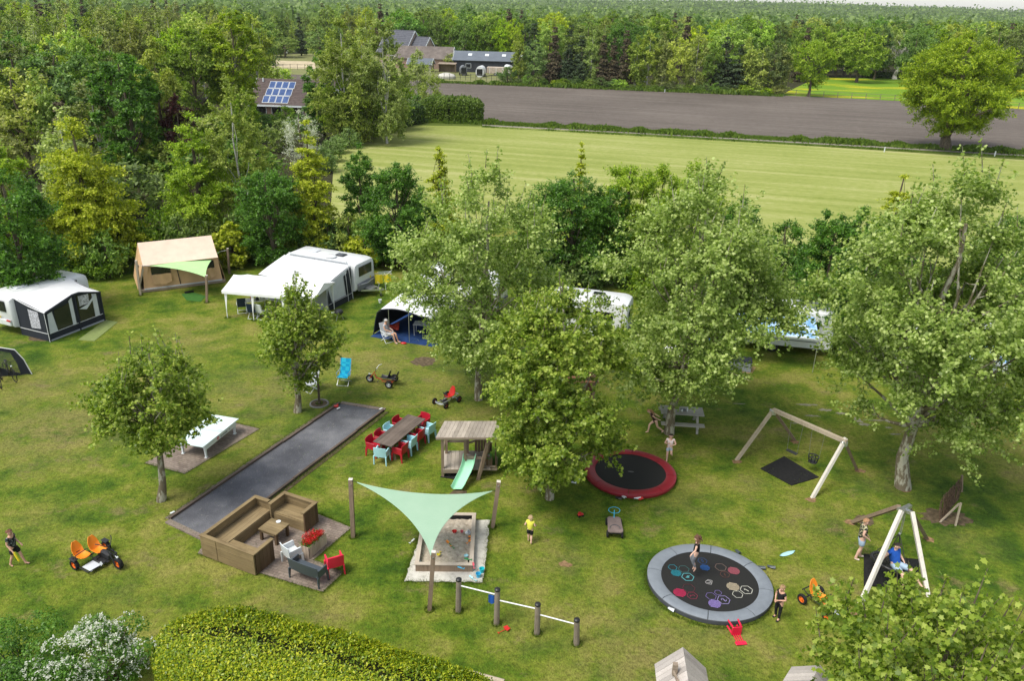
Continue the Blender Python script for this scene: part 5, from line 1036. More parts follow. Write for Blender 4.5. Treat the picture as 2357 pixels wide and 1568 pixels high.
# frame with x towards the left end, y towards the hedge (caravan side)
ang2 = ang+PI
t = thing('caravan', 'white caravan with sloping nose and round roof dish behind the party tent', 'caravan', K, ang2); Lc = 5.0
caravan(t, Lc, 2.1, 2.12, x0=-Lc+.05, y0=.05, nose=.4, ends=True)
MB().lathe([(.001, .0), (.3, .02), (.32, .08), (.25, .14), (.001, .16)], (-1.9, .55, 2.13), 20).build('roof_dish', M_vanwhite, t, smooth=True); MB().bar((-.5, .12, 2.15), (-4.6, .12, 2.15), .08, .07).build('awning_rail', M_vanwhite, t)
MB().rbox((.12, 1.1, .62), (.12, 1.75, .42), .05).build('front_panel', M_vangrey, t); MB().tube([(.18, .45, .8), (.22, 1.1, .74), (.18, 1.75, .8)], .025, 6).build('grab_rail', M_steel, t)
m = MB(); m.bar((.1, .5, .4), (1.1, 1.1, .42), .07, .09).bar((.1, 1.7, .4), (1.1, 1.1, .42), .07, .09).bar((1.0, 1.1, .45), (1.3, 1.1, .47), .09, .1).box((.4, 1.1, .46), (.5, .6, .06)).tube([(1.1, 1.1, .45), (1.1, 1.1, .06)], .03, 6).tube([(.95, 1.0, .5), (.95, 1.2, .75), (.75, 1.3, .8)], .015, 5); m.build('drawbar', M_steel, t); wheel(t, (1.1, 1.1, .1), .1, .06, M_steel)
t = thing('awning', 'grey-white awning with sloping roof on the white caravan', 'awning', K, ang2); Da = 2.35; La = 4.6; hf, hb = 1.5, 2.02
MB().grid(lambda u, v: (-.25-La*(1-u), -Da-.05+v*(Da+.05), hf+(hb-hf)*v**.85), 8, 8, .02).build('roof', M_whitecloth, t, smooth=True)
MB().plate([(-.18, 0, 0), (-.18, 0, hb), (-.22, -Da, hf), (-.22, -Da, 0)][::1], .02).build('side_wall', M_lgrey, t); MB().plate([(-.25-La, 0, 0), (-.25-La, 0, hb), (-.25-La, -Da, hf), (-.25-La, -Da, 0)][::-1], .02).build('side_wall', M_lgrey, t); MB().plate([(-.25, -Da, 0), (-.25-La, -Da, 0), (-.25-La, -Da, hf), (-.25, -Da, hf)][::-1], .02).build('front_wall', M_greycloth, t)
MB().plate([(-.15, -.02, 0), (-.15, -.02, 1.95), (-.15, -.42, 1.85), (-.15, -.42, 0)], .012).plate([(-.155, -Da+.05, .0), (-.155, -.42, .0), (-.155, -.42, .42), (-.155, -Da+.05, .42)], .012).plate([(-.155, -.42, .42), (-.155, -.42, 1.7), (-.155, -.75, 1.62), (-.155, -.60, .42)], .012).plate([(-.155, -Da+.02, .42), (-.155, -Da+.35, .42), (-.155, -Da+.05, 1.3)][::-1], .012).build('dark_panel', M_darkcloth, t)
MB().tube([(-.12, -.0, 0), (-.12, -.3, 2.1)], .02, 5).tube([(-.12, -.45, 0), (-.12, -.62, 1.8)], .015, 5).tube([(-.12, -Da, 0.4), (-.12, -.0, .4)], .012, 5).build('piping', M_whitecloth, t)
MB().plate([(-1.2, -Da-.02, .1), (-2.4, -Da-.02, .1), (-2.4, -Da-.02, 1.5), (-1.2, -Da-.02, 1.5)][::-1], .012).build('doorway', M_darkcloth, t)
NL = P(524, 732); e1 = (P(585, 738)-NL); ang = math.atan2(e1.y, e1.x); t = thing('party_tent', 'white party tent with pitched roof between the tan tent and the white caravan', 'party tent', NL, ang); L_, D_ = 5.05, 2.65; hE, hR = 1.58, 2.02
for s_ in (0, 1):
    MB().grid(lambda u, v: (-.12+u*(L_+.24), (-.1+(D_/2+.1)*v) if s_ == 0 else D_/2+(D_/2+.1)*v, (hE+(hR-hE)*v if s_ == 0 else hR-(hR-hE)*v)-.03*math.sin(PI*v)+.03*math.cos(u*3*2*PI)*math.sin(PI*v*.5)), 24, 6, .012).build('roof', plain('bright_white_sheet', (.86, .87, .88), .6, .3, .02, 1) if s_ == 0 else bpy.data.materials['bright_white_sheet'], t, smooth=True)
W_ = bpy.data.materials['bright_white_sheet']
MB().plate([(-.1, -.1, hE-.14), (L_+.1, -.1, hE-.14), (L_+.1, -.1, hE+.01), (-.1, -.1, hE+.01)], .012).plate([(-.1, D_+.1, hE-.14), (L_+.1, D_+.1, hE-.14), (L_+.1, D_+.1, hE+.01), (-.1, D_+.1, hE+.01)][::-1], .012).build('valance', W_, t)
MB().plate([(-.1, -.1, hE), (-.1, D_+.1, hE), (-.1, D_/2, hR)][::-1], .012).plate([(L_+.1, -.1, hE), (L_+.1, D_+.1, hE), (L_+.1, D_/2, hR)], .012).build('gable', W_, t)
for x in (.0, 1.55, 3.3, L_):
    for y in (0, D_):
        m = MB(); m.tube([(x, y, 0), (x, y, hE)], .022, 6)
        if y == 0 or x == L_: s_ = 1 if x < L_ else -1; m.plate([(x, y-.02, .35), (x+s_*.16, y-.02, hE-.1), (x-.0, y-.02, hE-.1)], .01)
        m.build('leg', W_, t)
for (x, y, rz, lab, cl) in ((588-30, 718, 200, 'dark blue folding chair at the left end under the party tent', 'navy'), (585, 731, 175, 'dark blue folding chair with white frame at the near side of the party tent', 'navy'), (607, 733, 150, 'white-framed folding chair right of the dark blue ones', 'white')):
    fold(lab, P(x, y), R_(rz-180), PL[cl], PL['white'], .3, .88)
c = P(590, 716); t = thing('camping_table', 'white camping table with things on it under the party tent', 'table', c, .3)
MB().rbox((0, 0, .66), (1.1, .65, .03), .01).build('table_top', W_, t)
for x in (-.5, .5):
    for y in (-.28, .28): MB().tube([(x, y, 0), (x, y, .65)], .014, 6).build('leg', PL['white'], t)
c = P(568, 688)
for (x, y, cn, lb) in ((-.2, .1, 'rose', 'pink jar on the camping table'), (.15, -.1, 'black', 'dark pot on the camping table'), (.35, .15, 'white', 'white box on the camping table')):
    o = tag(MB().lathe([(.001, 0), (.09, 0), (.1, .1), (.06, .18), (.001, .2)], n=12).build('jar' if cn == 'rose' else 'pot' if cn == 'black' else 'container', PL[cn], smooth=True), lb, 'container'); o.location = t.location+Vector((x, y, .675))
# barbecue
c = P(781, 736); t = thing('kettle_barbecue', 'small black kettle barbecue near the party tent corner', 'barbecue', c)
MB().lathe([(.001, .30), (.18, .34), (.24, .44), (.245, .46), (.24, .48), (.18, .57), (.001, .62)], n=20).build('kettle', PL['black'], t, smooth=True)
for a in (0, 2.1, 4.2): MB().tube([(.1*math.cos(a), .1*math.sin(a), .36), (.24*math.cos(a), .24*math.sin(a), 0)], .012, 5).build('leg', M_steel, t)
MB().rbox((-.32, 0, .42), (.16, .2, .02), .008).build('side_shelf', W_, t)
# laundry rack with yellow cloths
c = P(868, 666); t = thing('laundry_rack', 'folding rack with yellow and white towels by the hedge', 'laundry rack', c, R_(15)); m = MB()
for s_ in (-1, 1): m.tube([(s_*.5, -.3, 0), (s_*.5, .25, .95)], .012, 5).tube([(s_*.5, .3, 0), (s_*.5, -.25, .95)], .012, 5).tube([(s_*.5, -.3, .95), (s_*.9, -.3, 1.25)], .012, 5)
for y in (-.3, -.1, .1, .3): m.tube([(-.9, y, 1.0), (.9, y, 1.0)], .01, 5)
m.build('frame', PL['white'], t)
for (x, y, w_, h_, cn) in ((-.6, -.3, .5, .35, 'yellow'), (.1, -.32, .45, .55, 'yellow'), (.62, -.3, .45, .5, 'yellow'), (-.1, .3, .5, .4, 'yellow'), (-.85, -.1, .12, .6, 'white')): MB().grid(lambda u, v: (x+(u-.5)*w_, y+.03*math.sin(u*8), 1.02-v*h_), 6, 3, .015).build('towel', PL[cn], t)
o = bucket('small white bucket on the grass in front of the caravan drawbar', 'white', P(875, 697), .1, .2)
# rubber glove and red bag next tent
# --- open dark-fronted awning with white roof
o_ = P(860, 770); e1 = P(1002, 793)-o_; ang = math.atan2(e1.y, e1.x); t = thing('tunnel_awning', 'big white-roofed awning with dark sides and wide open front', 'awning', o_, ang); L_ = e1.length; D_ = 4.4
def ta_(u, v):   # u over the arch from left foot to right, v into the depth
    h0 = 1.70+.85*min(1, v*1.1); x = L_*u; s_ = .62
    if u < .12: z = h0*(u/.12)**.7*.86; x = L_*(u*.9)
    elif u > .90: z = h0*((1-u)/.10)**.7*.90
    else: q = (u-.12)/.78; z = h0*(.86+.14*math.sin(PI*min(1, q*1.15)))
    return x, z
def taf(u, v): x, z = ta_(u, v); return (x-.45*v*(1-u)+.45*v*u+1.1*v, v*D_-.25*math.sin(PI*u)*(1-v), z)
MB().grid(lambda u, v: taf(.10+u*.82, v), 22, 10, .02).build('roof', M_whitecloth, t, smooth=True); MB().grid(lambda u, v: taf(.002+u*.10, v), 6, 10, .02).build('side_wall', M_darkcloth, t, smooth=True); MB().grid(lambda u, v: taf(.92+u*.078, v), 6, 10, .02).build('side_wall', M_darkcloth, t, smooth=True)
MB().plate([taf(.15, .25), taf(.85, .25), (L_*.85+.3, D_*.9, .02), (L_*.15, D_*.9, .02)][::-1], .01).build('inner_wall', M_darkcloth, t) if 0 else MB().plate([(-.2, D_-.05, 0), (L_+1.6, D_-.05, 0), (L_+1.4, D_-.05, 2.2), (.9, D_-.05, 2.2)], .02).build('back_wall', M_darkcloth, t)
MB().plate([(-.0, -.35, .012), (L_+.1, -.35, .012), (L_+.9, D_, .012), (.2, D_, .012)], .01).build('groundsheet', M_bluecloth, t)
MB().tube([taf(u/20, 0) for u in range(21)], .03, 6).build('front_hem', M_darkcloth, t)
for u_ in (.3, .62): x, z = ta_(u_, 0); MB().tube([(x, -.25, 0), (x, -.25, z)], .016, 6).build('pole', M_steel, t)
MB().plate([taf(.03, .1), taf(.03, .55), taf(.085, .55), taf(.085, .1)], .05).build('side_window', M_lgrey, t) if 0 else None
MB().tube([(0, 0, .02), (-.7, -.3, 0)], .006, 4).tube([taf(.12, 0), (-.8, -.4, 0)], .006, 4).build('guy_rope', M_rope, t)
tc = t
t = thing('caravan', 'white caravan behind the tunnel awning, mostly hidden by the tall plane tree', 'caravan', o_+Matrix.Rotation(ang, 3, 'Z') @ Vector((.6, D_+.0, 0)), ang); caravan(t, 4.6, 2.0, 2.3)
def inaw(x, y, z=0): return o_+Matrix.Rotation(ang, 3, 'Z') @ Vector((x, y, z))
fold('white-framed folding chair with the reader sitting in the awning mouth', P(893, 786), R_(-140)+PI*0, M_lgrey, PL['white'], .35, .9)
c = P(974, 770); t = thing('camping_table', 'grey-topped camping table inside the tunnel awning', 'table', c, -.1); MB().rbox((0, 0, .62), (.95, .6, .03), .01).build('table_top', M_lgrey, t)
for x in (-.42, .42):
    for y in (-.25, .25): MB().tube([(x, y, 0), (x, y, .61)], .014, 6).build('leg', PL['white'], t)
o = MB().grid(lambda u, v: ((u-.5)*.75, (v-.5)*.6, .4+.12*math.sin(u*5)*math.cos(v*4)), 8, 8, .05).build('beanbag', plain('dark_red_cloth', (.26, .035, .025), .9, .1, .2, 10), smooth=True); tag(o, 'dark red patterned cushion behind the seated woman', 'cushion'); o.location = P(903, 765)
o = tag(MB().ball((0, 0, 0), .14, 14, 10).build('lantern', PL['white'], smooth=True), 'round white paper lantern hanging in the tunnel awning', 'lantern'); o.location = P_at(887, 738, o_.y+.5)
o = tag(MB().ball((0, 0, .0), (.16, .1, .05), 12, 6).build('red_disc', PL['bred'], smooth=True), 'small red dish on the grass at the awning mouth', 'dish'); o.location = P(929, 790, .04)
# --- the three vans behind the plane trees
def pitch(cx, cy, rz, label, aw, L=5.0, blue=None, W=2.05, H=2.35):
    c = P(cx, cy); t = thing('caravan', label, 'caravan', c, R_(rz)); caravan(t, L, W, H, x0=-L/2)
    if aw:
        a = thing('sun_canopy', aw, 'canopy', c, R_(rz)); mt = blue
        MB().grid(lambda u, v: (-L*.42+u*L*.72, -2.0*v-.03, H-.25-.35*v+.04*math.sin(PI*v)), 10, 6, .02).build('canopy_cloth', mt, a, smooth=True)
        for x in (-L*.42, L*.30): MB().tube([(x, -2.0, 0), (x, -2.02, H-.62)], .02, 6).build('pole', M_steel, a)
        MB().bar((-L*.42, -2.05, H-.61), (L*.30, -2.05, H-.61), .05, .06).build('front_rail', PL['white'], a)
    return c
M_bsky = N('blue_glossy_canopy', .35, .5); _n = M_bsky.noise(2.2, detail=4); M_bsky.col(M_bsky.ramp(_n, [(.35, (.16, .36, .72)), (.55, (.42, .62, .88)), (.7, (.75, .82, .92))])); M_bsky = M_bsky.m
pitch(1345, 790, -16, 'white caravan behind the bright green plane tree', None, 4.2)
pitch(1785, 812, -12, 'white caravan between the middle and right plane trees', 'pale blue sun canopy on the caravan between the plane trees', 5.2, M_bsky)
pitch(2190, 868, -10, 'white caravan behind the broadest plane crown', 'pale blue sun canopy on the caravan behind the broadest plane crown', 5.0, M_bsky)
c = P(1573, 862); t = thing('side_tent', 'small white pitched shelter behind the middle plane tree', 'tent', c, R_(-8))
for s_ in (0, 1): MB().grid(lambda u, v: (-1.0+u*2.0, (-.8+.8*v) if s_ == 0 else .8*v, (.95+.5*v) if s_ == 0 else 1.45-.5*v), 6, 4, .012).build('roof', W_, t)
for x in (-.98, .98):
    for y in (-.78, .78): MB().tube([(x, y, 0), (x, y, .96)], .02, 6).build('leg', W_, t)
MB().plate([(-1, .78, 0), (1, .78, 0), (1, .78, .95), (-1, .78, .95)], .012).build('back_wall', M_darkcloth, t)
M_bchair = PL['kblue']
for (x, y, rz, lb) in ((1592, 828, 160, 'deep blue folding chair, left of the two behind the middle plane tree'), (1630, 832, 200, 'deep blue folding chair, right of the two behind the middle plane tree')): fold(lb, P(x, y), R_(rz), M_bchair, M_steel, .3, 1.0)
c = P(1700, 850); t = thing('storage_chest', 'low grey chest beside the caravan between the plane trees', 'chest', c, -.2); MB().rbox((0, 0, .25), (1.1, .6, .5), .03).build('body', M_greycloth, t); MB().rbox((0, 0, .53), (1.14, .64, .06), .02).build('lid', M_darkcloth, t)
o = MB().prism([v2(P(1632, 826)), v2(P(1622, 842)), v2(P(1730, 862)), v2(P(1740, 846))], 0, .012).build('groundsheet', plain('sand_mat', (.36, .26, .12), .9, .1, .1, 4)); tag(o, 'sandy brown ground mat in front of the caravan between the plane trees', 'ground sheet')
fold('white folding chair under the canopy behind the broadest plane crown', P(2120, 905), R_(170), PL['white'], PL['white'], .3, 1.0); fold('white slatted folding chair right of the broad plane trunk', P(2165, 900), R_(200), PL['white'], PL['white'], .3, 1.0)
# ================================================================== HOUSES AND FARM
M_tiles = N('roof_tiles', .8, .2); _w = M_tiles.add('ShaderNodeTexWave'); M_tiles.link(M_tiles.co(), _w.inputs[0]); _w.bands_direction = 'Y'; _w.inputs['Scale'].default_value = 1.1; _w.inputs['Distortion'].default_value = .6; _n = M_tiles.noise(2.5, detail=5, rough=.7)
M_tiles.col(M_tiles.mix(M_tiles.math('MULTIPLY', _w.outputs['Fac'], .35), M_tiles.ramp(_n, [(.3, (.075, .055, .052)), (.7, (.145, .112, .102))]), (.03, .024, .024))); M_tiles.bump(_w.outputs['Fac'], .5, .05); M_tiles = M_tiles.m
M_slate = N('grey_roof_tiles', .7, .3); _w = M_slate.add('ShaderNodeTexWave'); M_slate.link(M_slate.co(), _w.inputs[0]); _w.bands_direction = 'Y'; _w.inputs['Scale'].default_value = .9; _n = M_slate.noise(1.5, detail=4)
M_slate.col(M_slate.mix(M_slate.math('MULTIPLY', _w.outputs['Fac'], .4), M_slate.ramp(_n, [(.3, (.075, .08, .10)), (.7, (.125, .13, .155))]), (.03, .032, .04))); M_slate = M_slate.m
M_wallb = brickm('pale_brick_wall', (.46, .35, .28), (.38, .29, .23), (.40, .37, .33), 1)
M_wallp = brickm('pink_brick_wall', (.42, .26, .20), (.34, .20, .16), (.36, .32, .28), 1)
M_oldroof = plain('old_roof_sheets', (.17, .145, .13), .9, .1, .2, .8); M_metalroof = plain('dark_metal_roof', (.13, .15, .18), .5, .4, .08, .5); M_pv = plain('solar_cells', (.035, .08, .22), .2, .6, .15, 1.2)
def house(name, label, loc, rz, L, W, hw, hr, wall, roof, cat='house', over=.35, wins=(), gwins=(), trim=PL['white'], thick=.14):
    """gable house: ridge along x, front at -y"""
    t = thing(name, label, cat, loc, rz)
    MB().add([(-L/2, -W/2, 0), (L/2, -W/2, 0), (L/2, W/2, 0), (-L/2, W/2, 0), (-L/2, -W/2, hw), (L/2, -W/2, hw), (L/2, W/2, hw), (-L/2, W/2, hw), (-L/2, 0, hr-.1), (L/2, 0, hr-.1)], [(0, 1, 5, 4), (2, 3, 7, 6), (1, 2, 6, 9, 5), (3, 0, 4, 8, 7), (4, 5, 9, 8), (6, 7, 8, 9), (3, 2, 1, 0)]).build('wall', wall, t)
    k = (hr-hw)/(W/2); rf = None
    for s_ in (-1, 1):
        e = W/2+over; z = hw-k*over; q = [(-L/2-.3, 0, hr), (L/2+.3, 0, hr), (L/2+.3, s_*e, z), (-L/2-.3, s_*e, z)]
        if s_ < 0: q = q[::-1]
        else: q = q
        o = MB().plate([Vector(p)+Vector((0, 0, .1)) for p in q], thick).build('roof', roof, t); rf = rf or o
    for s_ in (-1, 1): MB().bar((s_*(L/2+.3), -W/2-over, hw-k*over), (s_*(L/2+.3), 0, hr), .06, .25).bar((s_*(L/2+.3), W/2+over, hw-k*over), (s_*(L/2+.3), 0, hr), .06, .25).build('verge_board', trim, t)
    for (x, z, w_, h_) in wins:
        f = MB().box((x, -W/2-.03, z), (w_, .08, h_)).build('window', trim, t); MB().box((x, -W/2-.075, z), (w_-.16, .02, h_-.16)).build('pane', M_glass, f)
    for (s_, y, z, w_, h_) in gwins:
        f = MB().box((s_*(L/2+.03), y, z), (.08, w_, h_)).build('window', trim, t); MB().box((s_*(L/2+.075), y, z), (.02, w_-.16, h_-.16)).build('pane', M_glass, f)
    return t, rf, k
# house with solar panels
g0 = P(583, 262); g1_ = P(735, 256); Y0 = g0.y
ridge = P_at(600, 183, Y0+4); 
an = R_(-4); Wd = 8.; hw = P_at(600, 236, Y0).z; hr = P_at(600, 182, Y0+4).z
x0_ = P_at(578, 235, Y0).x; x1_ = x0_+17
t, rf, k = house('brick_house', 'brick bungalow with solar panels on its brown tiled roof', ((x0_+x1_)/2, Y0+4.2, 0), an, 17, Wd, hw, hr, M_wallp, M_tiles, wins=((-7.2, hw-1.0, 2.0, 1.6), (-4.6, hw-1.0, 1.6, 1.5), (-1.5, hw-1.0, 2.0, 1.4)), over=.5)
nrm_a = math.atan(k)
def on_roof(x, d, up=.0): return Vector((x, -d, hr-k*d+.10+up))     # d: distance from the ridge in plan
pv = [(-6.4+i*1.02, .55+j*1.25) for i in range(4) for j in range(3)]+[(3.3+i*1.02, 2.9) for i in range(2)]
for (x, d) in pv:
    f = MB().plate([on_roof(x-.35*(d/3), d+1.18, .07), on_roof(x+.96-.35*(d/3), d+1.18, .07), on_roof(x+.96-.35*((d)/3), d, .07), on_roof(x-.35*((d)/3), d, .07)], .06).build('solar_panel', PL['white'], t)
    MB().plate([on_roof(x+.05-.35*(d/3), d+1.13, .078), on_roof(x+.91-.35*(d/3), d+1.13, .078), on_roof(x+.91-.35*(d/3), d+.05, .078), on_roof(x+.05-.35*(d/3), d+.05, .078)], .01).build('cells', M_pv, f)
for i in range(3): MB().rbox(on_roof(-.9+i*.9, 1.7, .12), (.2, .3, .45), .05).build('vent', PL['black'], t)
MB().plate([on_roof(2.9, 2.2, .08), on_roof(4.6, 2.2, .08), on_roof(4.6, 1.2, .08), on_roof(2.9, 1.2, .08)], .06).build('skylight', M_lgrey, t)
MB().tube([on_roof(-7.6, .6, 0), on_roof(-7.6, .6, .55)], .12, 8).build('chimney_pipe', PL['white'], t); MB().bar((-8.9, -4.5, hw-.42), (8.9, -4.5, hw-.42), .12, .25).build('gutter', PL['white'], t)
# farm house with two gables, sheds, stable
Yf = P(960, 150).y
def at(px, py, Y): return P_at(px, py, Y)
a = at(950, 130, Yf+6); h1 = at(925, 100, Yf+6)
t, _, _ = house('farmhouse', 'farmhouse with dark grey tiled roofs beyond the ploughed field', (a.x-3.5, Yf+8, 0), R_(-38), 11, 8, 3.3, at(925, 69, Yf+8).z, M_wallb, M_slate, gwins=((1, 0, 5.2, .9, 1.5), (1, -2, 1.6, 1.4, 1.4), (1, 2, 1.6, 1.4, 1.4)), wins=((0, 1.6, 1.6, 1.4),))
a2 = at(966, 130, Yf+4)
t2, _, _ = house('farmhouse_wing', 'lower right wing of the farmhouse with white verge boards', (a2.x, Yf+4, 0), R_(-38), 8, 7, 2.8, at(968, 84, Yf+4).z, M_wallb, M_slate, gwins=((1, 0, 4.2, .8, 1.2),), cat='house')
a3 = at(1000, 140, Yf-6); t3, _, _ = house('barn', 'long low barn with old brown roof in front of the farmhouse', (a3.x-2, Yf-8, 0), R_(-6), 15, 8, at(1000, 134, Yf-12).z, at(1000, 107, Yf-8).z, M_wallp, M_oldroof, cat='barn', gwins=((1, 0, 3.2, .7, .8),))
a4 = at(978, 150, Yf-22); house('shed', 'small grey-roofed shed at the left of the barn', (a4.x-1, Yf-22, 0), R_(-6), 6, 4, 2.0, 3.2, M_wallb, M_metalroof, cat='shed')
Ys = P(1110, 176).y; ys = Ys+14
xl, xr = at(1047, 130, ys).x, at(1186, 130, ys).x
t5, _, _ = house('stable', 'long dark stable with skylights and grey metal roof', ((xl+xr)/2, ys+3, 0), R_(-3), xr-xl, 9, at(1100, 138, ys-1).z, at(1100, 118, ys+3).z, plain('black_boarding', (.05, .055, .065), .8, .2, .2, 1), M_metalroof, cat='stable', wins=((-4, 1.6, 1.4, 1.1),), over=.4)
hh = at(1100, 118, ys+3).z; he = at(1100, 138, ys-1).z; kk = (hh-he)/4.5
for i in range(4): x = -(xr-xl)/2+3.5+i*4.4; MB().plate([(x, -2.6, hh-kk*2.6+.2), (x+1.0, -2.6, hh-kk*2.6+.2), (x+1.0, -1.5, hh-kk*1.5+.2), (x, -1.5, hh-kk*1.5+.2)], .05).build('skylight', PL['white'], t5)
def trailer(label, px, py, rz, col=M_vanwhite, L=3.6, W=2., H=2.6, open_=True):
    c = P(px, py); t = thing('horse_trailer', label, 'trailer', c, R_(rz)); 
    MB().lathe([(W/2*.97, -L/2), (W/2, -L/2+.2), (W/2, L/2-.3), (W/2*.7, L/2)], (0, 0, 1.2), 20, ey=1.35, M=Matrix.Rotation(-PI/2, 3, 'X')).build('body', col, t, smooth=True)
    MB().box((0, -L/2-.02, 1.15), (W*.72, .06, 1.5)).build('door', M_glass if open_ else M_lgrey, t)
    for s_ in (-1, 1): wheel(t, (s_*(W/2+.02), .1, .35), .35, .2, M_steel)
    MB().bar((0, L/2, .5), (0, L/2+1.2, .45), .1, .1).build('drawbar', M_steel, t)
trailer('white horse trailer with dark open rear in front of the stable, middle one', 1107, 176, -8); trailer('low dark horse trailer left of the white one', 1066, 173, 10, M_vangrey, 3.0, 1.7, 2.0); trailer('white horse trailer farther left by the stable', 1090, 164, 60, M_vanwhite, 3.6, 1.9, 2.3, False)
c = P(1150, 174); t = thing('box_trailer', 'beige slatted cattle trailer in front of the stable', 'trailer', c, R_(-4)); MB().rbox((0, 0, 1.3), (6.2, 2.2, 1.5), .06).build('body', plain('beige_slats', (.50, .42, .34), .8, .2, .15, 2), t)
for x in (-2.4, -.8, .8, 2.4): MB().box((x, -1.13, 1.3), (.1, .04, 1.5)).build('rib', PL['white'], t)
for x in (-1, 0.2):
    for y in (-1., 1.): wheel(t, (x, y, .4), .4, .25, M_steel, 'Y')
trailer('white van body behind the beige trailer', 1142, 163, 85, M_vanwhite, 4.2, 2.1, 2.3, False); trailer('white trailer at the right end of the stable row', 1170, 172, 20, M_vanwhite, 3.0, 1.9, 2.3, False)
c = P(1030, 166); t = thing('field_shelter', 'open wooden field shelter left of the trailers', 'shelter', c, R_(-5)); MB().box((0, .9, 1.1), (4.2, .1, 2.0)).box((-2.1, 0, 1.1), (.1, 1.8, 2.0)).box((2.1, 0, 1.1), (.1, 1.8, 2.0)).build('wall', W_greyz, t); MB().plate([(-2.3, -1.1, 2.1), (2.3, -1.1, 2.1), (2.3, 1.1, 2.35), (-2.3, 1.1, 2.35)], .1).build('roof', W_grey, t)
# fences
def fence(label, pts, h, n, mat, rail=2, w=.09, name='fence', wire=True):
    L = [P(*p) for p in pts]; t = thing(name, label, 'fence', L[0]); k = 0
    seg = [(L[i+1]-L[i]).length for i in range(len(L)-1)]; tot = sum(seg)
    def atl(d):
        for i, s_ in enumerate(seg):
            if d <= s_+1e-6: return L[i].lerp(L[i+1], d/s_)
            d -= s_
        return L[-1]
    for i in range(n+1): p = atl(tot*i/n); MB().box((p.x, p.y, h/2), (w, w, h)).build('fence_post', mat, t, world=True)
    for r in range(rail): z = h*(.45+.5*r/max(1, rail-1)); m = MB(); m.tube([atl(tot*i/n)+Vector((0, 0, z)) for i in range(n+1)], .03 if wire else .06, 4); m.build('fence_rail', mat, t, world=True)
fence('dark paddock fence in front of the stables', [(985, 184), (1060, 184), (1180, 190)], 1.5, 16, M_blacksteel, 2)
fence('post and wire fence along the meadow and ploughed field', [(1800, 219), (1940, 226), (2100, 234), (2357, 252), (2500, 262)], 1.2, 20, W_post, 2)
fence('fence round the pale riding yard', [(585, 160), (735, 162)], 1.5, 9, W_post, 2)
# marker posts along the verge
for (x, y) in ((2035, 350), (2289, 360), (1530, 212), (600, 200)):
    c = P(x, y); o = MB().box((0, 0, .3), (.1, .1, .6)).box((0, 0, .62), (.13, .13, .05)).build('marker_post', PL['white']); tag(o, 'short white marker post at the field edge near %s' % {2035: 'the lone round oak', 2289: 'the right frame edge', 1530: 'the birches of the wood', 600: 'the riding yard'}[x], 'post'); o.location = c
c = P(988, 181); o = MB().ball((0, 0, .4), (2.2, 1.5, 1.0), 14, 8).build('sand_heap', M_slab, smooth=True); tag(o, 'pale heap of sand in the paddock', 'heap'); o.location = P(1088-60, 181)
# far garden gate and white planks by the yard
c = P(648, 126); t = thing('van', 'small white van parked by the riding yard under the birches', 'van', c, .3)
MB().rbox((0, 0, 1.2), (4.4, 1.9, 1.5), .25).build('body', M_vanwhite, t)
for x in (-1.3, 1.3):
    for y in (-.9, .9): wheel(t, (x, y, .34), .34, .2, M_steel, 'Y')
MB().box((0, -.96, 1.5), (2.2, .02, .5)).build('window', M_glass, t)
# ================================================================== PEOPLE
def skin_obj(name, nodes, edges, radii, mat, parent, sub=2, root=0):
    """one continuous surface grown round a skeleton"""
    me = bpy.data.meshes.new(name); me.from_pydata([tuple(n) for n in nodes], edges, []); o = bpy.data.objects.new(name, me); C.objects.link(o); o.parent = parent
    me.materials.append(mat); o.modifiers.new('skin', 'SKIN').use_smooth_shade = True
    if not me.skin_vertices:
        bpy.context.view_layer.objects.active = o; me.update()
    for i, r in enumerate(radii): me.skin_vertices[0].data[i].radius = r if isinstance(r, tuple) else (r, r)
    me.skin_vertices[0].data[root].use_root = True
    s = o.modifiers.new('smooth', 'SUBSURF'); s.levels = sub; s.render_levels = sub; return o
def ensure_skin(me):
    return me
SKIN = plain('skin', (.62, .36, .26), .55, .35, .05, 20); SKIN2 = plain('fair_skin', (.70, .44, .34), .55, .35, .05, 20); EYE = plain('eye', (.03, .025, .02), .3)
def pattern(name, a, b_, sc, lo=.52, hi=.56):
    m = N(name, .85, .2); n = m.noise(sc, detail=3, rough=.6); m.col(m.ramp(n, [(lo, a), (hi, b_)])); return m.m
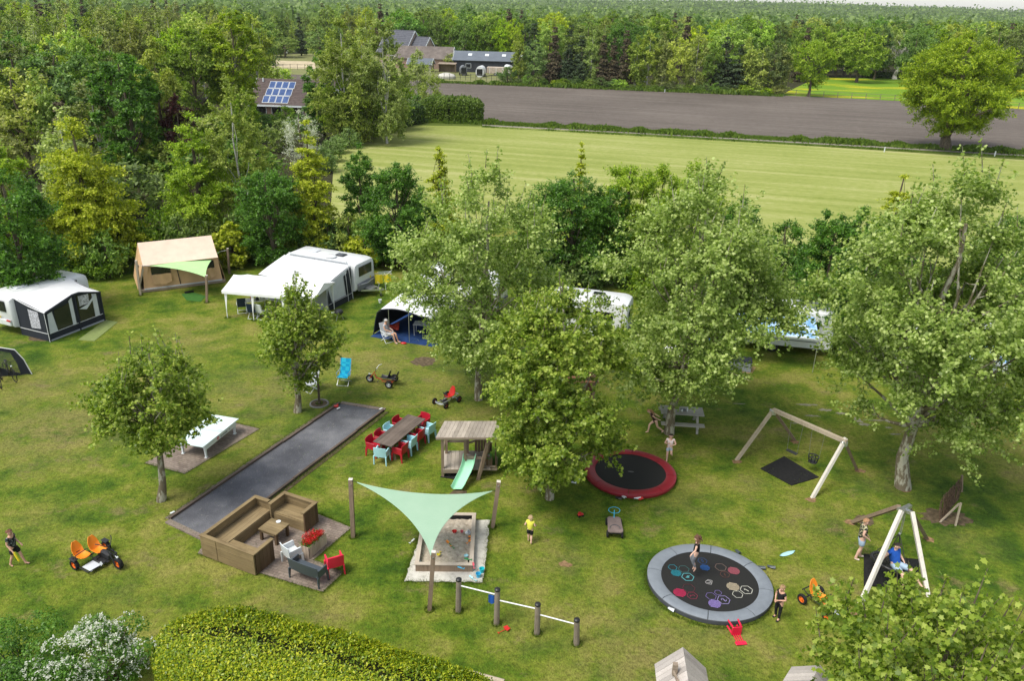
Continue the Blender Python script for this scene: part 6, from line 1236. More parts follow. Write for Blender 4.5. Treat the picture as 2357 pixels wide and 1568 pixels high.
def person(label, loc, rz, h, J, hair_c, top, bottom, shoes=None, hair='short', head=1.0, bottom_len=.45, sleeve=.5, skin=None, fat=1.0, hand=None, dress=False):
    """J: joints in units of height; x right, y forward (the way the body faces), z up"""
    t = thing('person', label, 'person', loc, rz); sk = skin or SKIN
    D = dict(pel=(0, 0, .52), wai=(0, 0, .60), che=(0, .0, .72), nek=(0, 0, .815), hed=(0, .012, .90), shR=(.10, 0, .80), elR=(.125, -.01, .64), haR=(.13, .03, .50), hiR=(.05, 0, .50), knR=(.052, .012, .28), anR=(.055, -.01, .045))
    for k in list(D):
        if k.endswith('R'): x, y, z = D[k]; D[k[:-1]+'L'] = (-x, y, z)
    D.update(J); V = {k: Vector(v)*h for k, v in D.items()}; f = h*fat; hs = h*head
    nodes = []; rad = []; ed = []; ix = {}
    def nd(k, p, r, par=None):
        ix[k] = len(nodes); nodes.append(p); rad.append(r)
        if par is not None: ed.append((ix[par], ix[k]))
    hd = (V['hed']-V['nek']).normalized(); fw = Vector(J.get('look', (0, 1, 0))).normalized()
    nd('pel', V['pel'], (.072*f, .062*f)); nd('wai', V['wai'], (.066*f, .055*f), 'pel'); nd('che', V['che'], (.078*f, .062*f), 'wai'); nd('nb', V['nek'], .038*f, 'che'); nd('nk', V['nek'].lerp(V['hed'], .42), .03*h, 'nb')
    nd('jaw', V['hed']-hd*.022*hs+fw*.012*hs, .044*hs, 'nk'); nd('skull', V['hed']+hd*.018*hs-fw*.004*hs, .054*hs, 'jaw'); nd('crown', V['hed']+hd*.052*hs-fw*.008*hs, .040*hs, 'skull')
    for s_ in 'RL':
        nd('sh'+s_, V['sh'+s_], .034*f, 'che'); nd('ua'+s_, V['sh'+s_].lerp(V['el'+s_], .5), .027*f, 'sh'+s_); nd('el'+s_, V['el'+s_], .022*f, 'ua'+s_); nd('fa'+s_, V['el'+s_].lerp(V['ha'+s_], .4), .021*f, 'el'+s_); nd('wr'+s_, V['ha'+s_].lerp(V['el'+s_], .18), .0145*h, 'fa'+s_)
        hdr = (V['ha'+s_]-V['el'+s_]).normalized(); palm = V['ha'+s_]+hdr*.012*h; nd('pa'+s_, palm, (.021*h, .013*h), 'wr'+s_)
        side = hdr.cross(Vector((0, 1, 0.2))).normalized(); cu = side.cross(hdr).normalized()*(-1)
        for q, (o_, L_) in enumerate(((-.018, .034), (-.006, .042), (.006, .040), (.017, .032))):
            a = palm+side*o_*h+hdr*.020*h; nd('f%d' % q+s_, a, .0062*h, 'pa'+s_); nd('g%d' % q+s_, a+hdr*L_*.55*h+cu*.004*h, .0055*h, 'f%d' % q+s_); nd('h%d' % q+s_, a+hdr*L_*h+cu*.014*h, .0042*h, 'g%d' % q+s_)
        nd('th'+s_, palm-side*.022*h+cu*.004*h, .0068*h, 'pa'+s_); nd('tt'+s_, palm-side*.034*h+hdr*.022*h+cu*.008*h, .005*h, 'th'+s_)
        nd('hi'+s_, V['hi'+s_], .058*f, 'pel'); nd('ul'+s_, V['hi'+s_].lerp(V['kn'+s_], .5), .046*f, 'hi'+s_); nd('kn'+s_, V['kn'+s_], .033*f, 'ul'+s_); nd('cf'+s_, V['kn'+s_].lerp(V['an'+s_], .33)-Vector((0, .006*h, 0)), .034*f, 'kn'+s_); nd('an'+s_, V['an'+s_], .020*h, 'cf'+s_)
        leg = (V['an'+s_]-V['kn'+s_]).normalized(); ft = Vector(J.get('toe'+s_, (0, 1, 0))); 
        if 'toe'+s_ not in J: ft = Vector((.15 if s_ == 'R' else -.15, 1, 0)); ft = (ft-leg*ft.dot(leg)*.6).normalized()
        nd('he'+s_, V['an'+s_]+leg*.022*h-ft*.018*h, .018*h, 'an'+s_); nd('bf'+s_, V['an'+s_]+leg*.024*h+ft*.055*h, (.022*h, .014*h), 'an'+s_); nd('to'+s_, V['an'+s_]+leg*.027*h+ft*.085*h, (.018*h, .010*h), 'bf'+s_)
    skin_obj('body', nodes, ed, rad, sk, t)
    hp = V['hed']; rt = fw.cross(hd).normalized()
    MB().ball(hp+fw*.056*hs-hd*.002*hs, (.009*hs, .012*hs, .014*hs), 8, 6).build('nose', sk, t, smooth=True)
    for s_ in (-1, 1): MB().ball(hp+fw*.049*hs+rt*s_*.020*hs+hd*.010*hs, .0075*hs, 8, 6).build('eye', EYE, t, smooth=True); MB().ball(hp+rt*s_*.055*hs+hd*.002*hs, (.009*hs, .012*hs, .018*hs), 8, 6).build('ear', sk, t, smooth=True)
    MB().bar(hp+fw*.050*hs-hd*.026*hs-rt*.014*hs, hp+fw*.050*hs-hd*.026*hs+rt*.014*hs, .006*hs).build('mouth', plain('lips', (.45, .14, .13), .5) if 'lips' not in bpy.data.materials else bpy.data.materials['lips'], t)
    # hair: shell over the skull
    hm = MB(); rr = .062*hs; A = Matrix((rt, fw, hd)).transposed()
    rngh = np.random.default_rng(int(abs(h*1000)))
    def hf(u, v):
        a = 2*PI*u; e = v*(1.15+.55*(-math.sin(a) if math.sin(a) < 0 else -.35*math.sin(a))); j = 1+.05*math.sin(a*9+v*4)+.04*math.sin(a*17)
        return hp+hd*.012*hs-fw*.006*hs+A @ Vector((math.cos(a)*math.sin(e)*rr*j, math.sin(a)*math.sin(e)*rr*1.08*j, math.cos(e)*rr*1.12*j))
    hm.grid(lambda u, v: hf(1-u, v), 20, 8, .006*hs)
    if hair == 'long': hm.tube([hp-fw*.045*hs+hd*.02*hs, hp-fw*.066*hs-hd*.05*hs, hp-fw*.070*hs-hd*.12*hs+rt*.01*hs, hp-fw*.08*hs-hd*.175*hs], [.045*hs, .048*hs, .036*hs, .012*hs], 10, True)
    if hair == 'wild':
        for q in range(26): a = rngh.random()*2*PI; e = rngh.uniform(.3, 2.0); d = A @ Vector((math.cos(a)*math.sin(e), -abs(math.sin(a)*math.sin(e)), math.cos(e))); hm.tube([hp+d*.045*hs, hp+d*.085*hs-hd*.02*hs, hp+d*.12*hs-hd*rngh.uniform(.0, .09)*hs], [.022*hs, .017*hs, .006*hs], 6, True)
    if hair == 'bun': hm.ball(hp-fw*.065*hs+hd*.02*hs, .026*hs, 8, 6)
    hm.build('hair', hair_c, t, smooth=True)
    g = .007*h; T_ = ['pel', 'wai', 'che', 'nb']; tn_ = [V['pel']-(V['wai']-V['pel'])*.35, V['wai'], V['che'], V['che'].lerp(V['nek'], .78)]; tr_ = [.080*f+g, .074*f+g, .078*f+g, .042*f+g*.6]; te_ = [(0, 1), (1, 2), (2, 3)]
    for s_ in 'RL':
        k = len(tn_); tn_ += [V['sh'+s_], V['sh'+s_].lerp(V['el'+s_], sleeve)]; tr_ += [.036*f+g, .031*f+g]; te_ += [(2, k), (k, k+1)]
    skin_obj('shirt' if not dress else 'playsuit_top', tn_, te_, tr_, top, t)
    bn = [V['pel'].lerp(V['wai'], .45), V['pel']]; br = [.071*f+g, .074*f+g*1.2]; be = [(0, 1)]
    for s_ in 'RL':
        k = len(bn); bn += [V['hi'+s_]]; br += [.060*f+g]; be += [(1, k)]
        if bottom_len <= 1: bn += [V['hi'+s_].lerp(V['kn'+s_], bottom_len)]; br += [.050*f+g]; be += [(k, k+1)]
        else: bn += [V['hi'+s_].lerp(V['kn'+s_], .5), V['kn'+s_], V['kn'+s_].lerp(V['an'+s_], bottom_len-1)]; br += [.047*f+g, .034*f+g, .026*h+g*.6]; be += [(k, k+1), (k+1, k+2), (k+2, k+3)]
    skin_obj('shorts' if bottom_len <= 1 else 'trousers', bn, be, br, bottom, t, root=1)
    if shoes:
        for s_ in 'RL':
            skin_obj('shoe', [nodes[ix['he'+s_]], nodes[ix['bf'+s_]], nodes[ix['to'+s_]]], [(0, 1), (1, 2)], [.024*h, (.027*h, .020*h), (.022*h, .016*h)], shoes, t, root=1)
    if hand: hand(t, V)
    return t
def hcol(n, c): return plain(n, c, .7, .3, .25, 40)
H_aub, H_blond, H_straw, H_brown, H_dark, H_red, H_grey = hcol('auburn_hair', (.16, .07, .045)), hcol('dark_blond_hair', (.36, .23, .12)), hcol('straw_hair', (.42, .30, .17)), hcol('brown_hair', (.13, .065, .04)), hcol('dark_hair', (.03, .022, .02)), hcol('red_blond_hair', (.40, .22, .12)), hcol('silver_hair', (.6, .58, .55))
CL = {k: plain('cloth_'+k, c, .85, .2, .1, 12) for k, c in dict(black=(.018, .018, .02), yellow=(.78, .76, .10), pink=(.80, .70, .70), jean=(.36, .47, .60), ljean=(.42, .52, .62), grey=(.20, .21, .24), blue=(.02, .10, .46), lgrey=(.45, .45, .47)).items()}
floral = pattern('floral_cloth', (.02, .022, .025), (.55, .52, .32), 22, .52, .56); stripe = pattern('patterned_black_tee', (.02, .022, .026), (.30, .33, .33), 26, .56, .60); fl2 = pattern('dark_floral_cloth', (.02, .018, .02), (.40, .16, .12), 26, .55, .6); gp = pattern('grey_patterned_cloth', (.42, .43, .46), (.22, .24, .30), 18)
def hh_(x, y, top): f = P(x, y); return f, P_at(x, top, f.y).z
# 1 walking boy at the left edge
f, h = hh_(41, 1301, 1219); h *= 1.0
def gun(t, V):
    a = V['haR']+Vector((0, .02, -.03)); MB().tube([a, a+Vector((0, .05, -.13)), a+Vector((0, .10, -.30))], [.026, .032, .026], 10).ball(a+Vector((0, .10, -.31)), .02, 8, 6).build('water_squirter', PL['yellow'], None)
p_ = person('boy in black patterned tee and black shorts walking barefoot at the left edge', f, R_(-96), h, dict(knL=(-.05, .10, .29), anL=(-.05, .17, .05), knR=(.05, -.03, .28), anR=(.055, -.13, .05), haR=(.15, .10, .50), elR=(.13, -.02, .64), haL=(-.08, .14, .56), elL=(-.12, .0, .64)), H_aub, stripe, CL['black'], None, 'bun', 1.1, .8)
m = MB(); m.tube([(0, 0, 0), (0, .05, -.14), (0, .09, -.28)], [.03, .035, .028], 12).tube([(0, .09, -.28), (0, .10, -.31)], [.02, .014], 10).tube([(0, -.02, .02), (0, .0, .0)], [.018, .018], 8); o = tag(m.build('water_squirter', PL['yellow'], smooth=True), 'yellow water squirter in the hand of the boy at the left edge', 'toy'); o.rotation_euler = (0, 0, R_(-96)); o.location = f+Matrix.Rotation(R_(-96), 3, 'Z') @ (Vector((.15, .13, .47))*h)
# 2 child in yellow
f, h = hh_(1219, 1250, 1188); person('small child in bright yellow tee and black shorts walking away barefoot', f, R_(-12), h, dict(knL=(-.05, .06, .28), anL=(-.05, .06, .05), knR=(.05, 0, .28), anR=(.06, -.09, .07), haL=(-.17, .10, .60), elL=(-.16, -.03, .66), haR=(.16, .12, .60), elR=(.15, -.02, .66)), H_straw, CL['yellow'], CL['black'], None, 'short', 1.32, .9, fat=1.12, skin=SKIN2)
# 3 running girl
f, h = hh_(1502, 999, 944); h *= 1.12; person('girl in dark floral playsuit running left past the picnic table', f, R_(96), h, dict(pel=(0, -.06, .50), wai=(0, -.02, .58), che=(0, .07, .69), nek=(0, .13, .77), hed=(0, .19, .85), shR=(.09, .12, .76), shL=(-.09, .12, .76), elR=(.12, -.03, .70), haR=(.11, -.17, .60), elL=(-.12, .0, .66), haL=(-.12, -.12, .60), hiR=(.05, -.06, .49), hiL=(-.05, -.06, .49), knR=(.05, .12, .33), anR=(.05, .15, .06), knL=(-.05, -.13, .28), anL=(-.05, -.33, .13), look=(0, .9, -.3)), H_red, fl2, fl2, None, 'long', 1.05, .45, sleeve=.12, dress=True, skin=SKIN2)
# 4 child in pink
f, h = hh_(1538, 1062, 998); person('child in pale pink top and light denim shorts hopping by the red trampoline', f, R_(172), h, dict(knR=(.055, .04, .28), anR=(.05, .02, .045), knL=(-.06, .10, .32), anL=(-.10, -.12, .22), elR=(.17, .04, .66), haR=(.05, .16, .72), elL=(-.17, .05, .66), haL=(-.03, .17, .66), toeL=(-.1, .2, -1)), H_dark, CL['pink'], CL['ljean'], None, 'short', 1.12, .6, sleeve=.3, skin=SKIN2)
# 5 jumping girl
f = P(1597, 1312, .42); h = (P_at(1606, 1235, f.y).z-.42)*1.03; person('girl in black tee and grey leggings jumping on the grey trampoline', f, R_(75), h, dict(pel=(0, 0, .53), hiR=(.05, 0, .51), knR=(.05, .10, .30), anR=(.04, .0, .07), knL=(-.05, .05, .29), anL=(-.03, -.03, .06), toeR=(0, .5, -.85), toeL=(0, .5, -.85), elR=(.17, -.02, .66), haR=(.20, .02, .52), elL=(-.16, .03, .66), haL=(-.2, .10, .58), look=(.1, .8, -.5), hed=(0, .03, .90)), H_brown, CL['black'], CL['grey'], None, 'wild', 1.08, 1.85, sleeve=.35, skin=SKIN2)
# 6 boy in black
f, h = hh_(1788, 1425, 1347); person('boy dressed all in black standing at the rim of the grey trampoline', f, R_(118), h, dict(knR=(.06, .02, .28), anR=(.07, -.02, .045), knL=(-.05, .0, .28), anL=(-.07, .02, .045), elR=(.15, .0, .65), haR=(.03, .14, .60), elL=(-.15, .0, .65), haL=(-.03, .14, .62), look=(-.1, 1, -.25)), H_blond, CL['black'], CL['black'], PL['black'], 'short', 1.12, 1.95)
# 7 woman
f, h = hh_(1973, 1285, 1192); person('woman in dark floral blouse and light denim shorts watching the basket swing', f, R_(-100), h, dict(elR=(.14, -.03, .66), haR=(.10, .10, .56), elL=(-.14, -.02, .65), haL=(-.06, .11, .55), knL=(-.05, .05, .28), anL=(-.05, .05, .045), anR=(.055, -.05, .045)), H_red, floral, CL['jean'], plain('cream_shoe', (.72, .62, .52), .6), 'short', 1.0, .75, sleeve=.45, fat=1.12, skin=SKIN2)
# 8 man on the basket swing
sp_ = Vector((P(2062, 1300, .62).x, P(2062, 1300, .62).y, .0)); rzm = R_(-152); h = 1.62
def L2(x, y, z): return (x/h, y/h, z/h)
zs = .62
person('man in blue tee and light denim shorts leaning back on the basket swing', sp_, rzm, h, dict(pel=L2(0, 0, zs), wai=L2(0, -.06, zs+.13), che=L2(0, -.14, zs+.32), nek=L2(0, -.14, zs+.47), hed=L2(0, -.10, zs+.61), shR=L2(.17, -.16, zs+.44), shL=L2(-.17, -.16, zs+.44), elR=L2(.33, -.22, zs+.24), haR=L2(.46, -.24, zs+.05), elL=L2(-.24, -.10, zs+.22), haL=L2(-.22, .12, zs+.08),
   hiR=L2(.09, .02, zs-.01), hiL=L2(-.09, .02, zs-.01), knR=L2(.16, .38, zs-.04), knL=L2(-.20, .40, zs+.02), anR=L2(.20, .62, .10), anL=L2(-.34, .70, .22), look=(0, 1, .05)), H_dark, CL['blue'], CL['jean'], None, 'short', 1.0, .85, sleeve=.5, fat=1.1, skin=SKIN2)
# 9, 10 people sitting in the tunnel awning
def sit(label, loc, rz, h, top, bot, hairc, hair='short', sh=None, head=1.0):
    z = .45/h; return person(label, loc, rz, h, dict(pel=(0, -.03, z+.04), wai=(0, -.05, z+.13), che=(0, -.08, z+.25), nek=(0, -.09, z+.35), hed=(0, -.06, z+.43), shR=(.10, -.09, z+.33), shL=(-.10, -.09, z+.33), elR=(.13, -.04, z+.18), elL=(-.13, -.04, z+.18), haR=(.08, .12, z+.14), haL=(-.07, .12, z+.14), hiR=(.05, 0, z+.02), hiL=(-.05, 0, z+.02), knR=(.06, .24, z+.03), knL=(-.06, .25, z+.03), anR=(.05, .30, .05), anL=(-.07, .33, .05), look=(0, 1, -.3)), hairc, top, bot, sh, hair, head, .8)
sit('woman in grey patterned shirt reading in the folding chair at the awning mouth', P(894, 787), R_(-112), 1.55, gp, CL['lgrey'], H_grey, sh=plain('cream_sandal', (.6, .45, .4), .6))
sit('child sitting at the grey camping table inside the tunnel awning', P(1006, 774), R_(130), 1.2, CL['lgrey'], CL['yellow'], H_straw, head=1.15)
def trunk_mesh(rng, H, r, cen, rcs, nl, lean=(0, 0), fork=.28, top=.85, twigs=0, n=9, tw=1.0):
    m = MB(); k = 9; pts = []; rs = []; wob = rng.normal(size=(k, 2))*r*.35; wob[0] = 0
    for i in range(k):
        t = i/(k-1)*top; pts.append((lean[0]*t+wob[i, 0], lean[1]*t+wob[i, 1], H*t)); rs.append(r*(1.0-t*.88)*(1.28 if i == 0 else 1))
    pts = [(pts[0][0], pts[0][1], -.12)]+[(pts[0][0], pts[0][1], .25*r)]+pts[1:]; rs = [rs[0]*1.15, rs[0]]+rs[1:]
    m.tube(pts, rs, n)
    order = rng.permutation(len(cen))[:nl]
    for i in order:
        c = cen[i]; z = H*fork+(max(c[2]-H*fork, 0))*rng.uniform(.15, .6); z = min(z, c[2]*.95, H*top); z = max(z, H*fork*.75)
        t = z/H; s = Vector((lean[0]*t, lean[1]*t, z)); e = Vector(c); L = (e-s).length
        md = s.lerp(e, .5)+Vector((rng.normal()*.06*L, rng.normal()*.06*L, -.05*L+.02*L)); rr = max(.012, r*(1-t*.88)*.52*tw)
        m.tube([s, s.lerp(md, .5)+Vector((0, 0, -.03*L)), md, e], [rr, rr*.75, rr*.5, rr*.12], 6, False)
        for q in range(twigs):
            a = md.lerp(e, rng.uniform(0, .8)); b = a+Vector(rng.normal(size=3))*rcs[i]*.55+Vector((0, 0, rcs[i]*.45)); m.tube([a, a.lerp(b, .5)+Vector(rng.normal(size=3))*.04, b], [rr*.28, rr*.18, rr*.06], 4, False)
    return m
SP = {  # profile, leaf key, bark, clumps, clump radius (fraction of R), squash, fill, template, crown base, extras
 'plane': dict(prof='plane', lk='plane', bark='plane', ncl=110, rc=.21, ntw=22, lob=.12, squash=.9, fill=.12, tm='l', base=.2),
 'round': dict(prof='round', lk='lime', bark='dark', ncl=70, rc=.25, ntw=14, lob=.12, squash=.75, fill=.3, tm='o', base=.12),
 'maple': dict(prof='round', lk='maple', bark='dark', ncl=110, rc=.25, ntw=16, lob=.1, squash=.75, fill=.35, tm='o', base=.08),
 'oak': dict(prof='round', lk='oak', bark='dark', ncl=120, rc=.17, ntw=14, squash=.7, fill=.35, tm='o', base=.16),
 'birch': dict(prof='birch', lk='birch', bark='birch', ncl=90, rc=.24, ntw=10, squash=1.1, fill=.1, tm='q', base=.12, droop=1),
 'golden': dict(prof='golden', lk='golden', bark='dark', ncl=110, rc=.25, ntw=12, squash=.30, fill=.12, tm='q', base=.06, droop=.8),
 'willow': dict(prof='round', lk='willow', bark='dark', ncl=90, rc=.2, squash=1.6, fill=.35, tm='q', base=.1, droop=1.5),
 'cone': dict(prof='cone', lk='spruce', bark='dark', ncl=110, rc=.26, squash=.4, fill=.2, tm='q', base=.04, droop=1.2),
}
_seed = [100]
def make_tree(name, sp, H, R, n, leaf, label, cat='tree', loc=(0, 0, 0), group=None, seed=None, off=(0, 0), trunk_r=None, limbs=14, twigs=0, parts=('trunk', 'crown'), **kw):
    s = dict(SP[sp]); s.update(kw); _seed[0] += 1; rng = np.random.default_rng(seed or _seed[0])
    t = thing(name, label, cat, loc, 0, group)
    z0 = H*s['base']
    pos, nrm, cen, rcs = crown(rng, n, s['prof'], z0, H-s['rc']*R*.5, R, s['ncl'], s['rc']*R, s['squash'], s['fill'], s.get('droop', 0), lob=s.get('lob', .16), ntw=s.get('ntw', 0), twl=s.get('twl', 1.0))
    sh = np.zeros(3); sh[0], sh[1] = off; w_ = lambda z: (np.clip(z/H, 0, 1))[:, None]*sh[None, :]
    pos = pos+w_(pos[:, 2]); cen = cen+w_(cen[:, 2])
    pos[:, 2] = np.maximum(pos[:, 2], .15)
    if s.get('spikes'):                       # upright young shoots standing out of the crown
        ns = s['spikes']; top = np.argsort(-cen[:, 2]-rng.random(len(cen))*H*.25)[:ns]; add = []; an = []; self_t = []
        for i in top:
            L = rng.uniform(.5, 1.1)*s.get('spike_l', .9); q = rng.integers(14, 26); u = rng.random(q)
            b = cen[i]+np.array([0, 0, rcs[i]*.6]); d = np.array([rng.normal()*.18, rng.normal()*.18, 1.]); add.append(b+u[:, None]*L*d+rng.normal(size=(q, 3))*.05); an.append(rng.normal(size=(q, 3))+np.array([0, 0, .5])); self_t.append((b, b+L*d*.98))
        pos = np.concatenate([pos]+add); nrm = np.concatenate([nrm]+an); s['_sp'] = self_t
    size = leaf*(.6+.75*rng.random(len(pos)))
    tm = trunk_mesh(rng, H, trunk_r or (R*.055+.05)*(.6 if s['bark'] == 'birch' else 1), cen, rcs, limbs, off, fork=s.get('fork', max(.12, s['base'])), twigs=twigs, tw=s.get('tw', 1))
    for a, b in s.get('_sp', []): tm.tube([a, b], [.02, .006], 4, False)
    tm.build(parts[0], BARK[s['bark']], t, smooth=True)
    tang = np.tile(np.array([0, 0, -1.]), (len(pos), 1)) if s.get('hang') else None
    leaf_obj(parts[1], pos, nrm, size, s['tm'], LEAF[s['lk']], t, rng, tang)
    return t
def spot(cx, base, top, width, bot=None):
    Y = P(cx, base).y; mid = ((bot or base)+top)/2; p = P_at(cx, mid, Y); H = P_at(cx, top, Y).z
    return (p.x, Y, 0), H, width/2*PX((p.x, Y, H*.6))
def T(name, sp, cx, by_, top, width, n, leaf, label, **kw):
    loc, H, R = spot(cx, by_, top, width, kw.pop('bot', None)); n = int(n*1.9); leaf *= .74; return make_tree(name, sp, H, R, n, leaf, label, loc=loc, **kw)
G_pl = 'plane trees on the camping lawn'
def plane(bx, by, cx, top, width, n, leaf, label, **kw):
    """trunk foot at bx,by; the crown's middle at cx"""
    b = P(bx, by); H = P_at(cx, top, b.y).z; R = width/2*PX((b.x, b.y, H*.6)); q = P_at(cx, (top+by)/2-40, b.y)
    return make_tree('plane_tree', 'plane', H, R, n, leaf, label, loc=b, off=((q.x-b.x)*1.3, 0), group=G_pl, **kw)
plane(1101, 920, 1118, 372, 425, 52000, .092, 'tall grey-green plane tree whose crown hangs over the dark-fronted awning', seed=11, trunk_r=.15, limbs=34, twigs=2, base=.17, spikes=30)
plane(1540, 998, 1612, 372, 510, 80000, .092, 'tall grey-green plane tree standing by the picnic table', seed=12, trunk_r=.17, limbs=36, twigs=2, base=.2, spikes=30)
plane(2077, 1122, 2175, 385, 600, 92000, .090, 'broadest plane tree, forking low beside the wicker screen', seed=13, trunk_r=.23, limbs=44, twigs=3, base=.19, spikes=30, ncl=110)
plane(1265, 1148, 1290, 605, 390, 64000, .088, 'bright green plane tree with slender pale trunk between slide hut and red trampoline', seed=14, trunk_r=.13, limbs=34, twigs=2, base=.1, leaf_key=1, ncl=80, spikes=24) if 0 else \
plane(1265, 1148, 1290, 605, 390, 64000, .088, 'bright green plane tree with slender pale trunk between slide hut and red trampoline', seed=14, trunk_r=.13, limbs=34, twigs=2, base=.1, ncl=80, spikes=24, **{'fill': .15})
plane(372, 1152, 362, 775, 262, 17000, .088, 'small plane tree with mottled pale trunk beside the table tennis table', seed=15, trunk_r=.135, limbs=34, twigs=3, base=.33, spikes=26, ncl=60, rc=.27)
plane(685, 948, 684, 655, 205, 15000, .090, 'small slim plane tree in front of the white party tent', seed=16, trunk_r=.14, limbs=30, twigs=3, base=.2, spikes=18, ncl=50, rc=.28)
# the young tree right under the camera
b = P_at(2110, 1500, 12.2)
make_tree('plane_tree', 'plane', 5.85, 2.85, 17000, .10, 'young plane tree with loose upright shoots nearest the camera in the bottom right corner', loc=(8.45, 11.6, 0), seed=21, group=G_pl, trunk_r=.12, limbs=60, twigs=5, base=.3, ncl=110, rc=.2, spikes=70, spike_l=.8, tw=.6, bark='dark', ntw=9, fill=.05, lob=.05)
for o in list(C.objects):          # leaves of the greener planes
    if o.get('label', '').startswith(('bright green plane', 'small plane tree', 'small slim plane', 'young plane tree')):
        for ch in o.children:
            if ch.name.startswith('crown'): ch.data.materials[0] = LEAF['plane_green']
# young staked tree
b = P(735, 930)
st = thing('sapling', 'thin bare sapling tied in a ring of soil by the court corner', 'tree', b)
MB().tube([(0, 0, 0), (.02, 0, .8), (-.02, .02, 1.9)], [.055, .05, .03], 8).build('trunk', BARK['dark'], st, smooth=True)
MB().lathe([(.34, .0), (.36, .05), (.40, .05), (.42, .0)], n=24).build('edging_ring', plain('rubber_ring', (.25, .24, .22), .8), st)
MB().lathe([(0.001, .02), (.2, .03), (.34, .012)], n=20).build('soil', M_soil, st)
# ---- the hedgerow of trees behind the tents and vans
X = T
X('golden_tree', 'golden', 190, 612, 238, 265, 26000, .2, 'large golden-leaved tree with layered branches left of the tan tent', ncl=150)
X('lime_tree', 'round', 452, 575, 238, 215, 20000, .2, 'yellow-green tree with pointed top behind the tan tent', prof='golden', squash=.5, seed=33)
X('birch_tree', 'birch', 545, 560, 172, 170, 15000, .17, 'feathery birch just left of the solar panel roof', seed=34)
X('field_maple', 'maple', 620, 612, 365, 170, 20000, .17, 'dense dark green maple behind the white caravan with awning')
X('golden_tree', 'golden', 715, 590, 262, 165, 15000, .18, 'slim golden tree beside the mown field corner', seed=36)
X('field_maple', 'maple', 830, 570, 325, 95, 14000, .17, 'narrow dark maple at the corner of the mown field')
X('field_maple', 'maple', 915, 612, 364, 165, 26000, .17, 'dense dark green maple above the yellow laundry rack')
X('golden_tree', 'golden', 1012, 545, 305, 85, 7000, .18, 'thin golden tree rising between two plane crowns left of centre', seed=39)
X('field_maple', 'maple', 1318, 650, 366, 200, 22000, .18, 'dark green maple between the two left tall plane trees')
X('golden_tree', 'golden', 1332, 590, 308, 62, 5000, .16, 'golden spire of foliage against the mown field', seed=41)
X('lime_tree', 'round', 1445, 640, 335, 155, 11000, .19, 'fresh green tree with drooping shoots against the mown field', seed=42, fork=.3)
X('lime_tree', 'round', 1590, 660, 372, 170, 10000, .19, 'fresh green tree peeping over the middle plane crown', seed=43)
X('golden_tree', 'golden', 2062, 640, 365, 140, 8000, .17, 'sparse golden tree left of the broadest plane tree', seed=44, ncl=70)
X('field_maple', 'maple', 1905, 800, 452, 140, 13000, .17, 'dark green maple between the middle and the right plane trees')
X('field_maple', 'maple', 1800, 690, 490, 130, 8000, .18, 'low dark maple by the right shoulder of the middle plane tree')
X('field_maple', 'maple', 2030, 690, 480, 150, 9000, .18, 'dark maple hidden behind the broad plane tree')
X('field_maple', 'maple', 2330, 700, 470, 170, 9000, .18, 'dark maple at the right edge behind the plane crown')
X('field_maple', 'maple', 35, 720, 375, 190, 15000, .19, 'dark maple at the left edge above the left caravan')
X('lime_tree', 'round', 10, 640, 300, 150, 9000, .22, 'broad green tree at the far left edge')
X('maple_tree', 'maple', 293, 420, 95, 170, 16000, .34, 'big dark maple with bulging leaf clumps left of the willow', ncl=110, rc=.16)
X('willow_tree', 'willow', 368, 400, 84, 125, 12000, .3, 'pale drooping willow behind the big dark maple', hang=1)
X('oak_tree', 'oak', 540, 300, 12, 130, 12000, .42, 'tall yellow-green oak above the solar panel roof', seed=50)
X('oak_tree', 'oak', 445, 300, 48, 150, 12000, .42, 'darker oak standing left of the tall yellow-green oak', lk='w_dark', seed=51)
X('copper_beech', 'round', 415, 420, 212, 80, 4000, .3, 'dark red copper beech peeping out below the willow', lk='beech')
X('blossom_tree', 'round', 690, 400, 240, 95, 3600, .13, 'white flowering tree in front of the solar panel roof', lk='blossom', seed=55)
X('birch_tree', 'birch', 790, 330, 28, 150, 13000, .3, 'tall birch, left one of the pair right of the solar panel house')
X('birch_tree', 'birch', 885, 330, 32, 125, 12000, .3, 'tall birch, right one of the pair near the farm house', lk='w_birch')
X('maple_tree', 'maple', 742, 320, 110, 92, 9000, .3, 'dark maple with rounded clumps beside the solar panel roof', seed=58, rc=.17)
X('lime_tree', 'round', 790, 325, 168, 130, 9000, .26, 'yellow-green tree at the foot of the tall birch pair', seed=59)
X('birch_tree', 'birch', 835, 318, 62, 120, 11000, .3, 'middle birch of the bright mass between the solar house and the farm', lk='w_birch')
X('lime_tree', 'round', 905, 300, 150, 90, 8000, .28, 'green tree at the right foot of the tall birch pair', seed=91)
X('lime_tree', 'round', 850, 322, 205, 90, 7000, .26, 'low green tree below the tall birches by the clipped hedge', seed=92)
X('field_maple', 'maple', 1240, 650, 415, 120, 9000, .18, 'dark maple between the left tall plane and its neighbour')
X('lime_tree', 'round', 1520, 640, 362, 120, 8000, .18, 'green tree above the left shoulder of the middle plane', seed=93)
X('field_maple', 'maple', 1400, 650, 400, 120, 9000, .18, 'dark maple left of the middle plane crown')
X('field_maple', 'maple', 1700, 680, 440, 120, 9000, .18, 'dark maple over the right shoulder of the middle plane')
X('field_maple', 'maple', 1965, 760, 470, 110, 9000, .18, 'dark maple just left of the broadest plane crown')
X('birch_tree', 'birch', 990, 268, 138, 62, 2500, .26, 'small airy birch beside the rounded hedge')
X('oak_tree', 'oak', 2208, 345, 62, 268, 60000, .30, 'lone round oak on the verge between mown field and ploughed field', seed=61, trunk_r=.62, base=.17, ncl=300, rc=.16, fill=.2, ntw=12, lob=.05, limbs=24, fork=.16)
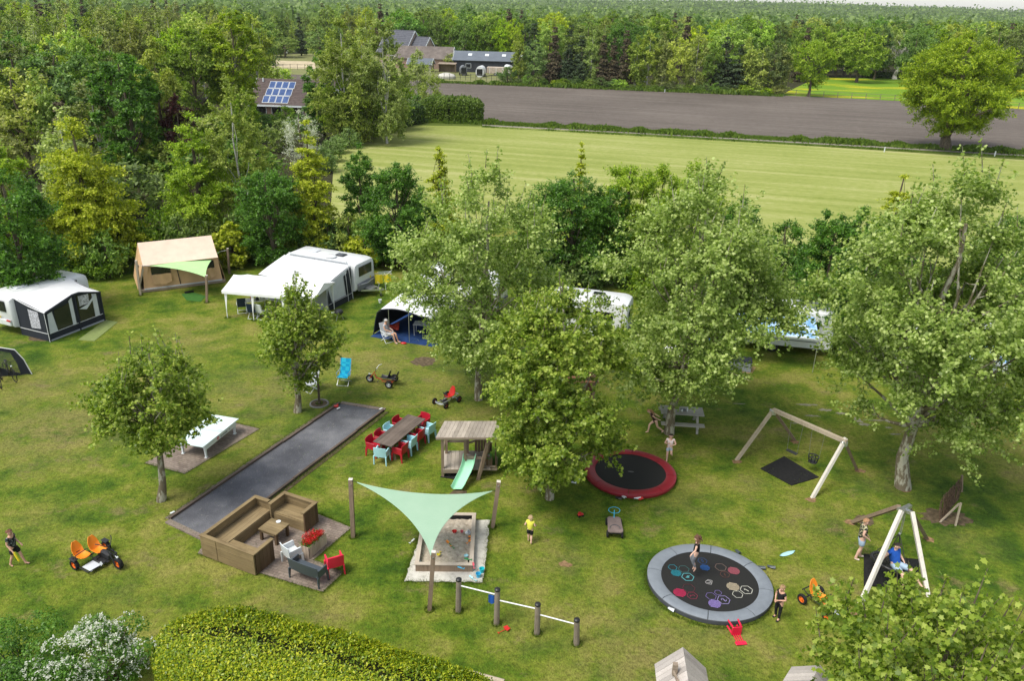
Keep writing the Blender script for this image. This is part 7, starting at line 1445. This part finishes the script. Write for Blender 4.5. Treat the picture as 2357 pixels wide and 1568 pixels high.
X('lime_tree', 'round', 1872, 222, 80, 96, 7000, .42, 'free-standing light green tree at the meadow corner', seed=62, fork=.25, base=.2)
# dead tree
loc, H, R = spot(2068, 182, 90, 64); rng = np.random.default_rng(5)
dt = thing('dead_tree', 'bleached bare dead tree against the dark wood', 'dead tree', loc)
cc = np.array([[R*np.cos(a)*u, R*np.sin(a)*u, H*h] for a, u, h in zip(rng.random(34)*6.28, .35+.65*rng.random(34), .55+.42*rng.random(34))])
trunk_mesh(rng, H, .55, cc, np.full(34, 2.6), 34, fork=.34, top=.8, twigs=3, tw=1.1).build('trunk', BARK['dead'], dt, smooth=True)
# bright yellow-green bushes at the hedge foot
for (x, y, t_, wd, lab) in ((532, 612, 505, 92, 'bright yellow-green bush right of the tan tent'), (838, 612, 540, 85, 'bright yellow-green bush above the caravan drawbar')):
    X('yellow_bush', 'round', x, y, t_, wd, 5000, .2, lab, lk='golden', tm='l', base=.02, cat='bush')
# ---- wood: shared shapes, individual trees
def proto(name, sp, H, R, n, leaf, seed, **kw):
    t = make_tree(name, sp, H, R, n, leaf, 'x', seed=seed, limbs=kw.pop('limbs', 8), **kw); t.location = (0, -400, 0); return t
PR = {
 'oak': [proto('oak_tree', 'oak', 14, 5, 9500, .44, 71, lk='w_lime'), proto('oak_tree', 'oak', 14, 5.4, 9500, .44, 72, lk='w_dark'), proto('oak_tree', 'oak', 14, 4.6, 9000, .44, 73, lk='w_dark')],
 'birch': [proto('birch_tree', 'birch', 14, 3.2, 8000, .34, 74, lk='w_birch'), proto('birch_tree', 'birch', 14, 3.6, 8000, .34, 75, lk='w_birch')],
 'spruce': [proto('spruce_tree', 'cone', 14, 2.7, 8000, .36, 76), proto('spruce_tree', 'cone', 14, 2.4, 8000, .36, 77, lk='brown')],
 'bush': [proto('bush', 'round', 3, 1.9, 2400, .24, 78, lk='w_dark', base=.02, limbs=4), proto('bush', 'round', 3, 1.9, 2400, .24, 79, lk='w_lime', base=.02, limbs=4)]}
SH = {'oak': (14, 5), 'birch': (14, 3.4), 'spruce': (14, 2.6), 'bush': (3, 1.9)}
LAB = {
 ('oak', 'R'): 'leafy broad-crowned tree in the wood beyond the ploughed field', ('birch', 'R'): 'slender pale-stemmed birch in the wood beyond the ploughed field', ('spruce', 'R'): 'pointed dark spruce in the wood beyond the ploughed field',
 ('oak', 'L'): 'leafy broad-crowned tree in the wood at the upper left', ('birch', 'L'): 'slender grey-green birch in the wood at the upper left', ('spruce', 'L'): 'dark pointed spruce in the wood at the upper left',
 ('bush', 'L'): 'dark leafy bush in the hedgerow behind the tents and caravans', ('bush', 'R'): 'low bush at the foot of the wood beyond the ploughed field'}
GR = {('oak', 'R'): 'leafy trees of the wood beyond the ploughed field', ('birch', 'R'): 'birches of the wood beyond the ploughed field', ('spruce', 'R'): 'spruces of the wood beyond the ploughed field',
 ('oak', 'L'): 'leafy trees of the upper left wood', ('birch', 'L'): 'birches of the upper left wood', ('spruce', 'L'): 'spruces of the upper left wood', ('bush', 'L'): 'bushes behind the tents', ('bush', 'R'): 'bushes along the edge of the wood'}
used = set(); ntree = [0]
def put(kind, var, side, x, y, H, R):
    p = PR[kind][var]; h, r = SH[kind]; o = copy_tree(p, (x, y, 0), random.uniform(0, 6.28), LAB[kind, side], (R/r, R/r, H/h)); o['group'] = GR[kind, side]
    o['category'] = 'bush' if kind == 'bush' else 'tree'; ntree[0] += 1; return o
def putpx(kind, var, side, cx, base, top, width):
    loc, H, R = spot(cx, base, top, width); return put(kind, var, side, loc[0], loc[1], H, R)
random.seed(77)
# front row of the right wood
for (x, top, wd, k, v) in ((1195, 76, 52, 'birch', 0), (1230, 92, 60, 'oak', 1), (1276, 58, 56, 'spruce', 1), (1308, 96, 46, 'spruce', 0), (1338, 72, 56, 'spruce', 0), (1362, 66, 50, 'birch', 0), (1388, 78, 50, 'spruce', 1), (1412, 84, 46, 'spruce', 1),
    (1440, 66, 56, 'spruce', 1), (1466, 78, 66, 'birch', 0), (1494, 66, 60, 'birch', 1), (1528, 70, 56, 'birch', 0), (1562, 74, 70, 'oak', 0), (1604, 72, 62, 'birch', 1), (1640, 96, 52, 'oak', 1), (1668, 74, 60, 'spruce', 0), (1702, 92, 62, 'spruce', 0),
    (1722, 84, 62, 'birch', 0), (1752, 104, 66, 'birch', 1), (1780, 92, 62, 'oak', 1), (1800, 100, 56, 'birch', 0)):
    b_ = 190+(x-1180)/620*28; putpx(k, v, 'R', x, b_, top, wd)
for x in range(1190, 1800, 22):
    b_ = 192+(x-1180)/620*28; putpx('bush', random.choice((0, 0, 1)), 'R', x+random.uniform(-6, 6), b_, b_-random.uniform(10, 26), random.uniform(20, 40))
# behind the meadow and the farm
for (x0, x1, b0, b1, st) in ((1845, 2420, 176, 186, 44), (950, 1200, 138, 150, 34), (2340, 2420, 205, 210, 50)):
    x = x0
    while x < x1:
        b_ = b0+(b1-b0)*(x-x0)/(x1-x0); hz = 15+(x-1178)*.025
        putpx('oak', random.choice((0, 1, 1, 2)), 'R', x, b_, hz+random.uniform(8, 34), st*random.uniform(1.25, 1.7)); x += st*random.uniform(.75, 1.1)
# rows behind: tops near the skyline
for row in range(5):
    Y = 222+row*34; x = 930
    while x < 2450:
        hz = 15+(x-1178)*.025; p = P_at(x, hz, Y)
        if not (x < 1190 and Y < 240): 
            k = random.choices(('oak', 'birch', 'spruce'), (6, 2, 1.5 if x < 1800 else 3))[0]
            H = random.uniform(12.8, 15.8)+(row > 1)*.5; R = SH[k][1]*random.uniform(.8, 1.25)
            put(k, random.randrange(len(PR[k])), 'R', p.x, Y+random.uniform(-12, 12), H, R)
        x += random.uniform(36, 58)*(1 if row else .9)
# upper left wood
for (Y, st, h0, h1) in ((62, 100, 7.5, 9.5), (74, 84, 9, 11.5), (90, 72, 11, 13), (112, 62, 12, 14.2), (140, 52, 12.5, 14.8), (175, 46, 13, 15), (220, 42, 13, 15.2), (280, 40, 13.5, 16.2), (350, 42, 13.5, 16.6)):
    x = -60
    lim = 240 if Y < 70 else 560 if Y < 115 else 590 if Y < 230 else 940
    while x < lim:
        k = random.choices(('oak', 'birch', 'spruce'), (3, 5, .5 if Y < 200 else 3))[0]
        if Y > 200 and 560 < x < 735: H = random.uniform(10, 12.5)
        else: H = random.uniform(h0, h1)
        if Y < 130 and x > 200: H = min(H, 9.5)
        if Y < 135 and 185 < x < 640:
            if Y < 100: put('bush', random.choice((0, 1)), 'L', P_at(x, 60, Y).x, Y, random.uniform(2.5, 4.5), random.uniform(2.5, 3.6))
            x += st*.5; continue
        p = P_at(x, 60, Y); R = SH[k][1]*random.uniform(.75, 1.1)*(H/14)**.5
        put(k, random.randrange(len(PR[k])), 'L', p.x, Y+random.uniform(-4, 4), H, R); x += st*random.uniform(.75, 1.2)
# conifers above the yard, trees round the yard
for (x, b_, t_, wd, k, v) in ((690, 128, 22, 34, 'spruce', 0), (655, 132, 80, 70, 'oak', 0), (625, 130, 40, 60, 'birch', 0), (600, 150, 60, 50, 'birch', 1), (735, 140, 60, 60, 'oak', 1), (640, 200, 150, 70, 'bush', 1), (600, 200, 140, 60, 'bush', 1), (1045, 160, 118, 50, 'bush', 1), (1100, 152, 120, 40, 'bush', 0),
    (565, 330, 200, 60, 'oak', 1), (1168, 190, 150, 50, 'bush', 0), (960, 235, 110, 60, 'birch', 1), (735, 300, 200, 60, 'oak', 1), (910, 300, 180, 70, 'oak', 2), (800, 330, 210, 70, 'oak', 2)):
    putpx(k, v, 'L', x, b_, t_, wd)
# bushes along the hedge foot, dark behind the tents
for i in range(34):
    x = -30+i*28+random.uniform(-8, 8); by = 640-(abs(x-200) < 120)*6-(x > 275)*44+random.uniform(-8, 6); h = random.uniform(60, 120)
    if x > 880: break
    putpx('bush', random.choice((0, 0, 0, 1)), 'L', x, by, by-h, random.uniform(80, 120))
for (x, by) in ((900, 610), (955, 620), (1230, 660), (1290, 670), (1370, 665), (1430, 660), (1500, 690), (1650, 700), (1740, 715), (1820, 740), (1860, 760), (1900, 800), (1960, 800), (2000, 790), (2080, 780), (2160, 790), (2250, 800), (2330, 820), (1150, 640), (1060, 620)):
    putpx('bush', 0, 'L', x, by-5, by-100, 115)
for (x, by, h_, w_) in ((775, 352, 40, 60), (800, 340, 50, 60), (830, 328, 40, 50), (860, 316, 44, 50), (890, 306, 40, 50), (760, 372, 50, 60), (745, 395, 60, 70), (700, 330, 70, 80), (660, 300, 60, 70), (620, 300, 40, 60), (590, 300, 50, 60), (650, 350, 80, 90), (930, 285, 60, 60), (960, 265, 50, 60)):
    putpx('bush', random.choice((0, 0, 1)), 'L', x, by, by-h_, w_)
for k in PR:
    for o in PR[k]:
        for ch in list(o.children): bpy.data.objects.remove(ch)
        bpy.data.objects.remove(o)
print('wood trees', ntree[0])
# ---- hedges
M_hedgecore = plain('hedge_twigs', (.03, .035, .012), .95, .1, .3, 5)
def hedge(name, label, line, wd, ht, n, leaf, mat, tm='o', cat='hedge', rnd=.35, seed=9, kindname='foliage'):
    """line: ground points of the hedge's middle; rounded clipped section"""
    rng = np.random.default_rng(seed); L = [Vector(p) for p in line]; seg = [(L[i+1]-L[i]).length for i in range(len(L)-1)]; cum = np.cumsum([0]+seg); tot = cum[-1]
    t = thing(name, label, cat, L[0])
    u = rng.random(n)*tot; k = np.clip(np.searchsorted(cum, u, 'right')-1, 0, len(seg)-1); A = np.array([v[:] for v in L]); f = (u-cum[k])/np.array(seg)[k]
    c = A[k]+(A[k+1]-A[k])*f[:, None]; d = A[k+1]-A[k]; d /= np.linalg.norm(d, axis=1, keepdims=True); s = np.stack([-d[:, 1], d[:, 0], 0*u], 1)
    W = wd(u/tot) if callable(wd) else np.full(n, wd); H = ht(u/tot) if callable(ht) else np.full(n, ht)
    a = rng.random(n)*(PI+1.6)-.8; e = 3.2     # superellipse section from foot over the top to foot
    ca, sa = np.cos(a), np.sin(a); px_ = np.sign(ca)*np.abs(ca)**(2/e); pz = np.where(a < 0, -.0, 0)+np.sign(sa)*np.abs(sa)**(2/e)
    und = (a < 0) | (a > PI); hh = np.where(und, rng.random(n)*.6, .5+.5*np.clip(pz, 0, 1)); px_ = np.where(und, np.sign(ca)*1., px_)
    bump = 1+.02*np.sin(c[:, 0]*3.1+c[:, 1]*2.3)+.015*np.sin(c[:, 0]*7.7+a*5)+rng.normal(size=n)*.03
    endf = np.clip(np.minimum(u, tot-u)/(W*.6), 0, 1)**.5*.8+.2
    pos = c+s*(px_*W/2*bump*endf)[:, None]+np.array([0, 0, 1.])*(hh*H*bump*(.6+.4*endf))[:, None]
    nrm = s*px_[:, None]*.9+np.array([0, 0, 1.])*(np.clip(pz, 0, 1)*1.+.1)[:, None]+rng.normal(size=(n, 3))*.55
    o = leaf_obj(kindname, pos-np.array(L[0]), nrm, leaf*(.6+.7*rng.random(n)), tm, mat, t, rng, tang=np.tile(np.array([0, 0, 1.]), (n, 1))+s*px_[:, None])
    core = MB()
    Wm = lambda q: float(wd(np.array([q]))[0]) if callable(wd) else wd
    Hm = lambda q: float(ht(np.array([q]))[0]) if callable(ht) else ht
    ring = []; m_ = 12
    for j in range(m_+1):
        q = j/m_; uu = q*tot; kk = min(max(int(np.searchsorted(cum, uu, 'right'))-1, 0), len(seg)-1); cc_ = L[kk].lerp(L[kk+1], (uu-cum[kk])/seg[kk]); dd = (L[kk+1]-L[kk]).normalized(); ss = Vector((-dd.y, dd.x, 0))
        ef = (min(q, 1-q)*tot/(Wm(q)*.6)); ef = min(1, ef)**.5*.75+.1; h_ = Hm(q)*.86*(.6+.4*ef); w2 = Wm(q)*.42*ef
        ring.append([cc_+ss*w2, cc_+ss*w2+Vector((0, 0, h_*.8)), cc_+ss*w2*.7+Vector((0, 0, h_)), cc_-ss*w2*.7+Vector((0, 0, h_)), cc_-ss*w2+Vector((0, 0, h_*.8)), cc_-ss*w2])
    vs = [v for r in ring for v in r]; fs = [(j*6+i, j*6+i+1, j*6+7+i, j*6+6+i) for j in range(m_) for i in range(5)]+[tuple(range(6)), tuple(m_*6+i for i in range(5, -1, -1))]
    core.add(vs, fs).build('stems', M_hedgecore, t, world=True); return t
LEAF['laurel'] = leafmat('laurel_leaf', [(.08, .15, .008), (.18, .27, .012), (.34, .40, .018), (.54, .53, .03)], .25, .35)
hl = [P(365, 1482, 1.1), P(560, 1500, 1.1), P(760, 1540, 1.1), P(960, 1590, 1.1), P(1200, 1660, 1.1)]
hl = [Vector((v.x, v.y, 0)) for v in hl]
hedge('laurel_hedge', 'big clipped yellow-green laurel hedge along the bottom left of the lawn', hl, lambda q: 2.3-q*.5, lambda q: 1.78-q*.55, 85000, .072, LEAF['laurel'], seed=4)
dk = leafmat('clipped_hedge_leaf', [(.02, .05, .008), (.04, .085, .012), (.07, .13, .02), (.11, .18, .03)], .2, .5)
lk = leafmat('rough_hedge_leaf', [(.05, .095, .008), (.085, .15, .012), (.12, .195, .018), (.17, .24, .03)], .25, .5)
hedge('clipped_hedge', 'dark clipped hedge in front of the birch pair', [P(820, 318), P(905, 296), P(968, 280)], 2.2, 2.6, 7000, .3, dk, seed=5)
hedge('rounded_hedge', 'rounded light green hedge at the corner of the ploughed field', [P(968, 275), P(1040, 279), P(1112, 281)], 3.6, 3.4, 9000, .32, lk, seed=6)
hedge('low_hedge', 'low clipped hedge at the back of the buttercup meadow', [P(1984, 178), P(2090, 182)], 1.6, 1.5, 3000, .35, dk, seed=7)
rng = np.random.default_rng(31); vt = []
for (a, b_, n, w_, hh) in (((1115, 283), (2357, 352.5), 26000, 1.5, .55), ((2357, 352.5), (2700, 374), 4000, 1.5, .5), ((960, 279), (1115, 284), 3000, 1.5, .5), ((1000, 189), (1800, 221), 9000, 1.6, .8), ((1110, 292), (2357, 363), 7000, .5, .22)):
    A, B = P(*a), P(*b_); u = rng.random(n); d = (B-A).normalized(); off = rng.normal(size=n)*w_*.5; cl = .55+.45*np.sin(u*(B-A).length*.9+2*np.sin(u*40))
    vt.append((np.array(A)+np.outer(u, np.array(B-A))+np.outer(off, [-d.y, d.x, 0]), hh*(.4+rng.random(n)*cl)))
pos = np.concatenate([v[0] for v in vt]); sz_ = np.concatenate([v[1] for v in vt]); pos[:, 2] = .02
vg = leaf_obj('verge_grass', pos, np.stack([rng.normal(size=len(pos)), rng.normal(size=len(pos)), .1+0*sz_], 1), sz_, 'o', lk, None, rng, tang=np.tile(np.array([0, 0, 1.]), (len(pos), 1))); tag(vg, label='rough dark green grass growing along the field edges', cat='grass', kind='stuff')
# white-flowering shrub and dark shrub in the bottom left corner
rng = np.random.default_rng(8)
def low_shrub(name, label, cx, cy, h, R, H, n, leaf, mat, seed, flowers=0, cat='shrub', ncl=40):
    c = P(cx, cy, h); t = thing(name, label, cat, (c.x, c.y, 0)); rng = np.random.default_rng(seed)
    pos, nrm, cen, rcs = crown(rng, n, 'round', .1, H, R, ncl, R*.24, .9, .3, lob=.3); leaf_obj('foliage', pos, nrm, leaf*(.6+.7*rng.random(n)), 'o', mat, t, rng)
    m = MB()
    for i in range(16): e = Vector(cen[i]); m.tube([(rng.normal()*.15, rng.normal()*.15, 0), Vector((e.x*.4, e.y*.4, e.z*.6)), e], [.035, .02, .008], 5, False)
    m.build('stems', BARK['dark'], t)
    if flowers:
        top = np.argsort(-(cen[:, 2]+rng.random(len(cen))*.8-cen[:, 1]*.25))[:int(len(cen)*.75)]
        i = top[rng.integers(0, len(top), flowers)]; d = rng.normal(size=(flowers, 3)); d /= np.linalg.norm(d, axis=1, keepdims=True); d[:, 2] = np.abs(d[:, 2]); d[:, 1] -= .3
        fp = cen[i]+d*rcs[i][:, None]*1.12; k = 4; fp = np.repeat(fp, k, 0)+rng.normal(size=(flowers*k, 3))*.018
        leaf_obj('flowers', fp, rng.normal(size=(flowers*k, 3))*.6+np.array([0, -.3, 1.]), .055*(.7+.6*rng.random(flowers*k)), 'o', LEAF['blossom'], t, rng)
    return t
low_shrub('flowering_shrub', 'shrub covered in small white blossoms left of the laurel hedge', 235, 1512, 1.1, 1.15, 2.15, 9000, .07, LEAF['maple'], 3, 900, ncl=55)
low_shrub('dark_shrub', 'dark green shrub in the bottom left corner', 40, 1530, .9, 1.5, 1.75, 12000, .075, LEAF['maple'], 4)
# far wooded hills and canopy to the skyline
mf = N('far_canopy', .95, .1); a_ = mf.noise(.06, detail=5, rough=.75); b2 = mf.noise(.012, detail=3)
mf.col(mf.ramp(mf.math('ADD', mf.math('MULTIPLY', a_, .6), mf.math('MULTIPLY', b2, .4)), [(.38, (.03, .055, .012)), (.5, (.065, .11, .02)), (.62, (.13, .19, .04))]))
rng = np.random.default_rng(3); vs = []; W_ = 260; D_ = 60
for j in range(D_+1):
    Y = 395*(9.0)**(j/D_)
    for i in range(W_+1):
        x = (-.9+1.8*i/W_)*Y; rise = 20*math.exp(-((x/Y-.32)/.40)**2)*min(1, max(0, (Y-1300)/900))+min(1, max(0, (Y-700)/2400))*14
        cell = Y*1.8/W_; z = 10.2+rng.uniform(-1, 1)*min(3.2, 1.4+cell*.25)+rise+1.2*math.sin(x*.013+Y*.009)
        if j == 0: z = 0
        vs.append((x+rng.uniform(-.35, .35)*cell, Y*(1+rng.uniform(-.012, .012)), z))
hm = MB().add(vs, [(j*(W_+1)+i, j*(W_+1)+i+1, (j+1)*(W_+1)+i+1, (j+1)*(W_+1)+i) for j in range(D_) for i in range(W_)])
tag(hm.build('far_forest', mf.m), label='far wooded plain and hills fading towards the skyline', cat='forest', kind='stuff')

k_ = 70000; ii = rng.integers(0, D_*(W_+1), k_); va = np.array(vs); ii = ii[(va[ii][:, 2] > 5)]; pp = va[ii]+rng.normal(size=(len(ii), 3))*np.array([6, 12, 1.0])*(va[ii][:, 1:2]/700); sz3 = (1.5+2.6*rng.random(len(ii)))*(pp[:, 1]/600)**.55
o = leaf_obj('far_tree_tops', pp, rng.normal(size=(len(ii), 3))*.7+np.array([0, -.4, .8]), sz3, 'q', LEAF['w_dark'], None, rng); tag(o, label='countless leafy tops of the far wood below the skyline', cat='forest', kind='stuff')
# ---- longer grass round the feet of things and in loose tufts
LEAF['grass'] = leafmat('grass_blade', [(.05, .10, .010), (.085, .15, .014), (.14, .20, .024), (.23, .25, .06)], .3, .6)
E = []
def edge(a, b_, n, w_=.05, h=.055): a, b_ = Vector(a), Vector(b_); u = rng.random(n); E.append((np.array(a)+np.outer(u, np.array(b_-a))+rng.normal(size=(n, 3))*np.array([w_, w_, 0]), h*(.5+rng.random(n))))
def ring_(c, r, n, ry=None, h=.1): a = rng.random(n)*2*PI; rr = r*(1+rng.normal(size=n)*.02+.02); E.append((np.stack([c[0]+rr*np.cos(a), c[1]+rr*(ry or 1)*np.sin(a), 0*a], 1), h*(.5+rng.random(n))))
def loop(pix, n, h=.05):
    L = [P(*p) for p in pix]
    for i in range(len(L)): edge(L[i], L[(i+1) % len(L)], n, .04, h)
loop([(333, 1067), (425, 1092), (598, 988), (515, 968)], 900); loop([(455, 1277), (596, 1322), (743, 1366), (792, 1320), (722, 1292), (811, 1216), (735, 1184)], 800); edge(P(383, 1196), P(776, 928), 3600, .07, .07); edge(P(600, 1170), P(896, 948), 3000, .06, .065)
edge(P(392, 1202), P(455, 1233), 600); edge(P(783, 926), P(884, 941), 500)
for q in ((-3.06, 18.93, 0), (-.70, 18.97, 0), (-.58, 22.10, 0), (-2.75, 22.05, 0)): pass
edge((-3.08, 18.92, 0), (-.70, 18.95, 0), 1200, .05); edge((-.68, 18.97, 0), (-.56, 22.1, 0), 1500, .05); edge((-3.1, 18.95, 0), (-2.78, 22.05, 0), 1500, .05)
ring_(tg_.location, 1.86, 5200, .97, .06); ring_(tr_.location, 1.69, 4200, .97, .06)
for (x, y) in ((813, 1237), (1133, 1215), (988, 1405), (1055, 1408), (1143, 1437), (1236, 1460), (1327, 1484), (372, 1152), (685, 948), (1101, 920), (1265, 1148), (1540, 998), (2077, 1122), (476, 697), (324, 680), (524, 732), (585, 738), (735, 930)): ring_(P(x, y), .13, 170, None, .085)
for x0, x1, y0, y1, nn in ((0, 2357, 700, 1560, 2600),):
    for _ in range(nn):
        c = P(rng.uniform(x0, x1), rng.uniform(y0, y1)); k = int(rng.integers(6, 16)); E.append((np.array([c.x, c.y, 0])+rng.normal(size=(k, 3))*np.array([.07, .07, 0]), .035+.05*rng.random(k)))
pos = np.concatenate([e[0] for e in E]); pos[:, 2] = -.005; sz4 = np.concatenate([e[1] for e in E]); inside = (pos[:, 0]-tg_.location.x)**2+(pos[:, 1]-tg_.location.y)**2 < 1.7**2; pos, sz4 = pos[~inside], sz4[~inside]
o = leaf_obj('grass_tufts', pos, np.stack([rng.normal(size=len(pos)), rng.normal(size=len(pos)), .1+0*sz4], 1), sz4*1.2, 'b', LEAF['grass'], None, rng, tang=np.tile(np.array([0, 0, 1.]), (len(pos), 1))); tag(o, label='tufts of longer grass on the camping lawn', cat='grass', kind='stuff')
# ================================================================== AIR
hz_ = MB().box((0, 1500, 20.5), (3600, 3300, 43)).build('haze', [])
hm_ = bpy.data.materials.new('haze'); hm_.use_nodes = True; hn = hm_.node_tree; hn.nodes.clear()
pv_ = hn.nodes.new('ShaderNodeVolumePrincipled'); pv_.inputs['Color'].default_value = (.88, .92, .96, 1); pv_.inputs['Density'].default_value = .00008; pv_.inputs['Anisotropy'].default_value = .2
ho = hn.nodes.new('ShaderNodeOutputMaterial'); hn.links.new(pv_.outputs[0], ho.inputs['Volume']); hz_.data.materials.clear(); hz_.data.materials.append(hm_); tag(hz_, kind='stuff', label='thin bluish haze over the far wood', cat='haze')
